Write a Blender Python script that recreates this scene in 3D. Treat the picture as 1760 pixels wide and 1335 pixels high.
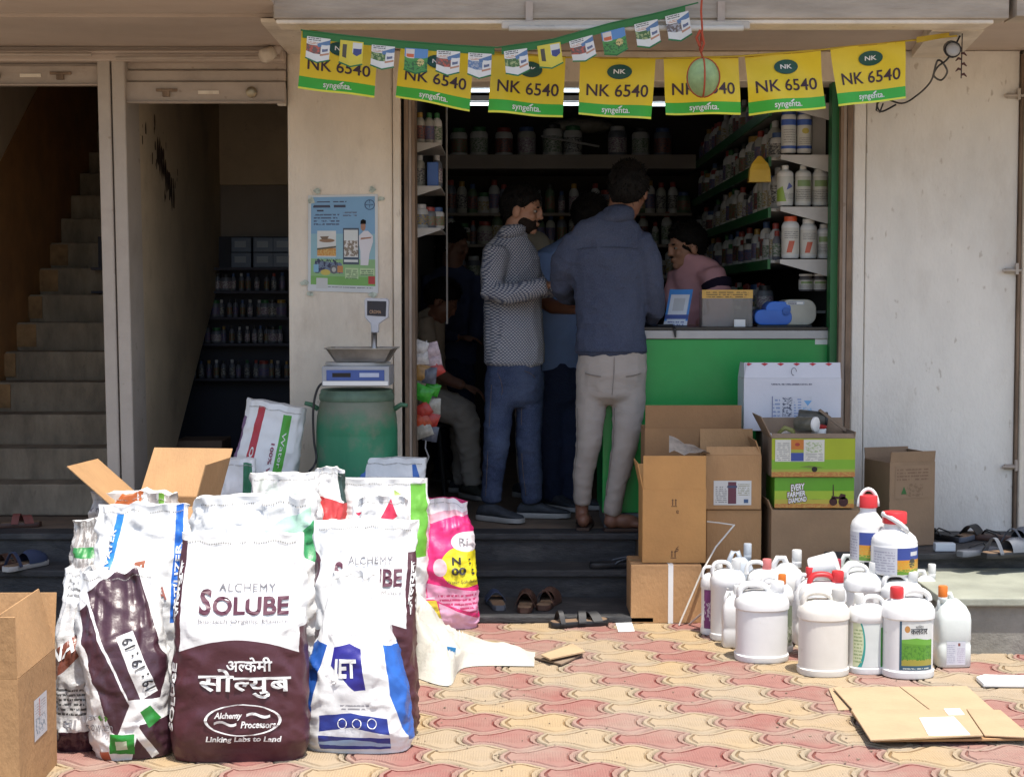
import bpy, bmesh, math, random
from mathutils import Vector, Matrix, noise, Euler
rnd = random.Random(7)
for _o in list(bpy.data.objects): bpy.data.objects.remove(_o)
SC = bpy.context.scene
COL = SC.collection
R = math.radians
# ---------------------------------------------------------------- camera
FPX, CAMH = 2700.0, 1.42
PITCH = math.atan(149.5 / FPX)
cam_d = bpy.data.cameras.new('camera')
cam_d.sensor_width = 36.0
cam_d.lens = FPX / 1760 * 36
cam_d.clip_end = 3000
cam_d.clip_start = .05
cam = bpy.data.objects.new('camera', cam_d)
COL.objects.link(cam)
cam.location = (0, 0, CAMH)
cam.rotation_euler = (R(90) - PITCH, 0, 0)
SC.camera = cam
# ---------------------------------------------------------------- sky, sun, exposure
SUN = Vector((.15, -.25, 1)).normalized()
w = bpy.data.worlds.new('World'); SC.world = w; w.use_nodes = True
nt = w.node_tree
for n in list(nt.nodes): nt.nodes.remove(n)
sky = nt.nodes.new('ShaderNodeTexSky'); sky.sky_type = 'NISHITA'; sky.sun_disc = False
sky.sun_elevation = math.asin(SUN.z)
sky.sun_rotation = math.atan2(SUN.x, SUN.y)
sky.dust_density = 2.5
bg = nt.nodes.new('ShaderNodeBackground'); bg.inputs[1].default_value = .15
wo = nt.nodes.new('ShaderNodeOutputWorld')
nt.links.new(sky.outputs[0], bg.inputs[0]); nt.links.new(bg.outputs[0], wo.inputs[0])
sl = bpy.data.lights.new('sun', 'SUN'); sl.energy = 3.5; sl.angle = R(.53); sl.color = (1, .95, .87)
so = bpy.data.objects.new('sun', sl); COL.objects.link(so)
so.rotation_euler = (-SUN).to_track_quat('-Z', 'Y').to_euler()
so.location = (0, 0, 8)
vs = SC.view_settings
vs.view_transform = 'Standard'; vs.look = 'None'; vs.exposure = .85; vs.gamma = 1; vs.use_curve_mapping = False
SC.cycles.max_bounces = 7; SC.cycles.diffuse_bounces = 4; SC.cycles.use_denoising = True
# ---------------------------------------------------------------- pixels -> rays (directions only; depth comes from the plane given)
_F = Vector((0, math.cos(PITCH), -math.sin(PITCH))); _U = Vector((0, math.sin(PITCH), math.cos(PITCH)))
def ray(px, py): return Vector((px - 880, 0, 0)) + _F * FPX - _U * (py - 667.5)
def AY(px, py, Y):
    d = ray(px, py); t = Y / d.y
    return Vector((d.x * t, Y, CAMH + d.z * t))
def AZ(px, py, z=0.0):
    d = ray(px, py); t = (z - CAMH) / d.z
    return Vector((d.x * t, d.y * t, z))
def AX(px, py, X):
    d = ray(px, py); t = X / d.x
    return Vector((X, d.y * t, CAMH + d.z * t))
def PX(Y): return Y / 2696.0          # metres per photo pixel at depth Y
# ---------------------------------------------------------------- object helpers
def tag(o, label=None, cat=None, group=None, kind=None):
    if label: o['label'] = label
    if cat: o['category'] = cat
    if group: o['group'] = group
    if kind: o['kind'] = kind
    return o
def empty(name, loc=(0, 0, 0), rz=0, label=None, cat=None, group=None, rot=None):
    o = bpy.data.objects.new(name, None); COL.objects.link(o)
    o.location = loc; o.rotation_euler = rot if rot else (0, 0, rz); o.empty_display_size = .05
    return tag(o, label, cat, group)
def link(name, me, parent=None, loc=None, rot=None):
    o = bpy.data.objects.new(name, me); COL.objects.link(o)
    if parent: o.parent = parent
    if loc is not None: o.location = loc
    if rot is not None: o.rotation_euler = rot
    return o
class MB:
    def __init__(s): s.v = []; s.f = []; s.m = []; s.uv = {}
    def add(s, vs, fs, mi=0, uvs=None):
        b = len(s.v); s.v += [tuple(q) for q in vs]
        s.f += [tuple(b + i for i in f) for f in fs]; s.m += [mi] * len(fs)
        if uvs:
            for i, q in enumerate(uvs): s.uv[b + i] = q
        return s
    def box(s, x0, x1, y0, y1, z0, z1, mi=0, M=None):
        vs = [Vector((x, y, z)) for x in (x0, x1) for y in (y0, y1) for z in (z0, z1)]
        if M: vs = [M @ q for q in vs]
        return s.add(vs, [(0, 1, 3, 2), (4, 6, 7, 5), (0, 4, 5, 1), (2, 3, 7, 6), (0, 2, 6, 4), (1, 5, 7, 3)], mi)
    def hexa(s, lo, hi, mi=0):      # lo, hi: 4 points each, same winding (counter-clockwise from above)
        return s.add(list(lo) + list(hi), [(3, 2, 1, 0), (4, 5, 6, 7), (0, 1, 5, 4), (1, 2, 6, 5), (2, 3, 7, 6), (3, 0, 4, 7)], mi)
    def slab(s, poly, off, mi=0):   # planar polygon of 3D points extruded by vector off
        n = len(poly); off = Vector(off); p = [Vector(q) for q in poly]
        nn = Vector((0, 0, 0))
        for i in range(n): nn += (p[i] - p[0]).cross(p[(i + 1) % n] - p[0])
        if nn.dot(off) > 0: p = p[::-1]
        fs = [tuple(range(n)), tuple(range(2 * n - 1, n - 1, -1))] + [(i, i + n, (i + 1) % n + n, (i + 1) % n) for i in range(n)]
        return s.add(p + [q + off for q in p], fs, mi)
    def rings(s, rs, mi=0, cap0=True, cap1=True, closed=True, uvs=None):
        n = len(rs[0]); vs = [q for r in rs for q in r]; fs = []
        for i in range(len(rs) - 1):
            for j in range(n if closed else n - 1):
                k = (j + 1) % n
                fs.append((i * n + j, i * n + k, (i + 1) * n + k, (i + 1) * n + j))
        if cap0: fs.append(tuple(range(n - 1, -1, -1)))
        if cap1: fs.append(tuple((len(rs) - 1) * n + j for j in range(n)))
        return s.add(vs, fs, mi, uvs)
    def lathe(s, prof, n=16, c=(0, 0, 0), mi=0, M=None, cap=True):
        rs = []
        for r, z in prof:
            ring = [Vector((c[0] + r * math.cos(2 * math.pi * j / n), c[1] + r * math.sin(2 * math.pi * j / n), c[2] + z)) for j in range(n)]
            rs.append([M @ q for q in ring] if M else ring)
        return s.rings(rs, mi, cap, cap)
    def tube(s, pts, r, n=8, mi=0, flat=1.0, up=None):
        pts = [Vector(p) for p in pts]; rs = []
        prev = None
        for i, p in enumerate(pts):
            t = (pts[min(i + 1, len(pts) - 1)] - pts[max(i - 1, 0)]).normalized()
            if prev is None:
                u = Vector(up) if up else (Vector((0, 0, 1)) if abs(t.z) < .9 else Vector((1, 0, 0)))
            else: u = prev
            a = (u - t * u.dot(t)).normalized(); b = t.cross(a); prev = a
            rr = r[i] if isinstance(r, (list, tuple)) else r
            rs.append([p + a * math.cos(2 * math.pi * j / n) * rr * flat + b * math.sin(2 * math.pi * j / n) * rr for j in range(n)])
        return s.rings(rs, mi)
    def ell(s, c, r, nu=16, nv=10, mi=0, M=None):
        c = Vector(c); rs = []
        for i in range(nv + 1):
            ph = math.pi * (i + .02) / (nv + .04) - math.pi / 2
            ring = [Vector((r[0] * math.cos(ph) * math.cos(2 * math.pi * j / nu), r[1] * math.cos(ph) * math.sin(2 * math.pi * j / nu), r[2] * math.sin(ph))) for j in range(nu)]
            rs.append([(M @ q if M else q) + c for q in ring])
        return s.rings(rs, mi)
    def mesh(s, name, mats, smooth=False, bevel=0, seg=1, sharp=None):
        me = bpy.data.meshes.new(name)
        me.from_pydata(s.v, [], s.f)
        for m in (mats if isinstance(mats, (list, tuple)) else [mats]): me.materials.append(m)
        me.polygons.foreach_set('material_index', s.m)
        if s.uv:
            ul = me.uv_layers.new(name='UVMap')
            for l in me.loops: ul.data[l.index].uv = s.uv.get(l.vertex_index, (0, 0))
        if bevel:
            bm = bmesh.new(); bm.from_mesh(me)
            es = [e for e in bm.edges if len(e.link_faces) == 2 and e.calc_face_angle(0) > .5]
            bmesh.ops.bevel(bm, geom=es, offset=bevel, segments=seg, affect='EDGES', profile=.6)
            bm.to_mesh(me); bm.free()
        if smooth:
            me.polygons.foreach_set('use_smooth', [True] * len(me.polygons))
            if sharp: me.set_sharp_from_angle(angle=R(sharp))
        me.update()
        return me
    def build(s, name, mats, parent=None, **k):
        return link(name, s.mesh(name, mats, **k), parent)
def spath(pts, n=6):
    P = [Vector(p) for p in pts]; out = []
    for i in range(len(P) - 1):
        a, b, c, d = P[max(i - 1, 0)], P[i], P[i + 1], P[min(i + 2, len(P) - 1)]
        for k in range(n):
            t = k / n; out.append(.5 * ((2 * b) + (c - a) * t + (2 * a - 5 * b + 4 * c - d) * t * t + (3 * b - a - 3 * c + d) * t ** 3))
    return out + [P[-1]]
_on = ['first', 'second', 'third', 'fourth', 'fifth', 'sixth', 'seventh', 'eighth', 'ninth', 'tenth', 'eleventh', 'twelfth', 'thirteenth', 'fourteenth', 'fifteenth', 'sixteenth', 'seventeenth', 'eighteenth', 'nineteenth', 'twentieth']
def ordn(i): return _on[i] if i < 20 else 'twenty ' + _on[i - 20] if i < 29 else 'thirtieth'
# ---------------------------------------------------------------- materials
def new_mat(name):
    m = bpy.data.materials.new(name); m.use_nodes = True
    nt = m.node_tree; b = nt.nodes['Principled BSDF']
    return m, nt, b
class NG:                                   # tiny node-graph helper
    def __init__(s, nt): s.nt = nt
    def n(s, t, **k):
        q = s.nt.nodes.new(t)
        for a, b in k.items(): setattr(q, a, b)
        return q
    def plug(s, sock, v):
        if hasattr(v, 'links') or isinstance(v, bpy.types.NodeSocket): s.nt.links.new(v, sock)
        else: sock.default_value = v
    def m(s, op, a, b=None, c=None):
        q = s.n('ShaderNodeMath', operation=op)
        s.plug(q.inputs[0], a)
        if b is not None: s.plug(q.inputs[1], b)
        if c is not None: s.plug(q.inputs[2], c)
        return q.outputs[0]
    def mix(s, f, a, b):
        q = s.n('ShaderNodeMix', data_type='RGBA')
        s.plug(q.inputs[0], f); s.plug(q.inputs[6], a if not isinstance(a, tuple) else (*a, 1)); s.plug(q.inputs[7], b if not isinstance(b, tuple) else (*b, 1))
        return q.outputs[2]
    def coord(s, which='Object'):
        return s.n('ShaderNodeTexCoord').outputs[which]
    def mapv(s, v, sc=(1, 1, 1), loc=(0, 0, 0), rot=(0, 0, 0)):
        q = s.n('ShaderNodeMapping'); s.plug(q.inputs[0], v)
        q.inputs[1].default_value = loc; q.inputs[2].default_value = rot; q.inputs[3].default_value = sc
        return q.outputs[0]
    def noise(s, v, scale, det=4, rough=.55):
        q = s.n('ShaderNodeTexNoise'); s.plug(q.inputs['Vector'], v)
        q.inputs['Scale'].default_value = scale; q.inputs['Detail'].default_value = det; q.inputs['Roughness'].default_value = rough
        return q.outputs['Fac']
    def ramp(s, f, a, b):
        q = s.n('ShaderNodeMapRange'); s.plug(q.inputs[0], f)
        q.inputs[1].default_value = a; q.inputs[2].default_value = b
        return q.outputs[0]
    def bump(s, h, st, dist=.01, nrm=None):
        q = s.n('ShaderNodeBump'); q.inputs['Strength'].default_value = st; q.inputs['Distance'].default_value = dist
        s.plug(q.inputs['Height'], h)
        if nrm is not None: s.plug(q.inputs['Normal'], nrm)
        return q.outputs[0]
_mats = {}
def dark(c, k): return tuple(x * k for x in c)
def pmat(name, col, rough=.6, var=.18, scale=5, bump=0, bscale=60, stain=0, scol=(.06, .045, .03), metal=0, spec=.4, sscale=2.2, stretch=(1, 1, 1), sub=0, spots=0):
    if name in _mats: return _mats[name]
    m, nt, b = new_mat(name); g = NG(nt)
    oi = g.n('ShaderNodeObjectInfo')
    va = g.n('ShaderNodeVectorMath', operation='ADD'); g.plug(va.inputs[0], g.coord())
    cmb = g.n('ShaderNodeCombineXYZ'); g.plug(cmb.inputs[0], g.m('MULTIPLY', oi.outputs['Random'], 17.0)); g.plug(cmb.inputs[1], g.m('MULTIPLY', oi.outputs['Random'], 5.0))
    g.plug(va.inputs[1], cmb.outputs[0])
    v = g.mapv(va.outputs[0], stretch)
    n1 = g.noise(v, scale, 6, .6)
    c = g.mix(g.ramp(n1, .3, .7), dark(col, 1 - var), tuple(min(1, x * (1 + var * .7)) for x in col))
    if stain:
        n2 = g.noise(v, sscale, 8, .68)
        c = g.mix(g.m('MULTIPLY', g.ramp(n2, .52, .78), stain), c, scol)
    if spots:
        n3 = g.noise(v, 22, 3, .5)
        c = g.mix(g.m('MULTIPLY', g.ramp(n3, .68, .74), spots), c, scol)
    g.plug(b.inputs['Base Color'], c)
    g.plug(b.inputs['Roughness'], g.m('ADD', rough - .08, g.m('MULTIPLY', n1, .16)))
    b.inputs['Metallic'].default_value = metal
    b.inputs['Specular IOR Level'].default_value = spec
    if sub: b.inputs['Subsurface Weight'].default_value = sub; b.inputs['Subsurface Radius'].default_value = (.02, .01, .006); b.inputs['Subsurface Scale'].default_value = .3
    if bump: g.plug(b.inputs['Normal'], g.bump(g.noise(v, bscale, 5, .6), bump, .01))
    _mats[name] = m
    return m
def emit(name, col, st):
    if name in _mats: return _mats[name]
    m, nt, b = new_mat(name)
    b.inputs['Base Color'].default_value = (*col, 1)
    b.inputs['Emission Color'].default_value = (*col, 1); b.inputs['Emission Strength'].default_value = st
    _mats[name] = m; return m
def poly_mask(g, U, V, pts):
    ar = sum(pts[i][0] * pts[(i + 1) % len(pts)][1] - pts[(i + 1) % len(pts)][0] * pts[i][1] for i in range(len(pts)))
    if ar < 0: pts = pts[::-1]
    out = None
    for i in range(len(pts)):
        (x0, y0), (x1, y1) = pts[i], pts[(i + 1) % len(pts)]
        a, bb = -(y1 - y0), (x1 - x0); cc = -(a * x0 + bb * y0)
        e = g.m('GREATER_THAN', g.m('ADD', g.m('MULTIPLY_ADD', U, a, cc), g.m('MULTIPLY', V, bb)), 0.0)
        out = e if out is None else g.m('MULTIPLY', out, e)
    return out
def artmat(name, base, layers, rough=.4, var=.06, bump=.15, bscale=30, stain=0, scol=(.1, .08, .06), spec=.5, wear=0):
    """flat print on a surface with UVs. layers: (kind, args, colour)"""
    m, nt, b = new_mat(name); g = NG(nt)
    uv = g.n('ShaderNodeUVMap').outputs[0]
    sp = g.n('ShaderNodeSeparateXYZ'); g.plug(sp.inputs[0], uv); U, V = sp.outputs[0], sp.outputs[1]
    ob = g.coord()
    c = base
    for kind, a, col in layers:
        if kind == 'poly': k = poly_mask(g, U, V, a)
        elif kind == 'rect': k = poly_mask(g, U, V, [(a[0], a[2]), (a[1], a[2]), (a[1], a[3]), (a[0], a[3])])
        elif kind == 'ell':
            k = g.m('LESS_THAN', g.m('ADD', g.m('POWER', g.m('ABSOLUTE', g.m('DIVIDE', g.m('SUBTRACT', U, a[0]), a[2])), 2.0), g.m('POWER', g.m('ABSOLUTE', g.m('DIVIDE', g.m('SUBTRACT', V, a[1]), a[3])), 2.0)), 1.0)
        elif kind == 'arch':   # below an arch v < v0 + amp*(1-((u-.5)*2)^2), inside u0..u1
            q = g.m('POWER', g.m('ABSOLUTE', g.m('MULTIPLY_ADD', U, 2.0, -1.0)), 2.0)
            k = g.m('LESS_THAN', V, g.m('MULTIPLY_ADD', q, -a[1], a[0] + a[1]))
        elif kind == 'lines':  # rows of fine print in a rect: (u0,u1,v0,v1,rows)
            k = poly_mask(g, U, V, [(a[0], a[2]), (a[1], a[2]), (a[1], a[3]), (a[0], a[3])])
            ph = g.m('FRACT', g.m('MULTIPLY', g.m('SUBTRACT', V, a[2]), a[4] / (a[3] - a[2])))
            k = g.m('MULTIPLY', k, g.m('LESS_THAN', ph, .5))
            nn = g.n('ShaderNodeTexNoise'); g.plug(nn.inputs['Vector'], g.mapv(uv, (1, a[4] / (a[3] - a[2]) * .02, 1))); nn.inputs['Scale'].default_value = a[5] if len(a) > 5 else 60
            k = g.m('MULTIPLY', k, g.m('GREATER_THAN', nn.outputs['Fac'], .44))
        elif kind == 'blotch':  # noisy picture area
            k = poly_mask(g, U, V, [(a[0], a[2]), (a[1], a[2]), (a[1], a[3]), (a[0], a[3])])
            k = g.m('MULTIPLY', k, g.m('GREATER_THAN', g.noise(g.mapv(uv, (1, 1, 1), (a[5] if len(a) > 5 else 0, 0, 0)), a[4], 4, .6), .52))
        if wear: k = g.m('MULTIPLY', k, g.m('SUBTRACT', 1.0, g.m('MULTIPLY', g.ramp(g.noise(ob, 55, 5, .7), .62, .7), wear)))
        c = g.mix(k, c, col)
    n1 = g.noise(ob, 9, 5, .6)
    c2 = g.n('ShaderNodeMix', data_type='RGBA', blend_type='MULTIPLY'); c2.inputs[0].default_value = 1
    g.plug(c2.inputs[6], c if not isinstance(c, tuple) else (*c, 1))
    rr = g.mix(g.ramp(n1, .3, .7), (1 - var * 2,) * 3, (1, 1, 1)); g.plug(c2.inputs[7], rr)
    out = c2.outputs[2]
    if stain: out = g.mix(g.m('MULTIPLY', g.ramp(g.noise(ob, 4, 8, .7), .52, .75), stain), out, scol)
    g.plug(b.inputs['Base Color'], out)
    b.inputs['Roughness'].default_value = rough; b.inputs['Specular IOR Level'].default_value = spec
    if bump: g.plug(b.inputs['Normal'], g.bump(g.noise(ob, bscale, 5, .65), bump, .01))
    return m
# ---------------------------------------------------------------- lettering
_tc = {}
def text2d(s, bold=0.0, shear=0.0, space=1.0):
    k = (s, bold, shear, space)
    if k in _tc: return _tc[k]
    cu = bpy.data.curves.new('t', 'FONT'); cu.body = s; cu.size = 1; cu.offset = bold; cu.shear = shear; cu.space_character = space
    cu.resolution_u = 3; cu.align_x = 'LEFT'
    o = bpy.data.objects.new('t', cu); COL.objects.link(o)
    dg = bpy.context.evaluated_depsgraph_get(); me = o.evaluated_get(dg).to_mesh()
    bm = bmesh.new(); bm.from_mesh(me); bmesh.ops.triangulate(bm, faces=bm.faces); 
    bmesh.ops.dissolve_degenerate(bm, dist=1e-5, edges=bm.edges)
    vs = [(v.co.x, v.co.y) for v in bm.verts]; bm.verts.index_update(); fs = [tuple(v.index for v in f.verts) for f in bm.faces]
    bm.free(); o.evaluated_get(dg).to_mesh_clear(); bpy.data.objects.remove(o); bpy.data.curves.remove(cu)
    if not vs: vs = [(0, 0), (1, 0), (0, 1)]; fs = []
    _tc[k] = (vs, fs); return vs, fs
def fit_text(mb, s, x0, x1, y0, y1, fn, mi=0, **k):
    """letters of s stretched into the rectangle, every vertex sent through fn(x, y)"""
    vs, fs = text2d(s, **k)
    ax, bx = min(v[0] for v in vs), max(v[0] for v in vs); ay, by = min(v[1] for v in vs), max(v[1] for v in vs)
    mb.add([fn(x0 + (x - ax) / (bx - ax) * (x1 - x0), y0 + (y - ay) / (by - ay) * (y1 - y0)) for x, y in vs], fs, mi)
    return mb
def flat_poly(mb, pts, fn, mi=0, nsub=1):
    mb.add([fn(*p) for p in pts], [tuple(range(len(pts)))], mi); return mb
def grid_fn(mb, fn, u0, u1, v0, v1, nu, nv, mi=0, uv=True):
    vs = []; uvs = []
    for j in range(nv + 1):
        for i in range(nu + 1):
            a, b = i / nu, j / nv
            vs.append(fn(u0 + (u1 - u0) * a, v0 + (v1 - v0) * b)); uvs.append((a, b))
    fs = [(j * (nu + 1) + i, j * (nu + 1) + i + 1, (j + 1) * (nu + 1) + i + 1, (j + 1) * (nu + 1) + i) for j in range(nv) for i in range(nu)]
    mb.add(vs, fs, mi, uvs if uv else None); return mb
# ================================================================ SETTING
M_wall = pmat('cream_paint', (.70, .615, .50), .75, .14, 3, .45, 45, .75, (.42, .34, .26), spots=.7, sscale=2.8, stretch=(1.3, 1, .6))
M_wall2 = pmat('cream_paint_panel', (.70, .66, .59), .7, .12, 2.5, .4, 60, .6, (.47, .41, .34), spots=.8, stretch=(1.2, 1, .6))
M_soffit = pmat('pink_buff_paint', (.50, .41, .34), .8, .12, 2, .2, 30, .4, (.27, .2, .16), stretch=(.5, 1, 1))
M_beam = pmat('weathered_concrete', (.42, .36, .29), .85, .3, 6, .6, 25, .6, (.16, .12, .09), stretch=(.35, 1, 2))
M_rail = pmat('old_shutter_steel', (.40, .33, .27), .6, .15, 5, .25, 40, .5, (.16, .1, .07), spots=.4)
M_rust = pmat('rusty_guide', (.22, .15, .1), .75, .45, 14, .6, 50, .6, (.05, .03, .02), stretch=(1, 1, .25))
M_dark = pmat('dark_gap', (.025, .02, .018), .8)
M_guide = pmat('guide_paint', (.43, .37, .31), .6, .1, 3, .2, 50, .35, (.2, .15, .1), spots=.5)
M_granite = pmat('dark_granite', (.038, .038, .04), .65, .4, 30, .4, 90, .75, (.115, .108, .10), sscale=9, stretch=(.5, 1, 1.6))
M_plat = pmat('worn_floor', (.17, .125, .09), .7, .3, 8, .3, 40, .5, (.28, .2, .13))
M_ledge = pmat('greenish_stone', (.30, .31, .25), .55, .2, 5, .2, 60, .5, (.2, .2, .16))
M_conc = pmat('stair_concrete', (.28, .235, .175), .9, .35, 7, .8, 40, .6, (.10, .08, .06), stretch=(1.5, 1, .6), spots=.3)
M_orange = pmat('orange_paint', (.40, .21, .09), .6, .25, 4, .2, 30, .5, (.12, .05, .02))
M_tan = pmat('tan_wall_paint', (.54, .43, .29), .75, .15, 3, .2, 40, .45, (.14, .1, .07), spots=.3)
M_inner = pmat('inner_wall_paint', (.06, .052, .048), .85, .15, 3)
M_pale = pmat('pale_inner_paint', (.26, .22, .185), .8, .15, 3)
M_black = pmat('black_plastic', (.015, .015, .017), .45, .2)
M_white = pmat('white_plastic', (.72, .72, .70), .35, .06, 4)
M_green = pmat('green_laminate', (.02, .29, .06), .32, .14, 3, .08, 20, .3, (.06, .30, .10), spots=.15)
M_greend = pmat('green_edge', (.015, .13, .035), .4, .15, 4)
M_alu = pmat('grey_edge_trim', (.38, .37, .36), .4, .1, 8)
FY = 7.6            # facade plane
PZ = .30            # platform level
def fx(px, Y=FY): return AY(px, 600, Y).x
def fz(py, Y=FY): return AY(880, py, Y).z
# ---- ground and paving
g = MB(); g.add([(-1500, -1500, -.05), (1500, -1500, -.05), (1500, 1500, -.05), (-1500, 1500, -.05)], [(0, 1, 2, 3)])
tag(g.build('ground', pmat('dusty_earth', (.3, .24, .17), .9, .25, .7, .3, 20)), kind='structure')
def paver_mat(name, col, col2):
    m, nt, b = new_mat(name); q = NG(nt)
    oi = q.n('ShaderNodeObjectInfo'); oc = q.coord()
    rn = oi.outputs['Random']
    n1 = q.noise(oc, 13, 7, .65)
    off = q.n('ShaderNodeVectorMath', operation='ADD'); q.plug(off.inputs[0], oi.outputs['Location']); q.plug(off.inputs[1], oc)
    n2 = q.noise(off.outputs[0], 2.2, 6, .62); n3 = q.noise(off.outputs[0], 90, 3, .6)
    c = q.mix(rn, col, col2)
    c = q.mix(q.m('MULTIPLY', q.ramp(n2, .44, .72), .72), c, (.30, .25, .195))
    c = q.mix(q.m('MULTIPLY', q.ramp(n1, .52, .75), .4), c, dark(col, .62))
    c = q.mix(q.m('MULTIPLY', q.ramp(n3, .6, .8), .3), c, (.2, .15, .1))
    q.plug(b.inputs['Base Color'], c); b.inputs['Roughness'].default_value = .82; b.inputs['Specular IOR Level'].default_value = .25
    sp = q.n('ShaderNodeSeparateXYZ'); q.plug(sp.inputs[0], oc)
    rib = q.m('SINE', q.m('MULTIPLY', sp.outputs[0], 2 * math.pi / .0085))
    inner = q.m('LESS_THAN', q.m('ABSOLUTE', sp.outputs[1]), .055)
    inner = q.m('MULTIPLY', inner, q.m('LESS_THAN', q.m('ABSOLUTE', q.m('SUBTRACT', sp.outputs[0], .01)), .085))
    h = q.m('ADD', q.m('MULTIPLY', q.m('MULTIPLY', rib, inner), .28), q.m('MULTIPLY', n3, .6))
    q.plug(b.inputs['Normal'], q.bump(h, .55, .004))
    return m
M_pr = [paver_mat('red_paver', (.255, .108, .09), (.28, .145, .12)), paver_mat('red_paver_groove', (.14, .03, .025), (.165, .05, .04)), paver_mat('red_paver_border', (.28, .16, .125), (.295, .185, .15))]
M_py = [paver_mat('yellow_paver', (.365, .262, .145), (.335, .262, .175)), paver_mat('yellow_paver_groove', (.22, .14, .065), (.2, .145, .085)), paver_mat('yellow_paver_border', (.345, .26, .16), (.315, .255, .175))]
pave = MB(); pave.add([(-7, -4, -.035), (7, -4, -.035), (7, 7.9, -.035), (-7, 7.9, -.035)], [(0, 1, 2, 3)])
pavement = tag(pave.build('pavement', pmat('paving_bed', (.19, .145, .10), .95, .3, 9, .4, 60)), kind='structure')
PL, PP, PA, PBL = .241, .196, .037, .035
def paver_mesh(m):
    N = 9
    def wv(x): return PA * math.sin(2 * math.pi * (x / PL + .5 - .64 + .25))
    top = [(-PL / 2 + PL * i / N) for i in range(N + 1)]
    out = []
    def hy(x): return PP / 2 + wv(x)
    for x in top: out.append((x, hy(x)))
    hr = hy(PL / 2)
    for t in (.6, .2, -.2, -.6): out.append((PL / 2 - PBL * (1 - t * t), hr * t))
    for x in top[::-1]: out.append((x, -hy(x)))
    for t in (-.6, -.2, .2, .6): out.append((-PL / 2 - PBL * (1 - t * t), hr * t))
    out = out[::-1]
    n = len(out)
    def inset(d):
        res = []
        for i in range(n):
            a, p, c = Vector(out[i - 1]), Vector(out[i]), Vector(out[(i + 1) % n])
            e1 = (p - a).normalized(); e2 = (c - p).normalized()
            nn = (Vector((-e1.y, e1.x)) + Vector((-e2.y, e2.x)))
            nn = nn.normalized() if nn.length > 1e-6 else Vector((-e1.y, e1.x))
            res.append(p + nn * d)
        return res
    rs = [[(p[0], p[1], z) for p in inset(d)] for d, z in ((.0025, -.034), (.0025, -.006), (.007, 0), (.018, .0), (.021, -.005), (.0265, -.005), (.030, .0008))]
    mb = MB(); mb.rings(rs, 0, False, True)
    n_ = len(out)
    for i_ in range(len(mb.f)): b_ = i_ // n_; mb.m[i_] = 2 if b_ in (0, 1, 2) else 1 if b_ in (3, 4, 5) and b_ != 5 else 0
    return mb.mesh('paver', m, smooth=True, sharp=35)
pm_r, pm_y = paver_mesh(M_pr), paver_mesh(M_py)
p0 = AZ(680 + 575 * .443, 1100 + 260 * .443)       # left tip of one red stone
k = 0
for r in range(-6, 16):
    yy = p0.y + PBL * 0 + r * PP - 1.0 * PP
    if yy < 4.35 or yy > 7.05: continue
    for c in range(-18, 20):
        # rows nearer the camera shift right by half a stone
        xx = p0.x + PL / 2 + c * PL - (r - 1) * PL / 2
        if xx < -2.0 or xx > 2.35: continue
        if xx < -.62 * yy / 5.2 and 4.95 < yy < 6.75: continue      # under the sacks
        if abs(xx) > .345 * yy + .12: continue
        k += 1
        z = rnd.uniform(-.0025, .0015)
        o = link('paver', pm_r if c % 2 == 0 else pm_y, pavement, (xx + rnd.uniform(-.001, .001), yy, z), (rnd.uniform(-.006, .006), rnd.uniform(-.006, .006), rnd.uniform(-.008, .008)))
# ---- steps, platform, ledge
st = MB(); st.box(-3.3, .62, 6.90, 7.56, -.03, -.002); st.box(-3.3, .6, 7.345, 7.58, -.002, .125); st.box(-3.3, .6, 7.585, 7.7, .0, .265)
steps = tag(st.build('front_steps', M_granite), kind='structure')
def tread(x0, x1, y0, y1, z0, z1, m=M_granite, name='tread', par=None):
    b = MB(); b.box(x0, x1, y0, y1, z0, z1); return b.build(name, m, par or steps, bevel=.006, seg=2)
tread(-3.3, .63, 6.88, 7.345, 0, .03); tread(-3.3, .625, 7.325, 7.585, .127, .16)
tread(-3.3, .62, 7.565, 7.75, .267, .297)
pf = MB(); pf.box(-3.3, 3.6, 7.6, 12.3, 0, .296); pf.box(-1.06, -.52, 7.02, 7.56, 0, .296)
tag(pf.build('platform', M_plat), kind='structure')
lg = MB(); lg.box(1.75, 4.5, 6.285, 7.6, -.03, .195)
ledge = tag(lg.build('side_ledge', pmat('ledge_concrete', (.24, .23, .2), .85, .25, 6, .5, 40, .4)), kind='structure')
tread(1.73, 2.52, 6.255, 6.98, .197, .23, M_ledge, 'stone_slab', ledge); tread(2.525, 3.6, 6.255, 6.98, .197, .23, M_ledge, 'stone_slab', ledge)
tread(1.40, 2.3, 6.95, 7.62, .27, .30, M_granite, 'stone_slab', ledge); tread(2.305, 3.6, 6.95, 7.62, .27, .30, M_granite, 'stone_slab', ledge)  # rear slabs: same stone as the front ones, canopy shade put into the dark colour
b = MB(); b.box(1.42, 3.6, 6.97, 7.62, -.03, .268); b.build('ledge_base', M_granite, ledge)
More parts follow.
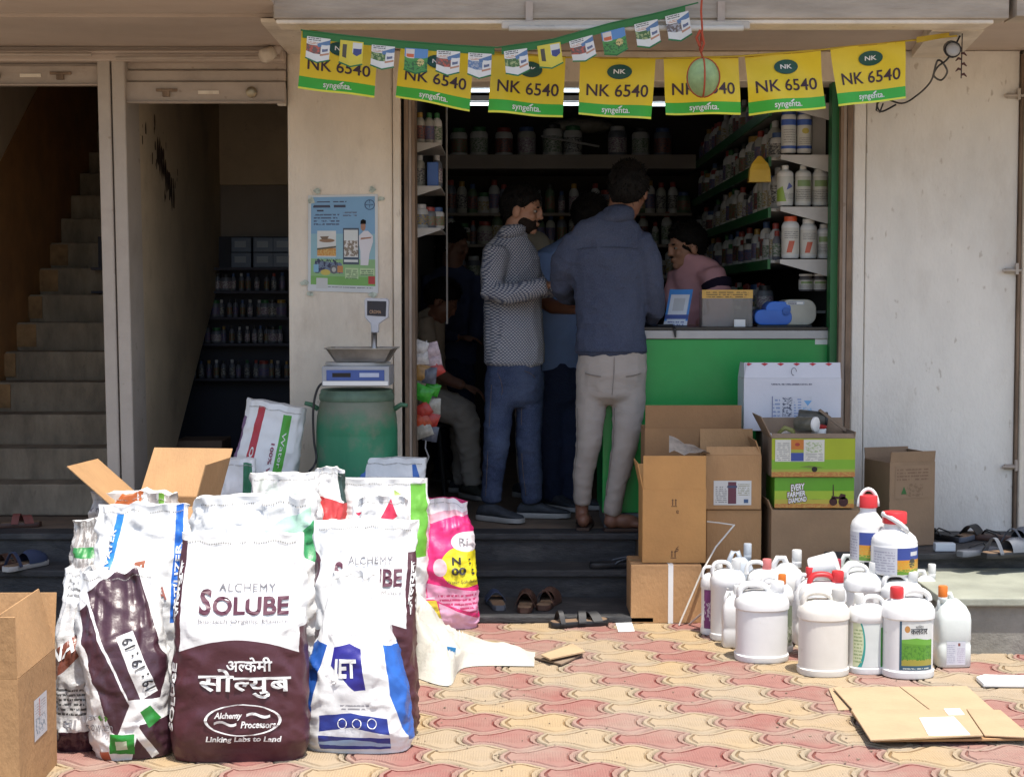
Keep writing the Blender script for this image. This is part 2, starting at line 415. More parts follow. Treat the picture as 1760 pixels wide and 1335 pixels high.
# ---- building
bld = empty('shop_building', (0, FY, 0), 0, 'cream painted concrete shop front with deep canopy, stairwell and open shop', 'building')
def part(name, m, fn, parent=bld, **k):
    mb = MB(); fn(mb); o = mb.build(name, m, None, **k)
    o.parent = parent; o.matrix_parent_inverse = Matrix.Translation(-Vector(bld.location)) if parent == bld else Matrix()
    return o
XL0, XP0, XP1, XO1 = fx(496), fx(497), fx(690), fx(1441)
part('wall_pier', M_wall, lambda q: q.box(fx(497), fx(676), FY, 7.85, PZ - .002, 2.62), bevel=.01, seg=2)
part('pier_strip', M_wall, lambda q: q.box(fx(677), fx(690.5), FY - .012, 7.86, PZ - .002, 2.618), bevel=.004)
part('wall_panel', M_wall2, lambda q: (q.box(fx(1486), fx(1746), FY + .012, 7.85, PZ - .001, 2.62),), bevel=.004)
part('wall_strip', M_wall2, lambda q: q.box(fx(1463), fx(1484), FY, 7.86, PZ - .002, 2.619), bevel=.005)
part('wall_pier', M_wall, lambda q: q.box(fx(1752), 4.5, FY - .03, 7.85, PZ - .002, 2.62), bevel=.004)
part('guide_rail', M_rust, lambda q: q.box(fx(1747), fx(1751), FY - .01, 7.8, PZ, 2.6))
part('lintel', M_wall, lambda q: q.box(fx(692), fx(1462), FY + .02, 7.84, 2.475, 2.62), bevel=.005)
for a, bb, mm, yo in ((692, 696, M_dark, .04), (696.2, 703, M_rust, -.01), (703.5, 708, M_rail, .0), (708.5, 714, M_rust, -.005), (1441, 1446, M_rust, -.004), (1446.5, 1452, M_rail, .004), (1452.5, 1461.5, M_rust, -.008)):  # dark strip is no rail: shade of a gap put into near-black colour
    part('guide_rail', mm, lambda q: q.box(fx(a), fx(bb), FY + yo, 7.8, PZ, 2.476))
# left door posts
for a, bb in ((181, 202), (205, 227)):
    def post(q):
        x0, x1 = fx(a + 9), fx(bb + 9)
        x0t, x1t = fx(a), fx(bb)
        q.hexa([(x0, 7.52, PZ - .003), (x1, 7.52, PZ - .003), (x1, 7.8, PZ - .003), (x0, 7.8, PZ - .003)], [(x0t, 7.52, 2.56), (x1t, 7.52, 2.56), (x1t, 7.8, 2.56), (x0t, 7.8, 2.56)])
    part('door_post', M_guide, post, bevel=.004)
part('door_post', M_dark, lambda q: q.box(fx(196), fx(213), 7.56, 7.78, PZ, 2.55))  # near-black filler between the posts, the shade of their gap put into colour
# header above the left doors
part('door_header', M_soffit, lambda q: (q.box(-4.6, fx(496), 7.5, 7.86, 2.555, 2.64), q.box(-4.6, fx(494), 7.46, 7.5, 2.585, 2.6)), bevel=.006)
part('pipe', M_rail, lambda q: q.tube([(-4.0, 7.44, 2.578), (-1.97, 7.44, 2.575)], .009))
part('pipe', M_rail, lambda q: q.tube([(-1.86, 7.45, 2.56), (-1.09, 7.45, 2.565)], .009))
# soffits and canopy
part('soffit', M_soffit, lambda q: q.hexa([(-4.6, 6.78, 2.63), (-.985, 6.78, 2.63), (-.985, 7.86, 2.612), (-4.6, 7.86, 2.612)], [(-4.6, 6.78, 2.8), (-.985, 6.78, 2.8), (-.985, 7.86, 2.8), (-4.6, 7.86, 2.8)]))
part('soffit', M_soffit, lambda q: q.hexa([(-4.6, 6.1, 2.665), (-.988, 6.1, 2.665), (-.988, 6.775, 2.645), (-4.6, 6.775, 2.645)], [(-4.6, 6.1, 2.8), (-.988, 6.1, 2.8), (-.988, 6.775, 2.8), (-4.6, 6.775, 2.8)]))
part('soffit', M_soffit, lambda q: q.box(-.983, 4.5, 6.7, 7.86, 2.622, 2.8))
part('canopy_beam', M_beam, lambda q: q.box(fx(474, 6.6), fx(1725, 6.6), 6.6, 6.72, 2.592, 2.95), bevel=.008, seg=2)
part('canopy_lip', M_wall, lambda q: q.box(fx(474, 6.6) + .01, fx(1700, 6.6), 6.61, 6.76, 2.572, 2.5915), bevel=.004)
part('canopy_rib', M_wall, lambda q: q.hexa([(fx(500), 6.765, 2.605), (fx(560), 6.765, 2.605), (fx(535), 7.6, 2.6), (fx(500), 7.6, 2.6)], [(fx(500), 6.76, 2.621), (fx(560), 6.76, 2.621), (fx(535), 7.6, 2.621), (fx(500), 7.6, 2.621)]))
part('canopy_rib', M_wall, lambda q: q.hexa([(fx(1600, 6.7), 6.76, 2.57), (fx(1690, 6.7), 6.76, 2.57), (fx(1640), 7.6, 2.585), (fx(1560), 7.6, 2.585)], [(fx(1600, 6.7), 6.76, 2.621), (fx(1690, 6.7), 6.76, 2.621), (fx(1640), 7.6, 2.621), (fx(1560), 7.6, 2.621)]))
part('canopy_rib', M_beam, lambda q: q.box(fx(1735, 6.6), 4.5, 6.58, 6.75, 2.60, 2.95))
part('upper_storey', M_beam, lambda q: (q.box(-4.6, 4.5, 7.55, 7.86, 2.8, 3.3), q.box(-4.6, 4.5, 6.12, 12, 3.3, 3.45)))
# shop room
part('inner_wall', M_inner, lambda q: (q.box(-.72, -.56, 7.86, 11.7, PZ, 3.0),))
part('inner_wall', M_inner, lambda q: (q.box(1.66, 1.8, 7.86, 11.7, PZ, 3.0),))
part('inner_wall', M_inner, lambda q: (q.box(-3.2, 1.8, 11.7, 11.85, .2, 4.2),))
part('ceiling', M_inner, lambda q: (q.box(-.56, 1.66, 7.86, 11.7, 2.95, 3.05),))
part('jamb_panel', M_greend, lambda q: q.box(fx(1423, 7.68), fx(1440, 7.68), 7.64, 7.72, 1.0, 2.474))
# stair well and room under the stairs
ST0, STT, STR = 7.95, .235, .166
def sline(Y): return PZ + STR * (Y - ST0) / STT
part('stair_wall', M_tan, lambda q: q.slab([(-1.84, 7.81, .2), (-1.84, 8.2, sline(8.2) - .12), (-1.84, 9.95, sline(9.95) - .12), (-1.84, 9.95, 3.2), (-1.84, 7.81, 3.2)], (-.1, 0, 0)))
part('stair_wall', M_tan, lambda q: q.slab([(-1.84, 9.951, sline(9.95) - .12), (-1.84, 11.7, sline(11.7) - .12), (-1.84, 11.7, 4.2), (-1.84, 9.951, 3.2)], (-.1, 0, 0)))
part('stair_wall', pmat('pale_stair_wall', (.55, .46, .36), .8, .15, 3), lambda q: q.box(-3.1, -2.955, 7.6, 11.7, PZ, 4.2))
part('dado', M_orange, lambda q: q.slab([(-2.954, 7.62, PZ), (-2.954, 11.69, PZ), (-2.954, 11.69, 4.0), (-2.954, 9.8, 2.70), (-2.954, 7.62, 1.17)], (.005, 0, 0)))
part('inner_wall', M_pale, lambda q: q.box(-1.838, -1.07, 9.95, 10.1, PZ, 2.15))
part('inner_wall', M_tan, lambda q: q.box(-1.838, -1.07, 9.93, 10.1, 2.152, 3.0))
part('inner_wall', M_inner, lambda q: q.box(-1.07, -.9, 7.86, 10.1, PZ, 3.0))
part('ceiling', M_pale, lambda q: q.box(-1.838, -1.07, 7.86, 9.93, 2.82, 3.0))
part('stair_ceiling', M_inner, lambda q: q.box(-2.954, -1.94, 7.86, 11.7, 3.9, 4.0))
stair = empty('staircase', (-2.45, ST0, PZ), 0, 'worn concrete staircase rising behind the leftmost doorway', 'staircase')
for i in range(1, 16):
    y0 = ST0 + STT * i; z1 = PZ + STR * i
    b = MB(); b.box(-2.948, -1.942, y0 + rnd.uniform(-.006, .006), y0 + STT + .05, z1 - STR - .10 if i > 1 else PZ, z1)
    o = b.build('step', M_conc, stair, bevel=.012, seg=2); o.matrix_parent_inverse = Matrix.Translation(-Vector(stair.location))
    if i > 9: continue
    e = MB(); e.box(-2.947, -2.947 + rnd.uniform(.05, .12), y0 - .012, y0 - .007, z1 - STR + .02, z1 - .012)
    p = e.build('paint_mark', pmat('orange_step_paint', (.30, .18, .08), .7, .4, 12), o)
b = MB(); b.slab([(-2.947, ST0 + .25, PZ + .02), (-2.947, ST0 + .25 + STT * 14, PZ + .02 + STR * 14), (-2.947, ST0 + .4 + STT * 14, PZ - .16 + STR * 14), (-2.947, ST0 + .55, PZ + .001)], (1.004, 0, 0))
# rolling shutters, rolled up
def shutter(px0, px1, y0, y1, y2, label, locks):
    root = empty('rolling_shutter', (fx((px0 + px1) / 2, 7.56), 7.56, fz(y2, 7.56)), 0, label, 'shutter', 'rolled up steel shutters of the left doorways')
    inv = Matrix.Translation(-Vector(root.location))
    def ad(name, m, fn, **k):
        q = MB(); fn(q); o = q.build(name, m, root, **k); o.matrix_parent_inverse = inv; return o
    x0, x1 = fx(px0, 7.56), fx(px1, 7.56)
    zs = [fz(y, 7.56) for y in (y0, y1, y2)]
    ad('slat', M_rail, lambda q: q.box(x0, x1, 7.57, 7.6, zs[1] + .004, zs[0]), bevel=.006)
    ad('slat', M_rail, lambda q: q.box(x0, x1, 7.58, 7.61, zs[0] + .004, zs[0] + .07), bevel=.006)
    r = ad('bottom_rail', M_rail, lambda q: (q.box(x0, x1, 7.555, 7.58, zs[2], zs[1]), q.box(x0, x1, 7.535, 7.556, zs[2], zs[2] + .008)), bevel=.003)
    for kind, a in locks:
        X = fx(a, 7.55); zc = (zs[1] + zs[2]) / 2
        if kind == 'slot': ad('handle_slot', M_wall, lambda q: q.box(X - .05, X + .05, 7.549, 7.5545, zc - .008, zc + .008))
        elif kind == 'lock': ad('lock_disc', pmat('worn_brass', (.3, .25, .17), .35, .3, 30, metal=.8), lambda q: q.lathe([(.026, 0), (.026, .02), (.018, .026), (.006, .026)], 16, M=Matrix.Translation((X, 7.553, zc)) @ Matrix.Rotation(R(90), 4, 'X')), smooth=True, sharp=40)
        else:
            ad('latch', M_rust, lambda q: (q.tube([(X - .05, 7.545, zc + .01), (X + .05, 7.545, zc + .01)], .007), q.box(X - .02, X + .015, 7.54, 7.554, zc - .02, zc + .016)))
shutter(-30, 180, 112, 113, 148, 'steel shutter rolled up above the staircase doorway, bottom rail with brass lock', (('lock', 0), ('slot', 60), ('latch', 112)))
shutter(222, 494, 120, 141, 178, 'steel shutter rolled up above the doorway beside the cream pier, round brass lock', (('latch', 292), ('slot', 363), ('lock', 437)))
# small fittings of the facade
o = MB(); o.box(fx(481), fx(496), 7.57, 7.598, fz(183), fz(152)); q = o.build('switch_box', pmat('ivory_plastic', (.55, .5, .42), .5), bevel=.004)
tag(q, 'small ivory switch box on the corner of the cream pier', 'switch box')
for i, (yy, xx) in enumerate(((165, 1735), (465, 1737), (802, 1742))):
    o = MB(); X, Z = fx(xx), fz(yy); o.box(X - .035, X + .03, FY - .006, FY + .0115, Z - .012, Z + .012); o.tube([(X - .05, FY - .012, Z), (X + .05, FY - .012, Z)], .007); o.box(X + .012, X + .028, FY - .02, FY - .005, Z - .02, Z + .035)
    q = o.build('door_latch', M_guide if i < 2 else M_rail, bevel=.002)
    tag(q, ('upper bolt latch', 'middle bolt latch', 'lower bolt latch')[i] + ' at the right edge of the cream wall panel', 'latch', 'bolt latches on the right panel')

# mud splashes on the tan stair wall
q = MB()
for k in range(34):
    t = rnd.random(); c = AX(262 + 40 * t + rnd.uniform(-18, 14), 225 + 120 * t + rnd.uniform(-25, 15), -1.8385); a = rnd.uniform(.004, .022); b_ = a * rnd.uniform(1.2, 3.2)
    if k > 24: a, b_ = rnd.uniform(.02, .035), rnd.uniform(.06, .12); c = AX(268 + (k - 24) * 3.4, 250 + (k - 24) * 10, -1.8385)
    q.add([(-1.8385, c.y + a * math.cos(j * .7854) * rnd.uniform(.6, 1.1), c.z + b_ * math.sin(j * .7854) * rnd.uniform(.6, 1.1)) for j in range(8)], [tuple(range(8))])
o = q.build('mud_splash', pmat('dried_mud', (.05, .03, .02), .9, .3, 30), bld); o.matrix_parent_inverse = Matrix.Translation(-Vector(bld.location)); tag(o, kind='stuff')
# ================================================================ SHOP INTERIOR
def put(mb, name, mats, root, **k):
    o = mb.build(name, mats, root, **k); o.matrix_parent_inverse = root.matrix_basis.inverted(); return o
# counter
CY0, CY1, CZ = 7.70, 8.2, 1.295
cnt = empty('shop_counter', (1.05, 7.95, PZ), 0, 'green laminate shop counter with grey edge trim and black top', 'counter')
q = MB(); q.box(fx(1036, CY0), 1.585, CY0, CY1, PZ + .08, CZ - .06); put(q, 'front_panel', M_green, cnt, bevel=.003)
q = MB(); q.box(fx(1040, CY0), 1.583, CY0 + .01, CY1 - .02, PZ, PZ + .079); put(q, 'plinth', pmat('grey_plinth', (.2, .2, .2), .6), cnt)
q = MB(); q.box(fx(1030, CY0), 1.59, CY0 - .012, CY1, CZ - .058, CZ - .016); put(q, 'edge_trim', M_alu, cnt, bevel=.003)
q = MB(); q.box(fx(1028, CY0), 1.592, CY0 - .016, CY1 + .01, CZ - .0155, CZ); put(q, 'counter_top', pmat('black_granite', (.02, .02, .022), .2, .3, 40), cnt, bevel=.002)
q = MB(); X = fx(1414, CY0); Z = fz(587, CY0); q.box(X - .038, X + .038, CY0 - .002, CY0 - .0005, Z - .014, Z + .014); put(q, 'sticker', artmat('sticker_print', (.6, .62, .58), [('lines', (.08, .92, .15, .9, 3, 30), (.12, .16, .14))], .5, bump=0), cnt)
# ---- bottles: one mesh per kind and colour
def bcol(i): return [(.58, .58, .56), (.45, .46, .46), (.1, .15, .09), (.08, .12, .25), (.28, .2, .1), (.4, .4, .36), (.2, .08, .07), (.14, .15, .18)][i % 8]
_bm = {}
def bottle_mesh(kind, ci, li, cap):
    k = (kind, ci, li, cap)
    if k in _bm: return _bm[k]
    mb = MB()
    if kind == 'tall': pr = [(.030, 0), (.034, .006), (.034, .13), (.03, .15), (.015, .17)]; lab = (.035, .03, .115); cp = [(.018, .168), (.018, .197), (.015, .2)]
    elif kind == 'slim': pr = [(.02, 0), (.023, .005), (.023, .1), (.011, .125)]; lab = (.0235, .02, .085); cp = [(.013, .123), (.013, .148), (.01, .15)]
    elif kind == 'fat': pr = [(.044, 0), (.048, .006), (.048, .09), (.043, .11), (.03, .115)]; lab = (.0485, .02, .08); cp = [(.036, .113), (.036, .138), (.033, .14)]
    elif kind == 'jar': pr = [(.065, 0), (.07, .008), (.07, .17), (.06, .19), (.05, .192)]; lab = (.0705, .03, .14); cp = [(.055, .19), (.055, .22), (.05, .225)]
    mb.lathe(pr, 14, mi=0); mb.lathe([(lab[0], lab[1]), (lab[0], lab[2])], 14, mi=1, cap=False); mb.lathe(cp, 14, mi=2)
    body = pmat('bottle_%d' % (ci % 8), bcol(ci), .35, .08)
    labels = [(.4, .4, .37), (.1, .17, .09), (.08, .11, .22), (.3, .23, .08), (.25, .08, .06), (.06, .06, .07), (.45, .45, .43), (.2, .12, .18)]
    lm = _mats.get('bl%d' % li) or artmat('bl%d' % li, labels[li % 8], [], .4, .3, bump=0)
    _mats['bl%d' % li] = lm
    if 'blp%d' % li not in _mats:
        m, nt, bb = new_mat('label_print_%d' % li); gg = NG(nt); n1 = gg.noise(gg.mapv(gg.coord(), (70, 70, 170)), 1, 3, .6)
        gg.plug(bb.inputs['Base Color'], gg.mix(gg.ramp(n1, .46, .54), labels[li % 8], labels[(li * 3 + 1) % 8])); bb.inputs['Roughness'].default_value = .4
        _mats['blp%d' % li] = m
    caps = [(.45, .45, .45), (.3, .05, .04), (.05, .1, .24), (.04, .16, .06), (.03, .03, .03), (.36, .22, .05)]
    me = mb.mesh('bottle', [body, _mats['blp%d' % li], pmat('cap_%d' % (cap % 6), caps[cap % 6], .4, .05)], smooth=True, sharp=40)
    _bm[k] = me; return me
CAPN = ['white', 'red', 'blue', 'green', 'black', 'yellow']
def bottle(pos, kind, label, group, ci=None, li=None, cap=None, sc=1):
    cap = rnd.randrange(6) if cap is None else cap
    label = label.replace('CAP', CAPN[cap] + ' capped')
    o = link('bottle', bottle_mesh(kind, rnd.choice((0, 0, 1, 5, 0, 7)) if ci is None else ci, rnd.randrange(8) if li is None else li, cap), None, pos, (0, 0, rnd.uniform(-3, 3)))
    s = sc * rnd.uniform(.94, 1.08); o.scale = (s, s, s)
    return tag(o, label, 'bottle', group)
# ---- right wall shelving
rs_ = empty('wall_shelving', (1.5, 9.7, PZ), 0, 'green edged wall shelving running back along the right wall of the shop', 'shelving')
RZ = [fz(y, 7.8) for y in (535, 446, 356, 267, 178)]
for i, z in enumerate(RZ):
    yb = 7.92 if i else 8.3
    q = MB(); q.box(1.30, 1.655, yb, 11.55, z - .014, z); put(q, 'shelf_board', pmat('shelf_laminate', (.4, .4, .38), .5), rs_)
    q = MB(); q.box(1.285, 1.299, yb + .001, 11.55, z - .045, z + .004); put(q, 'shelf_edge', M_greend, rs_)
    if i == 0: continue
    x0, x1 = fx(1338, 7.8), fx(1421, 7.8)
    q = MB(); q.slab([(x0, 7.78, z), (x1, 7.78, z), (x1, 7.78, z - .085), (x0, 7.78, z - .02)], (0, .012, 0)); q.box(x0, x1 + .05, 7.79, 7.919, z - .012, z - .0005); put(q, 'end_bracket', pmat('grey_white_panel', (.45, .44, .42), .5), rs_)
q = MB(); q.box(fx(1399, 7.8), fx(1422, 7.8), 7.9, 7.92, 2.1, 2.45); put(q, 'end_panel', pmat('grey_white_panel', (.45, .44, .42), .5), rs_)
names = ['lowest', 'second', 'third', 'fourth', 'top']
for i, z in enumerate(RZ):
    y = 8.02 if i else 8.4; nb = 0
    while y < 11.3:
        kind = rnd.choice(('tall', 'tall', 'slim', 'fat')) if i else rnd.choice(('fat', 'slim'))
        bottle((1.345 + rnd.uniform(0, .02), y, z + .001), kind, '%s bottle from the doorway, CAP, on the %s shelf of the right wall' % (ordn(nb), names[i]), 'bottles on the right wall, %s shelf' % names[i])
        nb += 1; y += {'tall': .085, 'slim': .065, 'fat': .115}[kind] * (1.1 + .32 * (y - 8))
# front bottles at the shelf ends, larger in the photo: each with parts
def big_bottle(px, py, Y, h, r, lab, body=(.62, .62, .6), cap=(.62, .62, .6), art=None, capr=.5, shoulder=.78):
    p = AY(px, py, Y)
    root = empty('bottle', p, 0, lab, 'bottle', 'large bottles at the near end of the right shelves')
    q = MB(); q.lathe([(r * .9, 0), (r, .008), (r, h * shoulder), (r * .86, h * (shoulder + .06)), (r * capr * .8, h * .9)], 20); q.build('bottle_body', pmat('bb%d%d' % (int(body[0] * 99), int(body[2] * 99)), body, .35, .05), root, smooth=True, sharp=40)
    q = MB(); q.lathe([(r * capr, h * .88), (r * capr, h * .99), (r * capr * .9, h)], 20); q.build('cap', pmat('bc%d%d' % (int(cap[0] * 99), int(cap[2] * 99)), cap, .4, .05), root, smooth=True, sharp=40)
    q = MB(); grid_fn(q, lambda a, b: Vector((r * 1.012 * math.sin(a), -r * 1.012 * math.cos(a), b)), -1.5, 1.5, h * .1, h * (shoulder - .06), 16, 2); q.build('label_band', art or artmat('bbl', (.5, .5, .46), [('lines', (.1, .9, .1, .5, 6), (.15, .15, .15)), ('rect', (.2, .8, .6, .85), (.2, .3, .12))], bump=0), root, smooth=True)
blueart = artmat('blue_label', (.55, .57, .55), [('rect', (0, 1, .0, .1), (.05, .12, .45)), ('rect', (0, 1, .8, 1), (.05, .12, .45)), ('lines', (.2, .8, .2, .7, 6), (.3, .3, .3))], bump=0)
yelart = artmat('yellow_label', (.56, .57, .52), [('rect', (0, 1, 0, .1), (.05, .12, .45)), ('rect', (0, 1, .8, 1), (.05, .12, .45)), ('ell', (.5, .6, .16, .1), (.5, .42, .08)), ('lines', (.2, .8, .15, .4, 4), (.3, .3, .3))], bump=0)
redart = artmat('red_swirl_label', (.56, .55, .5), [('poly', [(.3, .05), (.5, .05), (.62, .5), (.4, .5)], (.5, .1, .05)), ('lines', (.2, .8, .6, .9, 4), (.25, .25, .25))], bump=0)
grart = artmat('green_leaf_label', (.52, .53, .5), [('poly', [(0, .0), (.5, .0), (.35, .6), (0, .45)], (.25, .38, .06)), ('poly', [(.5, .45), (.8, .6), (.6, .75)], (.1, .12, .35)), ('lines', (.4, .95, .1, .35, 5), (.2, .2, .2))], bump=0)
big_bottle(1355, 264, 7.86, .215, .037, 'white bottle with dark blue cap and base on the top right bracket, left one', cap=(.04, .07, .22), art=blueart, capr=.95, shoulder=.83)
big_bottle(1382, 264, 7.86, .215, .037, 'white bottle with dark blue cap and yellow label on the top right bracket', cap=(.04, .07, .22), art=yelart, capr=.95, shoulder=.83)
big_bottle(1349, 354, 7.86, .20, .041, 'white bottle with yellow green leaf label at the end of the third shelf', art=grart, capr=.42)
big_bottle(1380, 354, 7.86, .20, .041, 'white bottle with grey text label in the middle of the third shelf end', capr=.42)
big_bottle(1409, 354, 7.87, .18, .040, 'broad white jar beside the green jamb at the end of the third shelf', capr=.75, shoulder=.86)
big_bottle(1358, 444, 7.86, .208, .044, 'white bottle with red cap and red swirl label on the second shelf', cap=(.55, .09, .03), art=redart, capr=.72)
big_bottle(1389, 444, 7.86, .195, .042, 'white bottle with white cap and red swirl label on the second shelf', art=redart, capr=.7)
big_bottle(1415, 444, 7.88, .17, .034, 'plain white bottle beside the green jamb on the second shelf', capr=.6)
big_bottle(1385, 500, 7.95, .085, .037, 'squat jar with white lid behind the counter machine, left one', body=(.12, .12, .13), capr=.95, shoulder=.7)
big_bottle(1409, 500, 7.95, .085, .037, 'squat jar with white lid behind the counter machine, right one', body=(.12, .12, .13), capr=.95, shoulder=.7)
q = MB(); a = AY(1305, 303, 7.9); q.rings([[a + Vector((dx * .05 * s, dy * .025 * s, z)) for dx, dy in ((-1, -1), (1, -1), (1, 1), (-1, 1))] for z, s in ((-.03, 1.1), (.03, 1), (.06, .8), (.10, .15))], 0)
tag(q.build('plastic_pouch', pmat('yellow_plastic', (.5, .33, .03), .4)), 'yellow plastic pouch hanging from the green shelf edge', 'pouch')
# ---- back wall: loft ledge with jars, shelves of bottles
bs = empty('back_shelving', (.4, 11.4, PZ), 0, 'dark shelving across the back wall under a grey loft ledge', 'shelving')
bz0 = fz(290, 11.0); bz1 = fz(266, 11.0)
q = MB(); q.box(-.55, 1.28, 11.0, 11.69, bz0, bz1); put(q, 'loft_ledge', M_pale, bs)
BZ = [fz(y, 11.2) for y in (366, 420, 478)]
for z in BZ:
    q = MB(); q.box(-.55, 1.28, 11.2, 11.69, z - .02, z); put(q, 'shelf_board', M_pale, bs)
for j, px in enumerate((788, 823, 866, 905, 950, 985, 1062, 1102, 1140)):
    p = AY(px, 266, 11.15); bottle((p.x, 11.2, bz1 + .001), 'jar', '%s large jar from the left, CAP, on the loft ledge' % ordn(j), 'jars on the loft ledge', sc=.95)
q = MB(); q.tube([AY(930, 234, 11.1), AY(1030, 252, 11.1)], .008); tag(q.build('metal_rod', M_alu), 'thin metal rod lying across the jars on the loft ledge', 'rod')
q = MB(); a = AY(1000, 215, 11.2)
q.ell((a.x, 11.3, a.z), (.24, .12, .06), 14, 8); tag(q.build('plastic_sheet_roll', pmat('clear_wrap', (.22, .2, .16), .3, .4, 12, .5, 20), smooth=True), 'crumpled clear plastic bundle on the loft ledge jars', 'bundle')
for i, z in enumerate(BZ):
    px = 775; nb = 0
    while px < 1185:
        p = AY(px, 300, 11.3); kind = rnd.choice(('tall', 'tall', 'slim', 'fat'))
        bottle((p.x, 11.27 + rnd.uniform(0, .03), z + .001), kind, '%s dim bottle from the left, CAP, on the %s back wall shelf' % (ordn(nb), ('top', 'second', 'third', 'bottom')[i]), 'bottles on the back wall, %s shelf' % ('top', 'second', 'third', 'bottom')[i], ci=rnd.choice((0, 1, 5, 7, 2)), sc=1.1)
        px += rnd.uniform(16, 22); nb += 1
# ---- left front shelving
lsx = empty('corner_shelving', (-.45, 8.0, PZ), 0, 'narrow white corner shelving just inside the left jamb', 'shelving')
LZ = [fz(y, 7.85) for y in (392, 320, 246)]
for z in LZ:
    q = MB(); q.slab([(-.555, 7.83, z), (fx(757, 7.83), 7.83, z), (fx(757, 7.83), 7.83, z - .012), (fx(716, 7.83), 7.83, z - .05), (-.555, 7.83, z - .05)], (0, .01, 0)); q.box(-.555, fx(758, 7.83), 7.841, 8.4, z - .012, z); put(q, 'shelf_board', pmat('grey_white_panel', (.45, .44, .42), .5), lsx)
q = MB(); q.box(fx(760, 7.9), fx(763, 7.9), 8.40, 8.43, 1.3, 2.5); put(q, 'upright', M_alu, lsx)
for i, z in enumerate(LZ):
    for j, xx in enumerate((722, 737, 750)):
        p = AY(xx, 300, 7.92)
        if i == 1 and j == 1: continue
        bottle((p.x, 7.92 + .03 * j, z + .001), 'tall' if i else 'fat', '%s bottle from the left, CAP, on the %s white corner shelf' % (ordn(j), ('lowest', 'middle', 'top')[i]), 'bottles on the %s corner shelf' % ('lowest', 'middle', 'top')[i], sc=.8)
q = MB(); a = AY(744, 319, 7.88); q.box(a.x - .028, a.x + .028, 7.86, 7.90, LZ[1] + .001, LZ[1] + .12); tag(q.build('blue_carton', artmat('bluebox', (.04, .12, .4), [], bump=0), bevel=.003), 'small blue carton on the middle corner shelf', 'carton')
# ---- shelving and stock in the room under the stairs
us = empty('back_shelving', (-1.5, 9.8, PZ), 0, 'dark shelving full of small bottles in the room under the stairs', 'shelving')
UZ = [fz(y, 9.75) for y in (460, 500, 545, 590, 650)]
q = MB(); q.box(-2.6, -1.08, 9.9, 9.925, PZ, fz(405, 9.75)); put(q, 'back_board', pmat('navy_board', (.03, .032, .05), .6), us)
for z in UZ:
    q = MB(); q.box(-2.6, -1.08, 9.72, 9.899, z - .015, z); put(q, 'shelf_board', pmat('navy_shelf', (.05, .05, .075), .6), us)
for i, z in enumerate(UZ[1:]):
    px = (352, 345, 340, 330)[i]; nb = 0
    while px < 492:
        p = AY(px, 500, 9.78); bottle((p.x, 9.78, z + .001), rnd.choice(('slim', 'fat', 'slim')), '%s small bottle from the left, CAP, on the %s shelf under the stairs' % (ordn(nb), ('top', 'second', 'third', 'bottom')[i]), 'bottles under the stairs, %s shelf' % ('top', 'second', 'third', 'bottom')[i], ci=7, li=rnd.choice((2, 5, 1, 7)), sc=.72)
        px += rnd.uniform(10, 17); nb += 1
for r in range(2):
    for j, px in enumerate((415, 453, 487)):
        a = AY(px, 460 - r * 27, 9.76); q = MB(); q.box(a.x - .062, a.x + .062, 9.75, 9.85, UZ[0] + r * .094 + .001, UZ[0] + r * .094 + .092)
        crt = tag(q.build('stock_carton', artmat('sc%d%d' % (r, j), (.09, .13, .2), [('lines', (.1, .9, .1, .4, 3), (.4, .42, .45)), ('rect', (.2, .7, .5, .85), (.3, .36, .42))], bump=0), bevel=.003), '%s dark blue carton in the %s layer on the shelf under the stairs' % (('left', 'middle', 'right')[j], ('lower', 'upper')[r]), 'carton', 'dark blue cartons under the stairs')
        q = MB(); q.box(a.x - .04, a.x + .03, 9.7475, 9.7495, UZ[0] + r * .094 + .03, UZ[0] + r * .094 + .07)
        q.build('carton_label', artmat('cl%d%d' % (r, j), (.25, .3, .36), [], bump=0), crt)
q = MB(); a = AY(345, 770, 8.9); q.box(a.x - .15, a.x + .12, 8.9, 9.2, PZ, PZ + .33); tag(q.build('stock_carton', pmat('dim_card', (.2, .14, .1), .8), bevel=.004), 'plain brown carton on the floor under the stairs', 'carton')
# ---- fluorescent tubes
for px0, px1, py, Y, lb in ((770, 1010, 156, 9.4, 'upper'), (760, 1010, 179, 9.9, 'lower'), (1105, 1180, 180, 9.9, 'right hand')):
    a, b_ = AY(px0, py, Y), AY(px1, py, Y)
    r_ = empty('tube_light', (a + b_) / 2, 0, '%s lit fluorescent tube glowing behind the yellow banners' % lb, 'tube light', 'lit fluorescent tubes in the shop')
    q = MB(); q.tube([a, b_], .010, 10); put(q, 'tube', emit('tube_glow', (.85, .93, 1), 1.3), r_, smooth=True)
    q = MB(); q.box(a.x - .02, b_.x + .02, Y - .02, Y + .02, a.z + .018, a.z + .05); put(q, 'fixture', M_white, r_)
    for xx in (a.x, b_.x):
        q = MB(); q.box(xx - .02, xx + .001, Y - .012, Y + .012, a.z - .01, a.z + .02); put(q, 'holder', M_white, r_)
q = MB(); a, b_ = AY(862, 45, 6.56), AY(1289, 45, 6.56)
r_ = empty('tube_fitting', (a + b_) / 2, 0, 'unlit white tube light fitting under the canopy', 'tube light')
q.box(a.x, b_.x, 6.55, 6.59, a.z - .015, a.z + .018); put(q, 'housing', pmat('cream_fitting', (.48, .43, .36), .5), r_, bevel=.005)
q = MB(); q.tube([a + Vector((.03, -.02, -.012)), b_ + Vector((-.03, -.02, -.012))], .012, 10); put(q, 'tube', pmat('unlit_tube', (.55, .53, .48), .3), r_, smooth=True)
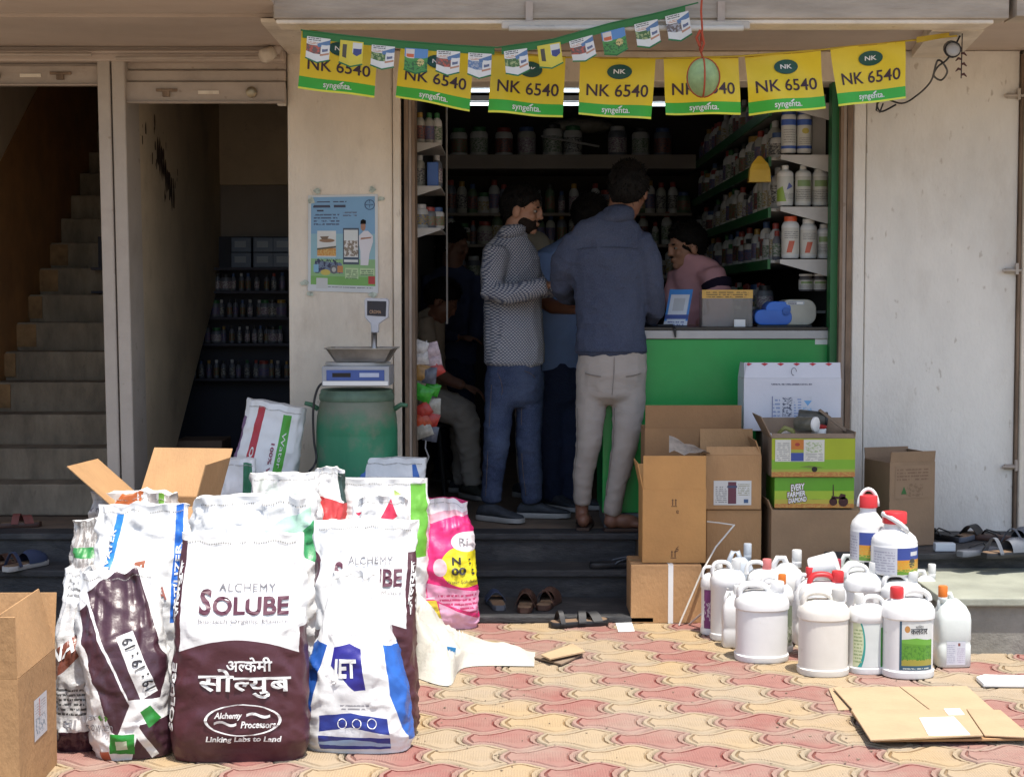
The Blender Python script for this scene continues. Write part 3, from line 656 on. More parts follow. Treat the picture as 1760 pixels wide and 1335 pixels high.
q = MB(); q.box(a.x + .1, a.x + .13, 6.585, 6.605, a.z - .01, 2.66); q.box(b_.x - .13, b_.x - .1, 6.585, 6.605, a.z - .01, 2.66); put(q, 'mount', M_rail, r_)
# ---- things on the counter
c0 = AY(1160, 552, 7.83)
q_ = empty('payment_stand', (c0.x, 7.83, CZ), R(-8), 'tilted blue and white payment sign plate standing on the counter', 'sign')
q = MB()
def tp(a, b, o=0): return Vector((a * .058 + (b * .03), -.0 + b * .06 - o, b * .185))
grid_fn(q, lambda a, b: tp(a, b), -1, 1, 0, 1, 2, 4); q.build('plate', artmat('paysign', (.55, .6, .66), [('rect', (0, 1, .86, 1), (.03, .2, .55)), ('rect', (0, .1, .15, 1), (.03, .2, .55)), ('rect', (.9, 1, .15, 1), (.03, .2, .55)), ('rect', (0, 1, .2, .32), (.02, .05, .25)), ('rect', (.26, .74, .42, .76), (.42, .45, .48)), ('lines', (.15, .85, .03, .17, 2, 20), (.1, .12, .3))], .3, bump=0), q_)
q = MB(); q.box(-.06, .06, -.02, .1, 0, .006); q.build('foot', M_black, q_)
a = AY(1248, 552, 7.84)
r_ = empty('acrylic_box', (a.x, 7.86, CZ), 0, 'clear acrylic box with yellow printed strip standing on the counter', 'display box')
m, nt, bb = new_mat('acrylic'); bb.inputs['Base Color'].default_value = (.8, .78, .75, 1); bb.inputs['Transmission Weight'].default_value = .85; bb.inputs['Roughness'].default_value = .12; bb.inputs['IOR'].default_value = 1.1
q = MB()
for x0, x1, y0, y1 in ((-.125, .125, -.06, -.057), (-.125, .125, .057, .06), (-.125, -.122, -.057, .057), (.122, .125, -.057, .057)): q.box(x0, x1, y0, y1, .001, .178)
q.build('box_panel', m, r_)
q = MB(); grid_fn(q, lambda x, z: Vector((x, -.0625, z)), -.126, .126, .14, .182, 2, 1); q.build('yellow_strip', artmat('yellow_strip', (.62, .37, .08), [('lines', (.08, .92, .1, .9, 3, 24), (.16, .1, .03))], .5, bump=0), r_)
q = MB(); q.box(.03, .085, -.075, -.065, .0, .035); o = tag(q.build('card', M_white, None), 'small white card propped against the clear acrylic box', 'card'); o.location = (a.x, 7.84, CZ + .001)
a = AY(1348, 551, 7.84); r_ = empty('counter_machine', (a.x, 7.86, CZ), 0, 'rounded blue and grey note counting machine on the counter', 'machine')
def pill(x0, x1, z0, z1, y0, y1, rr, n=8):
    pts = []
    for cx, cz, a0 in ((x1 - rr, z0 + rr, -90), (x1 - rr, z1 - rr, 0), (x0 + rr, z1 - rr, 90), (x0 + rr, z0 + rr, 180)):
        for i in range(n + 1): t = R(a0 + 90 * i / n); pts.append((cx + rr * math.cos(t), cz + rr * math.sin(t)))
    mb = MB(); mb.rings([[Vector((x0 + (p[0] - x0) * 1, y, p[1])) for p in pts] for y in (y1, y0)], 0); return mb
pill(-.03, .15, .008, .135, -.07, .1, .05).build('grey_housing', pmat('warm_grey_plastic', (.36, .36, .31), .4), r_, bevel=.006, seg=3, smooth=True, sharp=50)
pill(-.155, .03, .008, .085, -.072, .09, .035).build('blue_cover', pmat('blue_plastic', (.03, .13, .5), .35), r_, bevel=.006, seg=3, smooth=True, sharp=50)
pill(-.10, .025, .05, .125, -.0715, .08, .037).build('blue_cover', pmat('blue_plastic', (.03, .13, .5), .35), r_, bevel=.006, seg=3, smooth=True, sharp=50)
q = MB(); q.lathe([(.02, 0), (.02, .006), (.012, .008)], 18, M=Matrix.Translation((.0, -.0725, .075)) @ Matrix.Rotation(R(90), 4, 'X')); q.build('knob', pmat('blue_knob', (.02, .09, .35), .4), r_, smooth=True, sharp=40)
q = pill(.0, .09, .108, .126, -.073, -.0705, .008); q.build('badge', artmat('badge', (.4, .45, .5), [], bump=0), r_)
q = MB(); grid_fn(q, lambda x, z: Vector((x, -.0736, z)), .006, .05, .111, .123, 1, 1); grid_fn(q, lambda x, z: Vector((x, -.0736, z)), .052, .082, .113, .121, 1, 1, 1); q.build('badge_print', [artmat('bprint', (.4, .42, .44), [('lines', (.02, .98, .1, 1.2, 1.5, 14), (.05, .05, .08))], bump=0), M_white], r_)
q = MB(); q.box(-.14, .13, -.06, .08, 0, .009); q.build('foot', M_black, r_)
q = MB(); a = AY(1147, 553, 7.74); q.tube([(a.x - .05, 7.72, CZ + .006), (a.x + .02, 7.70, CZ + .006), (a.x + .03, 7.68, CZ - .01), (a.x + .034, 7.676, CZ - .05)], [.006, .009, .009, .004]); tag(q.build('pen_cord', M_black), 'small black cord hanging over the counter edge', 'cord')
# ================================================================ PEOPLE
def remesh(mb, voxel, it=4, disp=None, fac=.5):
    me = mb.mesh('tmp', []); o = bpy.data.objects.new('tmp', me); COL.objects.link(o)
    r = o.modifiers.new('r', 'REMESH'); r.mode = 'VOXEL'; r.voxel_size = voxel
    s = o.modifiers.new('s', 'SMOOTH'); s.factor = fac; s.iterations = it
    dg = bpy.context.evaluated_depsgraph_get()
    res = bpy.data.meshes.new_from_object(o.evaluated_get(dg))
    bpy.data.objects.remove(o); bpy.data.meshes.remove(me)
    if disp:
        ns = [Vector(v.normal) for v in res.vertices]
        for v, n in zip(res.vertices, ns): v.co += n * disp(v.co, n)
    res.polygons.foreach_set('use_smooth', [True] * len(res.polygons))
    return res
def chain(mb, pts, n=16):
    P = [AY(p[0], p[1], p[2]) for p in pts]; rs = []
    Yh = Vector((0, 1, 0))
    for i, p in enumerate(P):
        t = (P[min(i + 1, len(P) - 1)] - P[max(i - 1, 0)]).normalized()
        if len(pts[0]) > 4 and pts[0][3] > 24: t = Vector((0, 0, 1 if t.z > 0 else -1))   # trunks keep level rings
        a = t.cross(Yh)
        a = a.normalized() if a.length > .25 else Vector((0, 0, 1))
        a = (a - t * a.dot(t)).normalized(); b = t.cross(a)
        r = pts[i][3] * PX(p.y); d = r * (pts[i][4] if len(pts[i]) > 4 else 1)
        rs.append([p + a * r * math.cos(2 * math.pi * j / n) + b * d * math.sin(2 * math.pi * j / n) for j in range(n)])
    e0 = P[0] + (P[0] - P[1]).normalized() * pts[0][3] * PX(P[0].y) * .25
    e1 = P[-1] + (P[-1] - P[-2]).normalized() * pts[-1][3] * PX(P[-1].y) * .25
    rs = [[e0 + (q - P[0]) * .6 for q in rs[0]]] + rs + [[e1 + (q - P[-1]) * .6 for q in rs[-1]]]
    mb.rings(rs); return P
M_skin = pmat('brown_skin', (.34, .175, .11), .5, .12, 14, .06, 200, sub=.08)
M_skin2 = pmat('deep_brown_skin', (.17, .08, .05), .5, .12, 14, .06, 200, sub=.06)
M_hair = pmat('black_hair', (.007, .006, .0055), .6, .4, 60, .8, 120, stretch=(1, 1, .3), spec=.12)
M_eye = pmat('eye_white', (.28, .26, .24), .3, .03)
def fold(amp, sx=1, sz=1, seed=0, f=9):
    def d(co, n):
        w1 = noise.noise(Vector((co.x * f * sx + seed, co.y * f * sx, co.z * f * sz)))
        w2 = noise.noise(Vector((co.x * f * 2.3 * sx + 5, co.y * f * 2.3 * sx + seed, co.z * f * 2.3 * sz)))
        r = 1 - abs(noise.noise(Vector((co.x * f * 1.1 + co.z * 4 + seed, co.y * f, co.z * f * 1.3))))
        r2 = max(0, 1 - 4.5 * abs(noise.noise(Vector((co.x * f * .7 - co.z * 3 + seed * 2, co.y * f * .5, co.z * f * .75 * sz)))))
        return amp * (.6 * w1 + .4 * w2 + .8 * (r ** 4 - .45) + .8 * (r2 - .3))
    return d
def frame(yaw_v, tilt=0, roll=0):
    f = Vector((yaw_v[0], yaw_v[1], 0)).normalized(); r = Vector((f.y, -f.x, 0)); u = Vector((0, 0, 1))
    M = Matrix((r, f, u)).transposed()
    return (M @ Matrix.Rotation(tilt, 3, 'X') @ Matrix.Rotation(roll, 3, 'Y')).to_4x4()
def head(body, c, fv, tilt=0, s=1.0, roll=0):
    T = Matrix.Translation(c) @ frame(fv, tilt, roll) @ Matrix.Scale(s, 4)
    def e(cc, r, k=14): body.ell((0, 0, 0), (1, 1, 1), k, 10, M=None) if False else _ell(body, T, cc, r, k)
    for cc, r in (((0, -.012, .03), (.074, .094, .086)), ((0, .022, -.03), (.058, .066, .075)), ((0, .035, -.07), (.044, .048, .04)), ((0, .068, -.092), (.022, .02, .02)),
                  ((0, .088, -.008), (.010, .018, .03)), ((0, .097, -.027), (.0145, .016, .011)), ((0, .078, .02), (.045, .016, .012)), ((0, .083, -.06), (.024, .014, .012)),
                  ((.034, .062, -.028), (.022, .022, .022)), ((-.034, .062, -.028), (.022, .022, .022)), ((.076, -.006, -.012), (.011, .022, .034)), ((-.076, -.006, -.012), (.011, .022, .034))): e(cc, r)
    return T
def _ell(mb, T, c, r, k=14, mi=0):
    rs = []
    for i in range(11):
        ph = math.pi * (i + .05) / 10.1 - math.pi / 2
        rs.append([T @ Vector((c[0] + r[0] * math.cos(ph) * math.cos(2 * math.pi * j / k), c[1] + r[1] * math.cos(ph) * math.sin(2 * math.pi * j / k), c[2] + r[2] * math.sin(ph))) for j in range(k)])
    mb.rings(rs, mi)
def shell(T, c, r, keep, nz, m, name, root, n=(44, 28), amp=.006, f=28, dive=.82):
    """hair, beard or cap: an ellipsoid shell that dives into the head outside keep()"""
    mb = MB(); rs = []
    for i in range(n[1] + 1):
        ph = math.pi * (i + .1) / (n[1] + .2) - math.pi / 2; ring = []
        for j in range(n[0]):
            a = 2 * math.pi * j / n[0]
            d = Vector((math.cos(ph) * math.cos(a), math.cos(ph) * math.sin(a), math.sin(ph)))
            p = Vector((c[0] + r[0] * d.x, c[1] + r[1] * d.y, c[2] + r[2] * d.z))
            k = max(0, min(1, keep(p) / .012 + .5))
            nn = noise.noise(p * f + Vector((nz, 0, 0))) + .6 * noise.noise(p * f * 2.7)
            q = Vector(c) + (p - Vector(c)) * ((dive + (1 - dive) * k)) + d * amp * nn * k
            ring.append(T @ q)
        rs.append(ring)
    mb.rings(rs); return put(mb, name, m, root, smooth=True)
def face_bits(T, root, beard=0):
    for sx in (-1, 1):
        q = MB(); _ell(q, T, (.03 * sx, .0755, .0), (.011, .009, .006), 10); put(q, 'eye', M_eye, root, smooth=True)
        q = MB(); _ell(q, T, (.031 * sx, .0825, .0), (.0055, .003, .0055), 8); put(q, 'iris', M_hair, root, smooth=True)
        q = MB(); _ell(q, T, (.031 * sx, .087, .021), (.019, .007, .005), 10); put(q, 'eyebrow', M_hair, root, smooth=True)
    if beard:
        shell(T, (0, .027, -.060), (.0600, .0655, .054), lambda p: min(-.03 - p.z + max(0, abs(p.x) - .028) * 1.5, p.y + .012, 1 if (abs(p.x) > .02 or p.z < -.074) else -.004), 3, pmat('beard_hair', (.02, .014, .011), .8, .4, 80, .5, 150, spec=.1), 'beard', root, amp=.003, f=60, dive=.93)
        q = MB(); _ell(q, T, (0, .096, -.046), (.026, .008, .006), 10); put(q, 'moustache', M_hair, root, smooth=True)
HL = [(-.12, -.085), (-.045, -.07), (-.012, .0), (.03, .012), (.065, .045), (.1, .07)]
def hair_on(T, root, nz=0, vol=1.0):
    def hl(y):
        for (a, b), (c, d) in zip(HL, HL[1:]):
            if y <= c: return b + (d - b) * max(0, (y - a)) / (c - a)
        return HL[-1][1]
    shell(T, (0, -.014, .024), (.0835 * vol, .105 * vol, .106 * vol), lambda p: p.z - hl(p.y) + .012 * noise.noise(p * 45), nz, M_hair, 'hair', root, amp=.008, n=(56, 36))
    q = MB(); rr = random.Random(nz); C = Vector((0, -.014, .024)); rad = (.0835 * vol, .105 * vol, .106 * vol)
    for k in range(900):
        d = Vector((rr.gauss(0, 1), rr.gauss(0, 1), rr.gauss(.35, 1))).normalized(); p = Vector((C.x + rad[0] * d.x, C.y + rad[1] * d.y, C.z + rad[2] * d.z))
        if p.z < hl(p.y) - .004: continue
        flow = Vector((.25 * d.x, .9 if d.z > .55 else -.2, .25 if d.z > .55 else -.8)); t = (d * .38 + flow * .8 + Vector((rr.uniform(-.3, .3), rr.uniform(-.3, .3), rr.uniform(-.2, .3)))).normalized()
        L = rr.uniform(.011, .024) * (1.25 if d.z > .6 else .8); s = t.cross(d).normalized() * .0035
        b0 = p - d * .004; q.add([T @ (b0 - s), T @ (b0 + s), T @ (b0 + d * .004), T @ (p + t * L)], [(0, 1, 3), (1, 2, 3), (2, 0, 3)])
    tag(put(q, 'hair_tufts', M_hair, root), kind='stuff')
def hand(mb, wrist, d, side, up, s=1.0, curl=.5):
    d, side, up = Vector(d).normalized(), Vector(side).normalized(), Vector(up).normalized(); w = Vector(wrist)
    B = Matrix((side, d, up)).transposed().to_4x4(); T = Matrix.Translation(w) @ B @ Matrix.Scale(s, 4)
    _ell(mb, T, (0, .045, 0), (.040, .052, .017))
    for i, (x, L) in enumerate(((-.030, .062), (-.010, .075), (.011, .07), (.030, .055))):
        a0 = Vector((x, .085, 0)); pts = [Vector((x * .9, .06, 0)), a0]; ang = 0
        for k in range(3):
            ang += curl * .8; a0 = a0 + Vector((0, math.cos(ang), -math.sin(ang))) * L / 2.6; pts.append(a0)
        mb.tube([T @ p for p in pts], [.009 * s, .009 * s, .0088 * s, .008 * s, .0065 * s], 8)
    mb.tube([T @ Vector(p) for p in ((-.025, .02, -.002), (-.048, .042, -.008), (-.052, .066, -.018), (-.045, .085, -.026))], [.012 * s, .011 * s, .01 * s, .008 * s], 8)
def shoe(root, A, fv, m, sole, L=.275, name='shoe'):
    f = Vector((fv[0], fv[1], 0)).normalized(); r = Vector((f.y, -f.x, 0)); o = Vector((A[0], A[1], PZ if len(A) < 3 else A[2]))
    def P(x, y, z): return o + r * x + f * y + Vector((0, 0, z))
    sec = [(-.085, .026, .05), (-.07, .034, .075), (-.03, .037, .088), (.03, .038, .082), (.08, .043, .062), (.13, .046, .05), (.17, .038, .042), (.19, .02, .032)]
    q = MB(); rs = []
    for y, w, h in sec:
        ring = []
        for j in range(14):
            a = 2 * math.pi * j / 14; c, s_ = math.cos(a), math.sin(a)
            ring.append(P(math.copysign(abs(c) ** .8, c) * w, y * L / .275, .022 + (h - .022) * (.5 + .5 * math.copysign(abs(s_) ** .8, s_))))
        rs.append(ring)
    q.rings(rs); sh = put(q, name, m, root, smooth=True)
    q = MB(); rs = []
    for z, k in ((0, .97), (.004, 1.04), (.022, 1.06), (.026, 1.0)):
        ring = [P(w * k, y * L / .275 * (1 + .02 * k), z + (.008 if y > .15 and z == 0 else 0)) for y, w, h in sec] + [P(-w * k, y * L / .275 * (1 + .02 * k), z + (.008 if y > .15 and z == 0 else 0)) for y, w, h in sec[::-1]]
        rs.append(ring)
    q.rings(rs); put(q, 'shoe_sole', sole, root, smooth=True, sharp=50)
def foot(mb, A, fv):
    f = Vector((fv[0], fv[1], 0)).normalized(); r = Vector((f.y, -f.x, 0)); o = Vector((A[0], A[1], PZ + .012))
    T = Matrix.Translation(o) @ Matrix((r, f, Vector((0, 0, 1)))).transposed().to_4x4()
    _ell(mb, T, (0, -.03, .035), (.032, .04, .035)); _ell(mb, T, (0, .04, .035), (.034, .07, .036)); _ell(mb, T, (.0, .1, .022), (.042, .06, .022))
    for i, x in enumerate((-.03, -.012, .004, .018, .031)): _ell(mb, T, (x, .165 - .014 * i, .012), (.0095 if i else .013, .022, .011), 8)
    return T
M_sole = pmat('pale_shoe_sole', (.36, .35, .33), .6, .15)
M_shoe = pmat('dark_grey_shoe', (.045, .05, .06), .7, .3, 30, .3, 150)
def denim(name, col, fade):
    m, nt, b = new_mat(name); g = NG(nt); o = g.coord()
    n1 = g.noise(o, 4, 5, .6); wv = g.noise(g.mapv(o, (300, 300, 600)), 1, 2, .5)
    c = g.mix(g.ramp(n1, .45, .75), col, fade); c = g.mix(g.m('MULTIPLY', g.ramp(wv, .35, .65), .45), c, tuple(min(1, x * 2.1) for x in fade))
    g.plug(b.inputs['Base Color'], c); b.inputs['Roughness'].default_value = .85; b.inputs['Specular IOR Level'].default_value = .15
    fd = g.noise(g.mapv(o, (14, 14, 30)), 1, 5, .65)
    g.plug(b.inputs['Normal'], g.bump(g.m('ADD', fd, g.m('MULTIPLY', wv, .06)), .7, .015)); return m
def cloth(name, col, var=.15, bump=.35, sx=(9, 9, 22)):
    m, nt, b = new_mat(name); g = NG(nt); o = g.coord()
    n1 = g.noise(o, 6, 5, .6)
    g.plug(b.inputs['Base Color'], g.mix(n1, dark(col, 1 - var), tuple(min(1, x * (1 + var)) for x in col)))
    b.inputs['Roughness'].default_value = .9; b.inputs['Specular IOR Level'].default_value = .12
    g.plug(b.inputs['Normal'], g.bump(g.noise(g.mapv(o, sx), 1, 5, .6), bump, .012)); return m
# printed shirt: rows of pale dots and dashes on slate
m, nt, b = new_mat('dotted_shirt'); g = NG(nt); o_ = g.coord(); sp = g.n('ShaderNodeSeparateXYZ'); g.plug(sp.inputs[0], o_)
uu = g.m('ADD', g.m('MULTIPLY', sp.outputs[0], 1.0), g.m('MULTIPLY', sp.outputs[1], .8)); vv = sp.outputs[2]
wp = g.m('MULTIPLY', g.noise(o_, 8, 3), .02); uu = g.m('ADD', uu, wp); vv = g.m('ADD', vv, wp)
k1 = g.m('MULTIPLY', g.m('SINE', g.m('MULTIPLY', uu, 2 * math.pi / .0175)), g.m('SINE', g.m('MULTIPLY', vv, 2 * math.pi / .0165)))
k2 = g.m('SINE', g.m('MULTIPLY', vv, 2 * math.pi / .0083))
pt = g.m('GREATER_THAN', g.m('ADD', g.m('MULTIPLY', k1, 1.0), g.m('MULTIPLY', k2, .3)), .08)
g.plug(b.inputs['Base Color'], g.mix(pt, (.075, .09, .135), (.38, .38, .39))); b.inputs['Roughness'].default_value = .85
g.plug(b.inputs['Normal'], g.bump(g.noise(g.mapv(o_, (11, 11, 24)), 1, 5, .6), .4, .012)); M_dots = m
M_denshirt = denim('denim_shirt', (.032, .039, .066), (.055, .065, .098)); M_jean = denim('blue_jeans', (.018, .026, .06), (.07, .09, .145))
M_navyt = denim('navy_trousers', (.016, .022, .045), (.02, .028, .06)); M_stone = cloth('stone_chinos', (.34, .30, .265), .14, .6)
M_bluesh = cloth('blue_shirt', (.17, .25, .44)); M_pink = cloth('pink_shirt', (.54, .29, .31)); M_olive = cloth('olive_shirt', (.26, .21, .155)); M_greyt = cloth('grey_trousers', (.42, .385, .34))
M_darksh = cloth('dark_navy_shirt', (.035, .045, .09)); M_band = cloth('dark_sleeve_band', (.02, .015, .03))
def garment(root, name, chains, mat_, voxel=.011, amp=.007, it=5, seed=0, f=9, sx=1, sz=1):
    mb = MB()
    for c in chains: chain(mb, c)
    me = remesh(mb, voxel, it, fold(amp, sx, sz, seed, f)); me.materials.append(mat_); me.name = name
    o = link(name, me, root); o.matrix_parent_inverse = root.matrix_basis.inverted(); return o
def skin_body(root, mb, mat_, voxel=.0075):
    me = remesh(mb, voxel, 3); me.materials.append(mat_)
    o = link('body', me, root); o.matrix_parent_inverse = root.matrix_basis.inverted(); return o
def spt(ch, py, th, k=1.03):
    """point on a chain's surface at photo row py and ring angle th"""
    for p, q in zip(ch, ch[1:]):
        lo, hi = sorted((p[1], q[1]))
        if lo <= py <= hi:
            t = (py - p[1]) / (q[1] - p[1] + 1e-9); px = p[0] + (q[0] - p[0]) * t; Yv = p[2] + (q[2] - p[2]) * t; hw = p[3] + (q[3] - p[3]) * t
            dp = (p[4] if len(p) > 4 else 1) + ((q[4] if len(q) > 4 else 1) - (p[4] if len(p) > 4 else 1)) * t
            c = AY(px, py, Yv); r = hw * PX(Yv) * k
            return c + Vector((-r * math.cos(th), -r * dp * math.sin(th), 0))
def seam(root, ch, pts, m, k=1.03, r=.0016, name='seam'):
    q = MB(); q.tube(spath([spt(ch, y, R(a), k) for y, a in pts], 5), r, 5); put(q, name, m, root, smooth=True)
def slim(ch, k=.94): return [(p[0], p[1], p[2], p[3] * k) + tuple(p[4:]) for p in ch]
def thin(ch, k=.86): return [(p[0], p[1], p[2], p[3] * k) + tuple(p[4:]) for p in ch]
# ---- customer seen from behind, denim shirt
Y = 7.66
P2 = empty('person', (AY(1050, 900, Y).x, Y, PZ), 0, 'man seen from behind in dark blue denim shirt, stone trousers and sandals', 'person')
tor = [(1050, 606, 7.66, 67, .62), (1050, 560, 7.66, 63, .6), (1047, 500, 7.65, 66, .56), (1045, 445, 7.63, 72, .5), (1043, 406, 7.62, 71, .44), (1043, 388, 7.615, 61, .44), (1046, 377, 7.61, 48, .48), (1056, 368, 7.608, 32, .75), (1062, 361, 7.61, 23, 1.0)]
la = [(993, 412, 7.62, 24), (971, 450, 7.64, 25), (966, 490, 7.72, 22), (972, 505, 7.80, 20), (990, 512, 7.92, 16)]
ra = [(1096, 410, 7.62, 26), (1116, 450, 7.63, 25), (1122, 500, 7.66, 22), (1124, 535, 7.72, 20), (1118, 552, 7.82, 16)]
pel = [(1052, 592, 7.67, 60, .66), (1052, 640, 7.67, 63, .74), (1050, 680, 7.67, 60, .72)]
ll = [(1017, 625, 7.67, 30), (1016, 690, 7.66, 30, 1.05), (1012, 760, 7.65, 25, 1.05), (1003, 815, 7.68, 20.5, 1.1), (1000, 864, 7.70, 17, 1.1)]
rl = [(1082, 625, 7.67, 32), (1081, 690, 7.65, 32), (1073, 770, 7.62, 25.5, 1.05), (1060, 830, 7.63, 20, 1.1), (1051, 882, 7.645, 17, 1.1)]
garment(P2, 'shirt', [slim(tor, .95), slim(la, .95), slim(ra, .95)], M_denshirt, .0095, amp=.0075, seed=1, sx=1.5, sz=.55); garment(P2, 'trousers', [slim(pel, .97), slim(ll, .9), slim(rl, .9)], M_stone, .0095, amp=.0038, seed=4, sx=.8, sz=1.5, f=10)
q = MB()
for c in (tor, la, ra, pel, ll, rl): chain(q, thin(c, .8))
chain(q, [(1058, 388, 7.63, 19), (1065, 355, 7.625, 19), (1074, 325, 7.61, 22)])
T2 = head(q, AY(1081, 329, 7.61), (.35, 1), R(-12), 1.09)
M_sd = pmat('denim_seam', (.03, .036, .055), .9); M_ss = pmat('chino_seam', (.2, .17, .15), .9)
seam(P2, slim(tor, .95), [(432, 22), (427, 60), (426, 90), (427, 120), (432, 158)], M_sd, 1.02, .0012); seam(P2, slim(tor, .95), [(604, 20), (604, 60), (604, 90), (604, 120), (604, 160)], M_sd, 1.035)
seam(P2, slim(pel, .97), [(640, 40), (643, 55), (645, 70)], M_ss, 1.02, .0022, 'pocket_welt'); seam(P2, slim(pel, .97), [(645, 110), (643, 125), (640, 140)], M_ss, 1.02, .0022, 'pocket_welt'); seam(P2, slim(pel, .97), [(612, 91), (640, 90), (676, 89)], M_ss, 1.02)
for lg_ in (ll, rl): seam(P2, slim(lg_, .9), [(700, 30), (760, 30), (812, 28), (850, 28)], M_ss, 1.03)
a1 = AY(1000, 868, 7.70); a2 = AY(1051, 884, 7.645)
q.tube([a1, Vector((a1.x, a1.y, PZ + .05))], .034, 10); q.tube([a2, Vector((a2.x, a2.y, PZ + .05))], .034, 10)
F1 = foot(q, (a1.x + .01, a1.y), (.1, 1)); F2 = foot(q, (a2.x + .03, a2.y - .01), (1, .1))
skin_body(P2, q, M_skin2)
hair_on(T2, P2, 2, 1.06)
q = MB(); chain(q, [(1056, 378, 7.612, 33, .98), (1061, 370, 7.61, 30, 1.0), (1065, 358, 7.61, 26, 1.0)]); put(q, 'collar', M_denshirt, P2, smooth=True)
for F in (F1, F2):
    q = MB(); q.rings([[F @ Vector((x * k, y, z)) for x, y in ((-.03, -.07), (.03, -.07), (.036, -.02), (.036, .05), (.046, .11), (.036, .18), (0, .195), (-.036, .18), (-.044, .11), (-.034, .05), (-.036, -.02))] for z, k in ((-.012, .98), (-.002, 1.02), (.003, 1))]); put(q, 'sandal_sole', pmat('sandal_brown', (.05, .03, .022), .7), P2)
    q = MB(); q.tube([F @ Vector(p) for p in ((-.04, .1, .0), (-.03, .1, .035), (0, .1, .047), (.03, .1, .035), (.042, .1, .0))], .007, 6, flat=1); put(q, 'sandal_strap', pmat('sandal_brown', (.05, .03, .022), .7), P2, smooth=True)
# ---- customer in the dotted shirt
Y = 8.05
P1 = empty('person', (AY(880, 890, Y).x, Y, PZ), 0, 'bearded man in dotted slate shirt and blue jeans, looking right', 'person')
tor = [(884, 624, 8.05, 54, .62), (884, 570, 8.05, 53, .64), (880, 510, 8.05, 50, .64), (878, 460, 8.05, 52, .6), (875, 428, 8.05, 47, .55), (878, 405, 8.05, 28, .75), (884, 388, 8.05, 20, 1)]
na = [(853, 432, 7.98, 24), (847, 470, 7.94, 23), (845, 500, 7.92, 22), (872, 506, 7.88, 20), (908, 499, 7.85, 19), (940, 490, 7.84, 15)]
fa = [(900, 432, 8.15, 20), (915, 475, 8.18, 19), (935, 500, 8.12, 16), (955, 495, 8.0, 14)]
pel = [(884, 612, 8.06, 49, .66), (884, 655, 8.06, 51, .74), (884, 688, 8.06, 48, .74)]
ll = [(858, 640, 8.04, 27), (858, 690, 8.03, 27), (854, 760, 7.99, 25), (847, 820, 8.02, 20.5), (844, 860, 8.03, 19)]
rl = [(911, 640, 8.07, 27), (911, 690, 8.08, 26), (908, 760, 8.05, 24), (912, 820, 8.08, 22), (915, 860, 8.1, 20)]
garment(P1, 'shirt', [tor, na, fa], M_dots, .0095, amp=.0065, seed=7, sx=1.4, sz=.6); garment(P1, 'jeans', [slim(pel, .97), slim(ll, .93), slim(rl, .93)], M_jean, .0095, amp=.0042, seed=9, sx=.8, sz=1.7, f=11)
q = MB()
for c in (tor, na, fa, pel, ll, rl): chain(q, thin(c, .8))
chain(q, [(882, 410, 8.05, 20), (888, 385, 8.05, 19), (894, 365, 8.05, 20)])
T1 = head(q, AY(898, 361, 8.05), (1, -.32), R(-8), 1.04)
hand(q, AY(942, 489, 7.84), (1, .15, .1), (0, .9, .3), (0, -.3, 1), .95, .6)
skin_body(P1, q, M_skin, .0055)
hair_on(T1, P1, 5, 1.0); face_bits(T1, P1, 1)
q = MB()
for sgn, xx in ((1, 0),):
    chain(q, [(876, 405, 8.03, 25, .95), (884, 391, 8.02, 23, .98)])
put(q, 'collar', M_dots, P1, smooth=True)
M_js = pmat('jean_stitch', (.16, .12, .09), .9)
seam(P1, slim(pel, .97), [(640, 55), (650, 62), (668, 66), (684, 60)], M_js, 1.03, .0014, 'pocket_stitch'); seam(P1, slim(pel, .97), [(636, 110), (640, 122), (648, 135)], M_js, 1.03, .0014, 'pocket_stitch')
for lg_ in (ll, rl): seam(P1, slim(lg_, .93), [(660, 60), (720, 55), (790, 55), (850, 58)], M_js, 1.035, .0014)
a = AY(846, 860, 8.0); shoe(P1, (a.x, a.y), (.8, -.6), M_shoe, M_sole); a = AY(917, 860, 8.12); shoe(P1, (a.x, a.y), (1, -.12), M_shoe, M_sole)
# ---- customer in blue shirt between them
Y = 8.45
P3 = empty('person', (AY(957, 870, Y).x, Y, PZ), 0, 'man in light blue shirt and navy trousers, half hidden between the two customers', 'person')
tor = [(958, 634, 8.45, 45, .6), (957, 570, 8.45, 43, .6), (955, 510, 8.45, 42, .6), (958, 460, 8.45, 46, .55), (970, 430, 8.45, 44, .5), (990, 408, 8.45, 26, .8), (1003, 394, 8.45, 18, 1)]
na = [(935, 440, 8.4, 20), (930, 475, 8.36, 20), (934, 510, 8.33, 18)]
fo = [(934, 516, 8.33, 14), (950, 527, 8.28, 13), (985, 531, 8.2, 10), (1000, 531, 8.15, 9)]
pel = [(958, 622, 8.46, 43, .66), (958, 665, 8.46, 45, .72), (958, 690, 8.46, 42, .72)]
ll = [(941, 650, 8.45, 24), (946, 760, 8.43, 22), (952, 858, 8.46, 19)]; rl = [(978, 650, 8.47, 24), (980, 760, 8.46, 22), (985, 862, 8.48, 18)]
garment(P3, 'shirt', [tor, na], M_bluesh, .013, seed=12); garment(P3, 'trousers', [pel, ll, rl], M_navyt, .013, seed=13)
q = MB()
for c in (tor, na, pel, ll, rl): chain(q, thin(c, .8))
chain(q, fo); chain(q, [(998, 405, 8.45, 18), (1006, 385, 8.45, 18)])
T3 = head(q, AY(1016, 375, 8.45), (.9, .5), R(-10), 1.02); hand(q, AY(1002, 531, 8.14), (1, -.1, 0), (0, 1, 0), (0, 0, 1), .95, .5)
skin_body(P3, q, M_skin2, .009); hair_on(T3, P3, 8)
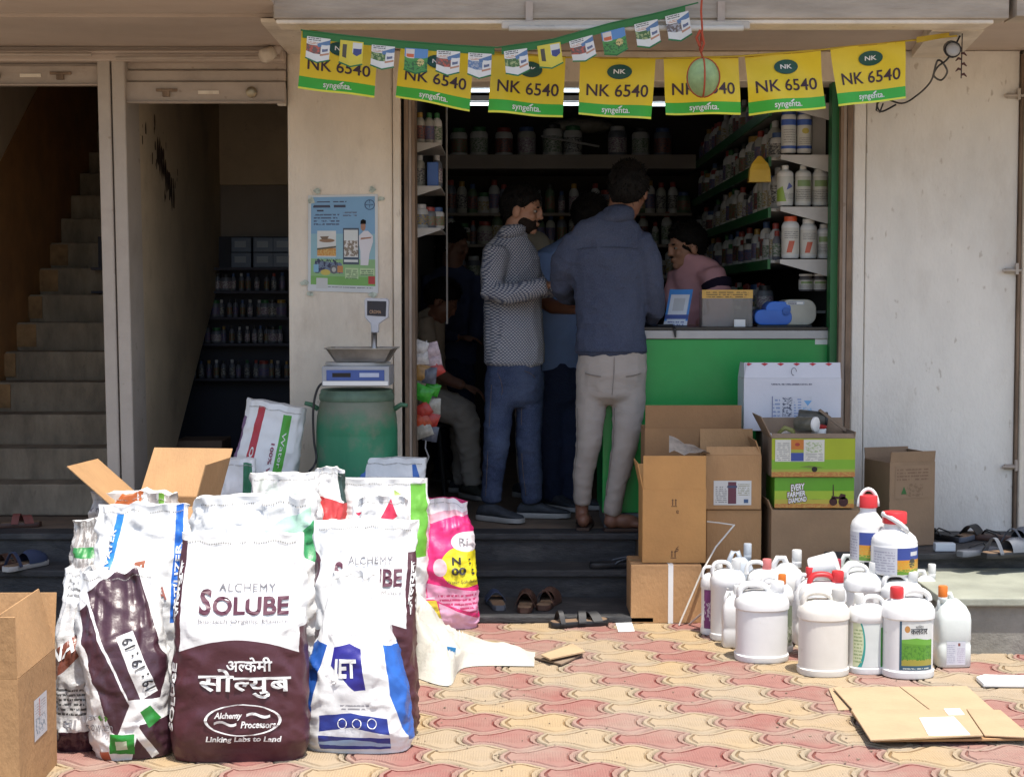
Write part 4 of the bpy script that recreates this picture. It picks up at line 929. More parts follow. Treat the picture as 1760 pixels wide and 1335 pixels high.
a = AY(955, 862, 8.44); shoe(P3, (a.x, a.y), (.7, -.7), M_shoe, M_sole); a = AY(987, 862, 8.48); shoe(P3, (a.x, a.y), (.9, -.4), M_shoe, M_sole)
# ---- cashier behind the counter
Y = 8.5
P4 = empty('person', (AY(1212, 850, Y).x, Y, PZ), 0, 'cashier in pink shirt with dark sleeve band, leaning behind the counter', 'person')
tor = [(1216, 640, 8.55, 52, .6), (1214, 560, 8.55, 50, .6), (1210, 510, 8.53, 48, .58), (1204, 475, 8.5, 47, .55), (1196, 450, 8.48, 36, .6), (1188, 440, 8.47, 22, .9)]
na = [(1222, 468, 8.42, 24), (1236, 510, 8.38, 24), (1236, 550, 8.34, 21), (1205, 562, 8.28, 17)]; fa = [(1168, 470, 8.58, 20), (1158, 510, 8.56, 19), (1162, 550, 8.45, 16)]
pel = [(1216, 630, 8.56, 48, .66), (1216, 690, 8.56, 46, .7)]; ll = [(1198, 680, 8.56, 24), (1198, 780, 8.55, 22), (1198, 865, 8.55, 18)]; rl = [(1236, 680, 8.56, 24), (1236, 780, 8.55, 22), (1236, 865, 8.55, 18)]
garment(P4, 'shirt', [tor, na, fa], M_pink, .012, seed=15); garment(P4, 'trousers', [pel, ll, rl], M_navyt, .014, seed=16)
chn = MB(); chain(chn, [(1231, 485, 8.405, 26.5), (1234, 496, 8.395, 26.5)]); put(chn, 'sleeve_band', M_band, P4, smooth=True)
q = MB()
for c in (tor, na, fa, pel, ll, rl): chain(q, thin(c, .8))
chain(q, [(1192, 460, 8.48, 19), (1186, 440, 8.48, 18)]); T4 = head(q, AY(1179, 424, 8.48), (-1, -.38), R(-8), 1.03)
for px in (1198, 1236): foot(q, (AY(px, 800, 8.55).x, 8.52), (0, -1))
hand(q, AY(1200, 563, 8.27), (-1, -.2, 0), (0, 1, 0), (0, 0, 1), .95, .4)
skin_body(P4, q, M_skin, .006); hair_on(T4, P4, 11, 1.05); face_bits(T4, P4, 0)
q = MB(); _ell(q, T4, (0, .092, -.044), (.024, .007, .005), 10); put(q, 'moustache', M_hair, P4, smooth=True)
# ---- seated man at the left
Y = 8.95
P5 = empty('person', (AY(740, 850, Y).x, Y, PZ), 0, 'seated man in olive shirt and grey trousers just inside the left jamb', 'person')
tor = [(734, 705, 9.05, 38, .7), (730, 640, 9.05, 36, .7), (732, 580, 9.03, 34, .65), (738, 545, 9.0, 28, .6), (746, 530, 8.98, 17, 1)]
na = [(730, 550, 8.92, 17), (738, 600, 8.86, 15), (752, 640, 8.84, 13)]
ll = [(738, 694, 8.98, 30), (765, 697, 8.95, 29), (797, 713, 8.9, 27), (804, 740, 8.9, 22), (808, 790, 8.92, 19), (811, 832, 8.93, 17)]
rl = [(738, 700, 9.1, 30), (790, 715, 9.2, 25), (795, 770, 9.2, 19), (795, 830, 9.2, 16)]
garment(P5, 'shirt', [tor, na], M_olive, .013, seed=21); garment(P5, 'trousers', [ll, rl], M_greyt, .011, .009, seed=22, f=12, sz=1.6)
q = MB()
for c in (tor, na, ll, rl): chain(q, thin(c, .8))
chain(q, [(752, 640, 8.84, 12), (775, 655, 8.8, 10), (795, 662, 8.78, 9)]); chain(q, [(745, 545, 8.98, 16), (752, 525, 8.97, 16)])
T5 = head(q, AY(759, 516, 8.95), (.9, -.1), R(-35), 1.0); hand(q, AY(797, 663, 8.78), (1, 0, -.3), (0, 1, 0), (.2, 0, 1), .95, .5)
skin_body(P5, q, M_skin2, .009); hair_on(T5, P5, 14)
a = AY(811, 835, 8.93); shoe(P5, (a.x - .01, a.y, PZ), (.55, -.8), pmat('dark_green_shoe', (.05, .055, .045), .7), M_sole, .26); a = AY(796, 835, 9.2); shoe(P5, (a.x, a.y, PZ), (.9, -.3), M_shoe, M_sole, .26)
st_ = empty('stool', (AY(733, 800, 9.08).x, 9.1, PZ), 0, 'dark round stool under the seated man', 'stool')
zs = AY(733, 725, 9.08).z - PZ
q = MB(); q.lathe([(.15, zs - .03), (.16, zs - .02), (.16, zs - .005), (.15, zs)], 20); q.build('seat', M_black, st_)
for ax in range(4):
    q = MB(); c, s = math.cos(ax * math.pi / 2 + .8), math.sin(ax * math.pi / 2 + .8); q.tube([(c * .15, s * .15, 0), (c * .1, s * .1, zs - .025)], .013); q.build('leg', M_black, st_)
# ---- two dim figures further in
def dim(Y, px, ytop, w, label, shirt, trs, cap=None, fv=(1, -.2)):
    r = empty('person', (AY(px, 800, Y).x, Y, PZ), 0, label, 'person')
    yf = 518 + (CAMH - PZ) * 2696 / Y; k = (yf - ytop) / 560
    def yy(t): return ytop + t * k
    tor = [(px, yy(300), Y, w * .9, .6), (px, yy(200), Y, w * .88, .6), (px, yy(120), Y, w, .55), (px, yy(100), Y, w * .8, .5), (px, yy(84), Y, w * .35, 1)]
    na = [(px - w * .85, yy(115), Y - .03, w * .36), (px - w, yy(190), Y - .05, w * .34), (px - w * .5, yy(240), Y - .18, w * .28), (px + w * .2, yy(245), Y - .25, w * .2)]
    fa = [(px + w * .85, yy(115), Y - .03, w * .36), (px + w, yy(190), Y - .05, w * .34), (px + w * .8, yy(250), Y - .15, w * .28)]
    pel = [(px, yy(290), Y, w * .85, .68), (px, yy(350), Y, w * .88, .7)]
    ll = [(px - w * .4, yy(330), Y, w * .46), (px - w * .4, yy(440), Y, w * .4), (px - w * .4, yy(540), Y, w * .3)]; rl = [(px + w * .4, yy(330), Y, w * .46), (px + w * .42, yy(440), Y, w * .4), (px + w * .42, yy(540), Y, w * .3)]
    garment(r, 'shirt', [tor, na, fa], shirt, .015, seed=px); garment(r, 'trousers', [pel, ll, rl], trs, .015, seed=px + 1)
    q = MB()
    for c in (tor, na, fa, pel, ll, rl): chain(q, thin(c, .8))
    chain(q, [(px, yy(95), Y, w * .38), (px, yy(60), Y, w * .38)]); T = head(q, AY(px, yy(42), Y), fv, R(-12)); hand(q, AY(px + w * .25, yy(245), Y - .26), (1, -.2, 0), (0, 1, 0), (0, 0, 1), .95, .4)
    skin_body(r, q, M_skin2, .01)
    if cap: shell(T, (0, -.01, .035), (.088, .108, .096), lambda p: p.z - .3 * p.y - .005, 3, cap, 'cap', r, amp=.002, f=9)
    else: hair_on(T, r, px)
    for s in (-.4, .42):
        a = AY(px + w * s, 700, Y); shoe(r, (a.x, Y - .02), (.6, -.8), M_shoe, M_sole, .26)
dim(9.75, 778, 388, 46, 'dim man in dark navy shirt standing behind the seated man', M_darksh, M_navyt)
dim(8.98, 917, 402, 40, 'person in pale cap and grey trousers standing behind the bearded man', M_darksh, M_greyt, cloth('pale_cap', (.36, .33, .27)))
# ================================================================ BANNERS, POSTER, SCALE
def quad_fn(c, Y, rip=.004, ph=0, off=0):
    P = [AY(p[0], p[1], Y) for p in c]        # TL TR BR BL
    def fn(u, v, o=0):
        a = P[3].lerp(P[2], u); b_ = P[0].lerp(P[1], u); p = a.lerp(b_, v)
        return p + Vector((0, rip * math.sin(u * 7 + ph) * (1.3 - v) + rip * .7 * math.sin(v * 5 + u * 3 + ph) - o, 0))
    return fn
M_letter = pmat('dark_letter', (.045, .02, .03), .5, .05); M_wletter = pmat('white_letter', (.72, .72, .7), .5, .03)
M_ban = artmat('banner_print', (.74, .55, .012), [('rect', (0, 1, 0, .22), (.035, .40, .03)), ('rect', (0, 1, 0, .035), (.72, .72, .06))], .45, .05, .08, 14)
M_oval = pmat('teal_oval', (.008, .07, .05), .4, .1)
bans = [((519, 50), (650, 76), (643, 168), (512, 152)), ((689, 78), (814, 92), (807, 192), (679, 166)), ((846, 90), (972, 100), (967, 203), (839, 194)), ((997, 100), (1127, 102), (1119, 205), (994, 198)),
        ((1140, 101), (1270, 98), (1274, 197), (1145, 197)), ((1281, 97), (1410, 87), (1419, 187), (1289, 198)), ((1427, 84), (1555, 72), (1556, 170), (1440, 184))]
ords = ['leftmost yellow and green seed banner, hanging over the cream pier', 'second yellow and green seed banner from the left, over the left jamb', 'third yellow and green seed banner, where the pennant string turns up', 'middle yellow and green seed banner with its logo fully visible', 'yellow and green seed banner half covered by the hanging gourd', 'yellow and green seed banner just right of the gourd', 'rightmost yellow and green seed banner in front of the cream panel']
for i, c in enumerate(bans):
    Yb = 6.8
    ctr = AY(sum(p[0] for p in c) / 4, sum(p[1] for p in c) / 4, Yb)
    root = empty('banner', ctr, 0, ords[i], 'banner', 'seed banners hung under the canopy')
    fn = quad_fn(c, Yb, .012 + .004 * (i % 3), i * 1.7)
    q = MB(); grid_fn(q, fn, 0, 1, 0, 1, 40, 20); put(q, 'banner_sheet', M_ban, root, smooth=True)
    q = MB(); grid_fn(q, lambda u, v: fn(u, v, .0), 0, 1, .985, 1.02, 8, 1); put(q, 'hem', pmat('ochre_hem', (.38, .24, .02), .6), root)
    q = MB(); fit_text(q, 'NK 6540', .1, .93, .35, .56, lambda u, v: fn(u, v, .002), bold=.012); put(q, 'number_print', M_letter, root)
    q = MB(); fit_text(q, 'syngenta.', .32, .70, .045, .165, lambda u, v: fn(u, v, .002), bold=.012); flat_poly(q, [(.535, .165), (.58, .205), (.6, .2), (.56, .15)], lambda u, v: fn(u, v, .0022)); put(q, 'brand_print', M_wletter, root)
    q = MB(); N = 24; flat_poly(q, [(.53 + .165 * math.cos(2 * math.pi * k / N), .77 + .125 * math.sin(2 * math.pi * k / N)) for k in range(N)], lambda u, v: fn(u, v, .004)); put(q, 'oval_logo', M_oval, root)
    q = MB(); fit_text(q, 'NK', .45, .61, .735, .81, lambda u, v: fn(u, v, .008), bold=.02); put(q, 'logo_print', M_wletter, root)
q = MB(); q.tube([AY(p[0], p[1], 6.8) for p in ((510, 49), (650, 75), (814, 91), (972, 99), (1127, 101), (1270, 97), (1410, 86), (1555, 71), (1645, 62))], .004, 6)
tag(q.build('yellow_rope', pmat('yellow_cord', (.5, .36, .03), .6)), 'yellow cord carrying the row of seed banners', 'cord')
q = MB(); fn = quad_fn(((1575, 64), (1632, 56), (1632, 64), (1575, 74)), 6.79); grid_fn(q, fn, 0, 1, 0, 1, 4, 1); tag(q.build('banner_tail', pmat('yellow_cord', (.5, .36, .03), .6)), 'loose yellow banner end tied near the right bracket', 'ribbon')
# pennant string
ps = empty('pennant_string', AY(855, 82, 6.52), 0, 'string of small printed pennants drooping and rising in front of the banners', 'bunting')
sp_ = [(517, 52), (600, 62), (690, 71), (780, 78), (855, 82), (950, 68), (1050, 40), (1120, 25), (1200, 5)]
q = MB(); q.tube([AY(a, b_, 6.52) for a, b_ in sp_], .003, 6); put(q, 'string', M_greend, ps)
def sy(px):
    for (a, b_), (c, d) in zip(sp_, sp_[1:]):
        if a <= px <= c: return b_ + (d - b_) * (px - a) / (c - a)
    return 60
for x0, x1 in ((520, 850), (862, 1178)):
    q = MB(); vs = []; n = 20
    for i in range(n + 1):
        px = x0 + (x1 - x0) * i / n; vs += [AY(px, sy(px), 6.52), AY(px, sy(px) + 13, 6.522)]
    q.add(vs, [(2 * i, 2 * i + 1, 2 * i + 3, 2 * i + 2) for i in range(n)]); put(q, 'header_strip', pmat('green_strip', (.02, .14, .03), .5), ps)
def pen_art(i, yellow):
    if yellow: return artmat('pennant%d' % i, (.55, .45, .03), [('rect', (.12, .3, .3, .85), (.06, .05, .03)), ('rect', (.55, .95, .55, .95), (.55, .55, .5)), ('poly', [(.58, .5), (.76, .42), (.94, .5), (.94, .72), (.58, .72)], (.03, .04, .16))], bump=0)
    if i in (3, 9): return artmat('pennant%d' % i, (.05, .22, .04), [('rect', (0, 1, .62, 1), (.08, .2, .42)), ('rect', (.05, .42, .6, .97), (.55, .5, .45)), ('rect', (.08, .4, .64, .78), (.5, .1, .03)), ('ell', (.7, .45, .16, .16), (.5, .4, .15)), ('blotch', (0, 1, .1, .5, 9, i), (.02, .09, .02))], bump=0)
    return artmat('pennant%d' % i, (.6, .6, .57), [('lines', (.06, .6, .86, .97, 1.5, 20), (.05, .05, .05)), ('lines', (.06, .55, .72, .83, 2, 30), (.45, .2, .1)), ('rect', (0, .62, .34, .68), [(.12, .07, .06), (.1, .17, .3), (.05, .12, .03), (.12, .09, .08)][i % 4]), ('blotch', (0, .62, .34, .66, 7, i * 3), [(.4, .08, .05), (.3, .33, .4), (.28, .33, .14), (.3, .3, .32)][i % 4]), ('poly', [(.45, .75), (1, .95), (1, .72), (.5, .62)], (.08, .16, .3)), ('rect', (.64, .96, .34, .72), (.6, .6, .58)), ('rect', (.68, .92, .44, .56), (.1, .12, .2)), ('rect', (.6, .98, .27, .36), (.4, .2, .12))], bump=0)
for i, (px, y0, y1) in enumerate(((548, 65, 108), (605, 71, 115), (659, 79, 120), (716, 84, 127), (771, 88, 130), (825, 92, 135), (886, 86, 130), (943, 76, 118), (998, 66, 106), (1053, 52, 95), (1110, 38, 82), (1163, 24, 70))):
    sl = (sy(px + 20) - sy(px - 20)) / 40; hw = 20; tl = -sl * 25
    cc = ((px - hw, y0 - sl * hw), (px + hw, y0 + sl * hw), (px + hw + tl, y1 - 6 + sl * hw), (px - hw + tl, y1 - 6 - sl * hw))
    fn = quad_fn(cc, 6.515, .003, i)
    q = MB(); pts = [(0, 0), (.5, -.16), (1, 0), (1, 1), (0, 1)]
    q.add([fn(u, v) for u, v in pts], [(0, 1, 2, 3, 4)], 0, [(u, max(0, v)) for u, v in pts]); pn = put(q, 'pennant', pen_art(i, i in (1, 7)), ps)
    q = MB(); bp = [(-.03, -.02), (.5, -.2), (1.03, -.02), (1, .04), (.5, -.13), (0, .04)]; q.add([fn(u, v, .0015) for u, v in bp], [(0, 1, 4, 5), (1, 2, 3, 4)]); put(q, 'pennant_edge', M_greend, ps)
# gourd on a red thread
gc = AY(1208, 134, 6.48); gr = empty('hanging_gourd', gc, 0, 'pale green gourd hanging on a red thread in front of the banners', 'gourd')
q = MB(); rs = []
for i in range(21):
    ph = math.pi * (i + .05) / 20.1 - math.pi / 2
    rs.append([gc + Vector(((.068 + .003 * math.cos(7 * a)) * math.cos(ph) * math.cos(a), .066 * math.cos(ph) * math.sin(a), .078 * math.sin(ph))) for a in [2 * math.pi * j / 28 for j in range(28)]])
q.rings(rs); put(q, 'gourd_body', pmat('gourd_skin', (.25, .36, .16), .5, .3, 18, .2, 30, .5, (.5, .52, .33), sscale=10), gr, smooth=True)
M_redt = pmat('red_thread', (.36, .06, .025), .8)
for a0 in (.0, -1.25, 1.3):
    q = MB(); q.tube([gc + Vector((.0695 * math.cos(t) * math.sin(a0), -.0675 * math.cos(t) * math.cos(a0), .0795 * math.sin(t))) for t in [(-.95 + 1.9 * k / 12) * math.pi / 2 for k in range(13)]], .0035, 5); put(q, 'net_strand', M_redt, gr)
q = MB(); q.tube([AY(1208, -30, 6.48), AY(1205, 20, 6.48), AY(1207, 50, 6.48), AY(1203, 85, 6.48), gc + Vector((0, 0, .079))], .0042, 6); q.tube([AY(1204, 52, 6.47), AY(1197, 66, 6.47), AY(1203, 80, 6.47)], .006, 6); q.tube([AY(1206, 55, 6.47), AY(1210, 75, 6.47), AY(1205, 90, 6.47)], .005, 6); put(q, 'thread', M_redt, gr)
# charm string and lamp holder by the right bracket, lamp holder on the left corner
lh = empty('lamp_holder', AY(1640, 80, 6.85), 0, 'black lamp holder with looping wires at the right of the banners', 'lamp holder')
a = AY(1636, 84, 6.85); q = MB(); q.tube([a + Vector((.03, .12, .03)), a + Vector((.01, .05, .01)), a + Vector((-.01, -.05, -.012))], [.02, .034, .036], 14); put(q, 'socket', M_black, lh, smooth=True, sharp=40)
q = MB(); q.lathe([(.028, 0), (.03, .006), (.018, .012)], 14, M=Matrix.Translation(a + Vector((-.012, -.056, -.014))) @ Matrix.Rotation(R(80), 4, 'X')); put(q, 'lens_ring', M_alu, lh, smooth=True)
q = MB(); q.tube(spath([AY(p, s, 6.86 + .7 * max(0, min(1, (s - 100) / 60))) for p, s in ((1650, 62), (1630, 100), (1612, 115), (1605, 130), (1618, 138), (1628, 122), (1612, 104), (1600, 140), (1575, 165), (1550, 178), (1520, 170), (1508, 180), (1515, 192), (1540, 180))]), .0045, 6); q.tube([AY(p, s, 7.46) for p, s in ((1508, 175), (1506, 190), (1512, 194), (1518, 178))], .004, 6); put(q, 'wire', M_black, lh)
ch_ = empty('charm_string', AY(1651, 100, 6.84), 0, 'dried chilli charm dangling on a thread at the right end', 'charm')
q = MB(); q.tube([AY(1654, 55, 6.84), AY(1652, 135, 6.84)], .0025, 5); put(q, 'thread', M_dark, ch_)
for k in range(6):
    q = MB(); p = AY(1652, 84 + k * 9, 6.84); s = 1 if k % 2 else -1; q.tube([p, p + Vector((.012 * s, 0, .004)), p + Vector((.024 * s, 0, -.008))], [.005, .006, .002], 6); put(q, 'chilli', pmat('dry_chilli', (.08, .02, .012), .5), ch_)
lh2 = empty('lamp_holder', AY(470, 90, 7.45), 0, 'buff painted lamp holder angled from the corner above the left doorway', 'lamp holder')
q = MB(); q.tube([AY(498, 66, 7.5), AY(480, 82, 7.47), AY(470, 90, 7.45)], [.014, .018, .026], 12); put(q, 'neck', M_soffit, lh2, smooth=True)
q = MB(); q.tube([AY(470, 89, 7.45), AY(452, 98, 7.43), AY(448, 100, 7.425)], [.03, .034, .02], 14); put(q, 'cup', M_wall, lh2, smooth=True)
# poster
po = empty('poster', AY(590, 420, FY - .004), 0, 'blue and green printed poster taped to the cream pier', 'poster')
pc = ((530, 336), (649, 334), (650, 504), (529, 500)); pf_ = quad_fn(pc, FY - .006, .0015)
q = MB(); grid_fn(q, pf_, 0, 1, 0, 1, 8, 10)
A_ = [('rect', (.04, .96, .07, .98), (.17, .33, .50)), ('rect', (.04, .96, .07, .6), (.24, .42, .48)), ('rect', (.04, .96, .07, .34), (.22, .40, .17)), ('rect', (.04, .96, .07, .16), (.16, .36, .08)),
      ('lines', (.07, .55, .87, .935, 1.2, 14), (.03, .03, .06)), ('lines', (.07, .22, .83, .865, 1, 16), (.03, .03, .06)), ('lines', (.08, .45, .69, .82, 4, 26), (.06, .09, .16)), ('lines', (.5, .7, .78, .84, 2, 22), (.1, .13, .2)),
      ('rect', (.13, .4, .36, .63), (.6, .6, .57)), ('rect', (.13, .4, .37, .45), (.5, .22, .04)), ('blotch', (.13, .4, .37, .44, 40), (.55, .35, .1)), ('poly', [(.13, .45), (.4, .475), (.4, .455), (.13, .43)], (.1, .08, .04)), ('ell', (.27, .53, .11, .02), (.25, .14, .07)), ('poly', [(.17, .57), (.3, .575), (.27, .54), (.2, .54)], (.16, .1, .06)),
      ('poly', [(.08, .2), (.5, .19), (.48, .3), (.1, .32)], (.12, .16, .24)), ('blotch', (.1, .46, .19, .34, 24), (.02, .025, .07)), ('ell', (.37, .23, .055, .045), (.1, .1, .11)), ('ell', (.37, .23, .03, .025), (.4, .4, .38)), ('ell', (.25, .2, .07, .03), (.5, .4, .08)), ('rect', (.08, .15, .2, .28), (.2, .4, .55)), ('rect', (.42, .5, .2, .27), (.45, .2, .06)),
      ('rect', (.5, .73, .285, .66), (.05, .07, .1)), ('rect', (.515, .715, .31, .64), (.6, .62, .6)), ('rect', (.515, .715, .37, .53), (.22, .17, .12)), ('blotch', (.515, .715, .37, .53, 26), (.6, .58, .55)), ('rect', (.515, .715, .335, .36), (.03, .06, .1)),
      ('rect', (.53, .72, .14, .25), (.42, .55, .3)), ('lines', (.54, .71, .14, .24, 5, 30), (.12, .2, .1)), ('rect', (.74, .95, .18, .25), (.42, .55, .3)), ('lines', (.75, .93, .18, .24, 3, 30), (.12, .2, .1)), ('rect', (.86, .955, .09, .17), (.4, .03, .03)), ('lines', (.28, .92, .045, .06, 1, 50), (.1, .1, .1)), ('rect', (.12, .28, .03, .14), (.5, .5, .48))]
put(q, 'poster_sheet', artmat('poster_print', (.55, .57, .57), A_, .4, .05, .05, 12), po, smooth=True)
q = MB(); ps2 = lambda u, v: pf_(u, v, .0012)
flat_poly(q, [(.75, .28), (.86, .28), (.88, .4), (.93, .52), (.93, .58), (.86, .63), (.8, .63), (.73, .58), (.73, .5), (.75, .42)], ps2); put(q, 'printed_figure', pmat('print_white', (.62, .60, .62), .5, .05), po)
q = MB(); flat_poly(q, [(.79 + .035 * math.cos(t), .675 + .045 * math.sin(t)) for t in [k * math.pi / 6 for k in range(12)]], ps2); flat_poly(q, [(.75, .54), (.9, .555), (.91, .57), (.76, .56)], ps2); put(q, 'printed_figure', M_skin, po)
q = MB(); flat_poly(q, [(.75, .7), (.83, .7), (.83, .735), (.79, .75), (.755, .735)], lambda u, v: pf_(u, v, .0016)); put(q, 'printed_figure', M_hair, po)
q = MB(); n = 24; ring = [(math.cos(2 * math.pi * k / n), math.sin(2 * math.pi * k / n)) for k in range(n)]
q.add([ps2(.885 + .075 * c, .895 + .053 * s) for c, s in ring] + [ps2(.885 + .062 * c, .895 + .044 * s) for c, s in ring], [(k, (k + 1) % n, n + (k + 1) % n, n + k) for k in range(n)])
for t, ax in (('BAYER', 0),): fit_text(q, t, .827, .943, .889, .901, ps2, bold=.04)
for k, chh in enumerate('BA ER'):
    if chh != ' ': fit_text(q, chh, .877, .893, .927 - k * .0155, .9385 - k * .0155, ps2, bold=.04)
put(q, 'round_logo', pmat('print_navy', (.05, .09, .18), .5), po)
M_tape = pmat('torn_tape', (.42, .46, .38), .4, .5, 60)
for (a, b_) in ((545, 328), (535, 345), (640, 326), (655, 342), (524, 486), (533, 505), (640, 507)):
    q = MB(); p = AY(a, b_, FY - .009); pts = [p + Vector((rnd.uniform(.012, .026) * math.cos(t), 0, rnd.uniform(.008, .02) * math.sin(t))) for t in [k * math.pi / 4 for k in range(8)]]
    q.slab(pts, (0, .001, 0)); put(q, 'tape', M_tape, po)
# drum
def drum_mat():
    m, nt, b = new_mat('green_drum'); g = NG(nt); o = g.coord(); sp = g.n('ShaderNodeSeparateXYZ'); g.plug(sp.inputs[0], o)
    n1 = g.noise(o, 9, 7, .65); n2 = g.noise(g.mapv(o, (5, 5, 1.6)), 1, 6, .65)
    c = g.mix(g.ramp(n2, .3, .7), (.018, .15, .075), (.035, .23, .115))
    k = g.m('ADD', sp.outputs[2], g.m('MULTIPLY', g.m('SUBTRACT', n1, .5), .22))       # grime that has run down from the lid
    c = g.mix(g.m('MULTIPLY', g.ramp(k, .52, .64), .85), c, (.15, .145, .105)); c = g.mix(g.m('MULTIPLY', g.ramp(n1, .5, .68), .6), c, (.17, .18, .13))
    g.plug(b.inputs['Base Color'], c); b.inputs['Roughness'].default_value = .5; g.plug(b.inputs['Normal'], g.bump(n1, .25, .008)); return m
dc = AY(614, 800, 7.3); DR = 70 * PX(7.3)
dr = empty('drum', (dc.x, 7.3, PZ), 0, 'green plastic drum with rusty stained shoulder, carrying the weighing scale', 'drum')
DH = AY(614, 668, 7.3).z - PZ
q = MB(); q.lathe([(DR * .86, 0), (DR * .93, .02), (DR * .985, .1), (DR, DH * .5), (DR * .995, DH * .7), (DR * .995, DH * .715), (DR * 1.0, DH * .72), (DR * .975, DH * .82), (DR * .92, DH * .9), (DR * .885, DH * .93)], 40); q.build('drum_body', drum_mat(), dr, smooth=True, sharp=50)
q = MB(); q.lathe([(DR * .9, DH * .925), (DR * .92, DH * .932), (DR * .92, DH * .965), (DR * .89, DH * .975), (DR * .88, DH * .995), (DR * .84, DH)], 40); q.build('lid', pmat('drum_lid', (.10, .16, .11), .6, .35, 8, .3, 40, .6, (.22, .2, .14)), dr, smooth=True, sharp=50)
for s in (-1, 1):
    q = MB(); q.tube([(s * DR * .93, -.03, DH * .87), (s * DR * 1.1, -.03, DH * .9), (s * DR * 1.25, -.04, DH * (.895 if s > 0 else .91))], [.012, .011, .009], 8); q.build('lug', pmat('drum_lug', (.06, .16, .09), .6), dr, smooth=True)
# weighing scale
sc_ = empty('weighing_scale', (AY(615, 662, 7.22).x, 7.25, DH + PZ), 0, 'electronic weighing scale with steel pan and raised display, standing on the green drum', 'scale')
M_steel = pmat('dull_steel', (.34, .32, .29), .35, .3, 12, .1, 40, .4, (.2, .15, .1), metal=.75)
Yc = 7.22
def bx(x0, x1, y0, y1, d0, d1, m, n, **k):
    a, b_ = AY(x0, y1, Yc), AY(x1, y0, Yc); q = MB(); q.box(a.x, b_.x, Yc + d0, Yc + d1, a.z, b_.z); return put(q, n, m, sc_, **k)
bx(558, 672, 628, 662, -.11, .17, pmat('scale_grey', (.33, .34, .36), .45, .15), 'base', bevel=.006, seg=2)
bx(566, 664, 634, 652, -.113, -.1105, pmat('scale_blue', (.05, .09, .28), .35), 'blue_panel', bevel=.0008)
for a_, b_ in ((576, 607), (622, 655)): bx(a_, b_, 639, 646, -.1145, -.1132, pmat('scale_pale', (.4, .44, .55), .4) if a_ > 600 else M_dark, 'panel_window')
bx(560, 670, 653, 660, -.1145, -.1102, M_wletter, 'trim_strip')
bx(598, 640, 619, 629, -.05, .1, M_black, 'load_post')
q = MB(); cx = AY(622, 600, Yc); z0, z1 = AY(600, 622, Yc).z, AY(600, 598, Yc).z
def rr(hw, hd, z): return [Vector((cx.x + hw * x, Yc + .03 + hd * y, z)) for x, y in ((-1, -.8), (-.9, -1), (.9, -1), (1, -.8), (1, .8), (.9, 1), (-.9, 1), (-1, .8))]
q.rings([rr(.115, .09, z0), rr(.12, .1, z0 + .004), rr(.158, .135, z1), rr(.165, .14, z1 + .002), rr(.165, .14, z1 - .002), rr(.152, .13, z1 - .004), rr(.115, .095, z0 + .01)], 0); put(q, 'pan', M_steel, sc_, bevel=0)
q = MB(); q.rings([[Vector((cx.x - .02 + hw * math.cos(t), Yc + .03 + .11 * math.sin(t), z)) for t in [2 * math.pi * k / 24 for k in range(24)]] for hw, z in ((.14, z0 - .02), (.155, z0 - .012), (.15, z0 - .001))]); put(q, 'platform_plate', pmat('scale_plate', (.4, .38, .35), .5), sc_, smooth=True)
q = MB(); q.tube([AY(643, 650, Yc + .15), AY(643, 570, Yc + .15)], .014, 12); put(q, 'display_pole', M_steel, sc_, smooth=True)
q = MB(); dd = [AY(a_, b_, Yc + .11) for a_, b_ in ((626, 515), (630, 512), (665, 513), (668, 517), (667, 546), (651, 557), (650, 572), (638, 572), (637, 557), (627, 546))]
q.slab(dd, (0, .05, 0)); put(q, 'display_housing', pmat('lilac_plastic', (.5, .5, .53), .4), sc_, bevel=.004)
q = MB(); dd = [AY(a_, b_, Yc + .108) for a_, b_ in ((631, 517), (664, 518), (663, 544), (631, 542))]; q.slab(dd, (0, .003, 0)); put(q, 'screen', pmat('dark_screen', (.015, .017, .03), .15), sc_)
q = MB(); c0_, c1_ = AY(635, 539, Yc + .1065), AY(655, 533, Yc + .1065); fit_text(q, 'CROMA', c0_.x, c1_.x, c0_.z, c1_.z, lambda x, z: Vector((x, Yc + .1065, z)), bold=.02); put(q, 'screen_print', pmat('tan_print', (.4, .25, .15), .5), sc_)
q = MB(); q.tube(spath([AY(p, s, 7.12) for p, s in ((575, 661), (556, 658), (546, 668), (540, 690), (538, 720), (540, 760), (544, 785))] + [AY(p, s, 7.08) for p, s in ((540, 800), (530, 812), (524, 830))]), .0055, 6); tag(q.build('power_cable', M_black, smooth=True), 'black cable hanging from the scale down the side of the drum', 'cable')
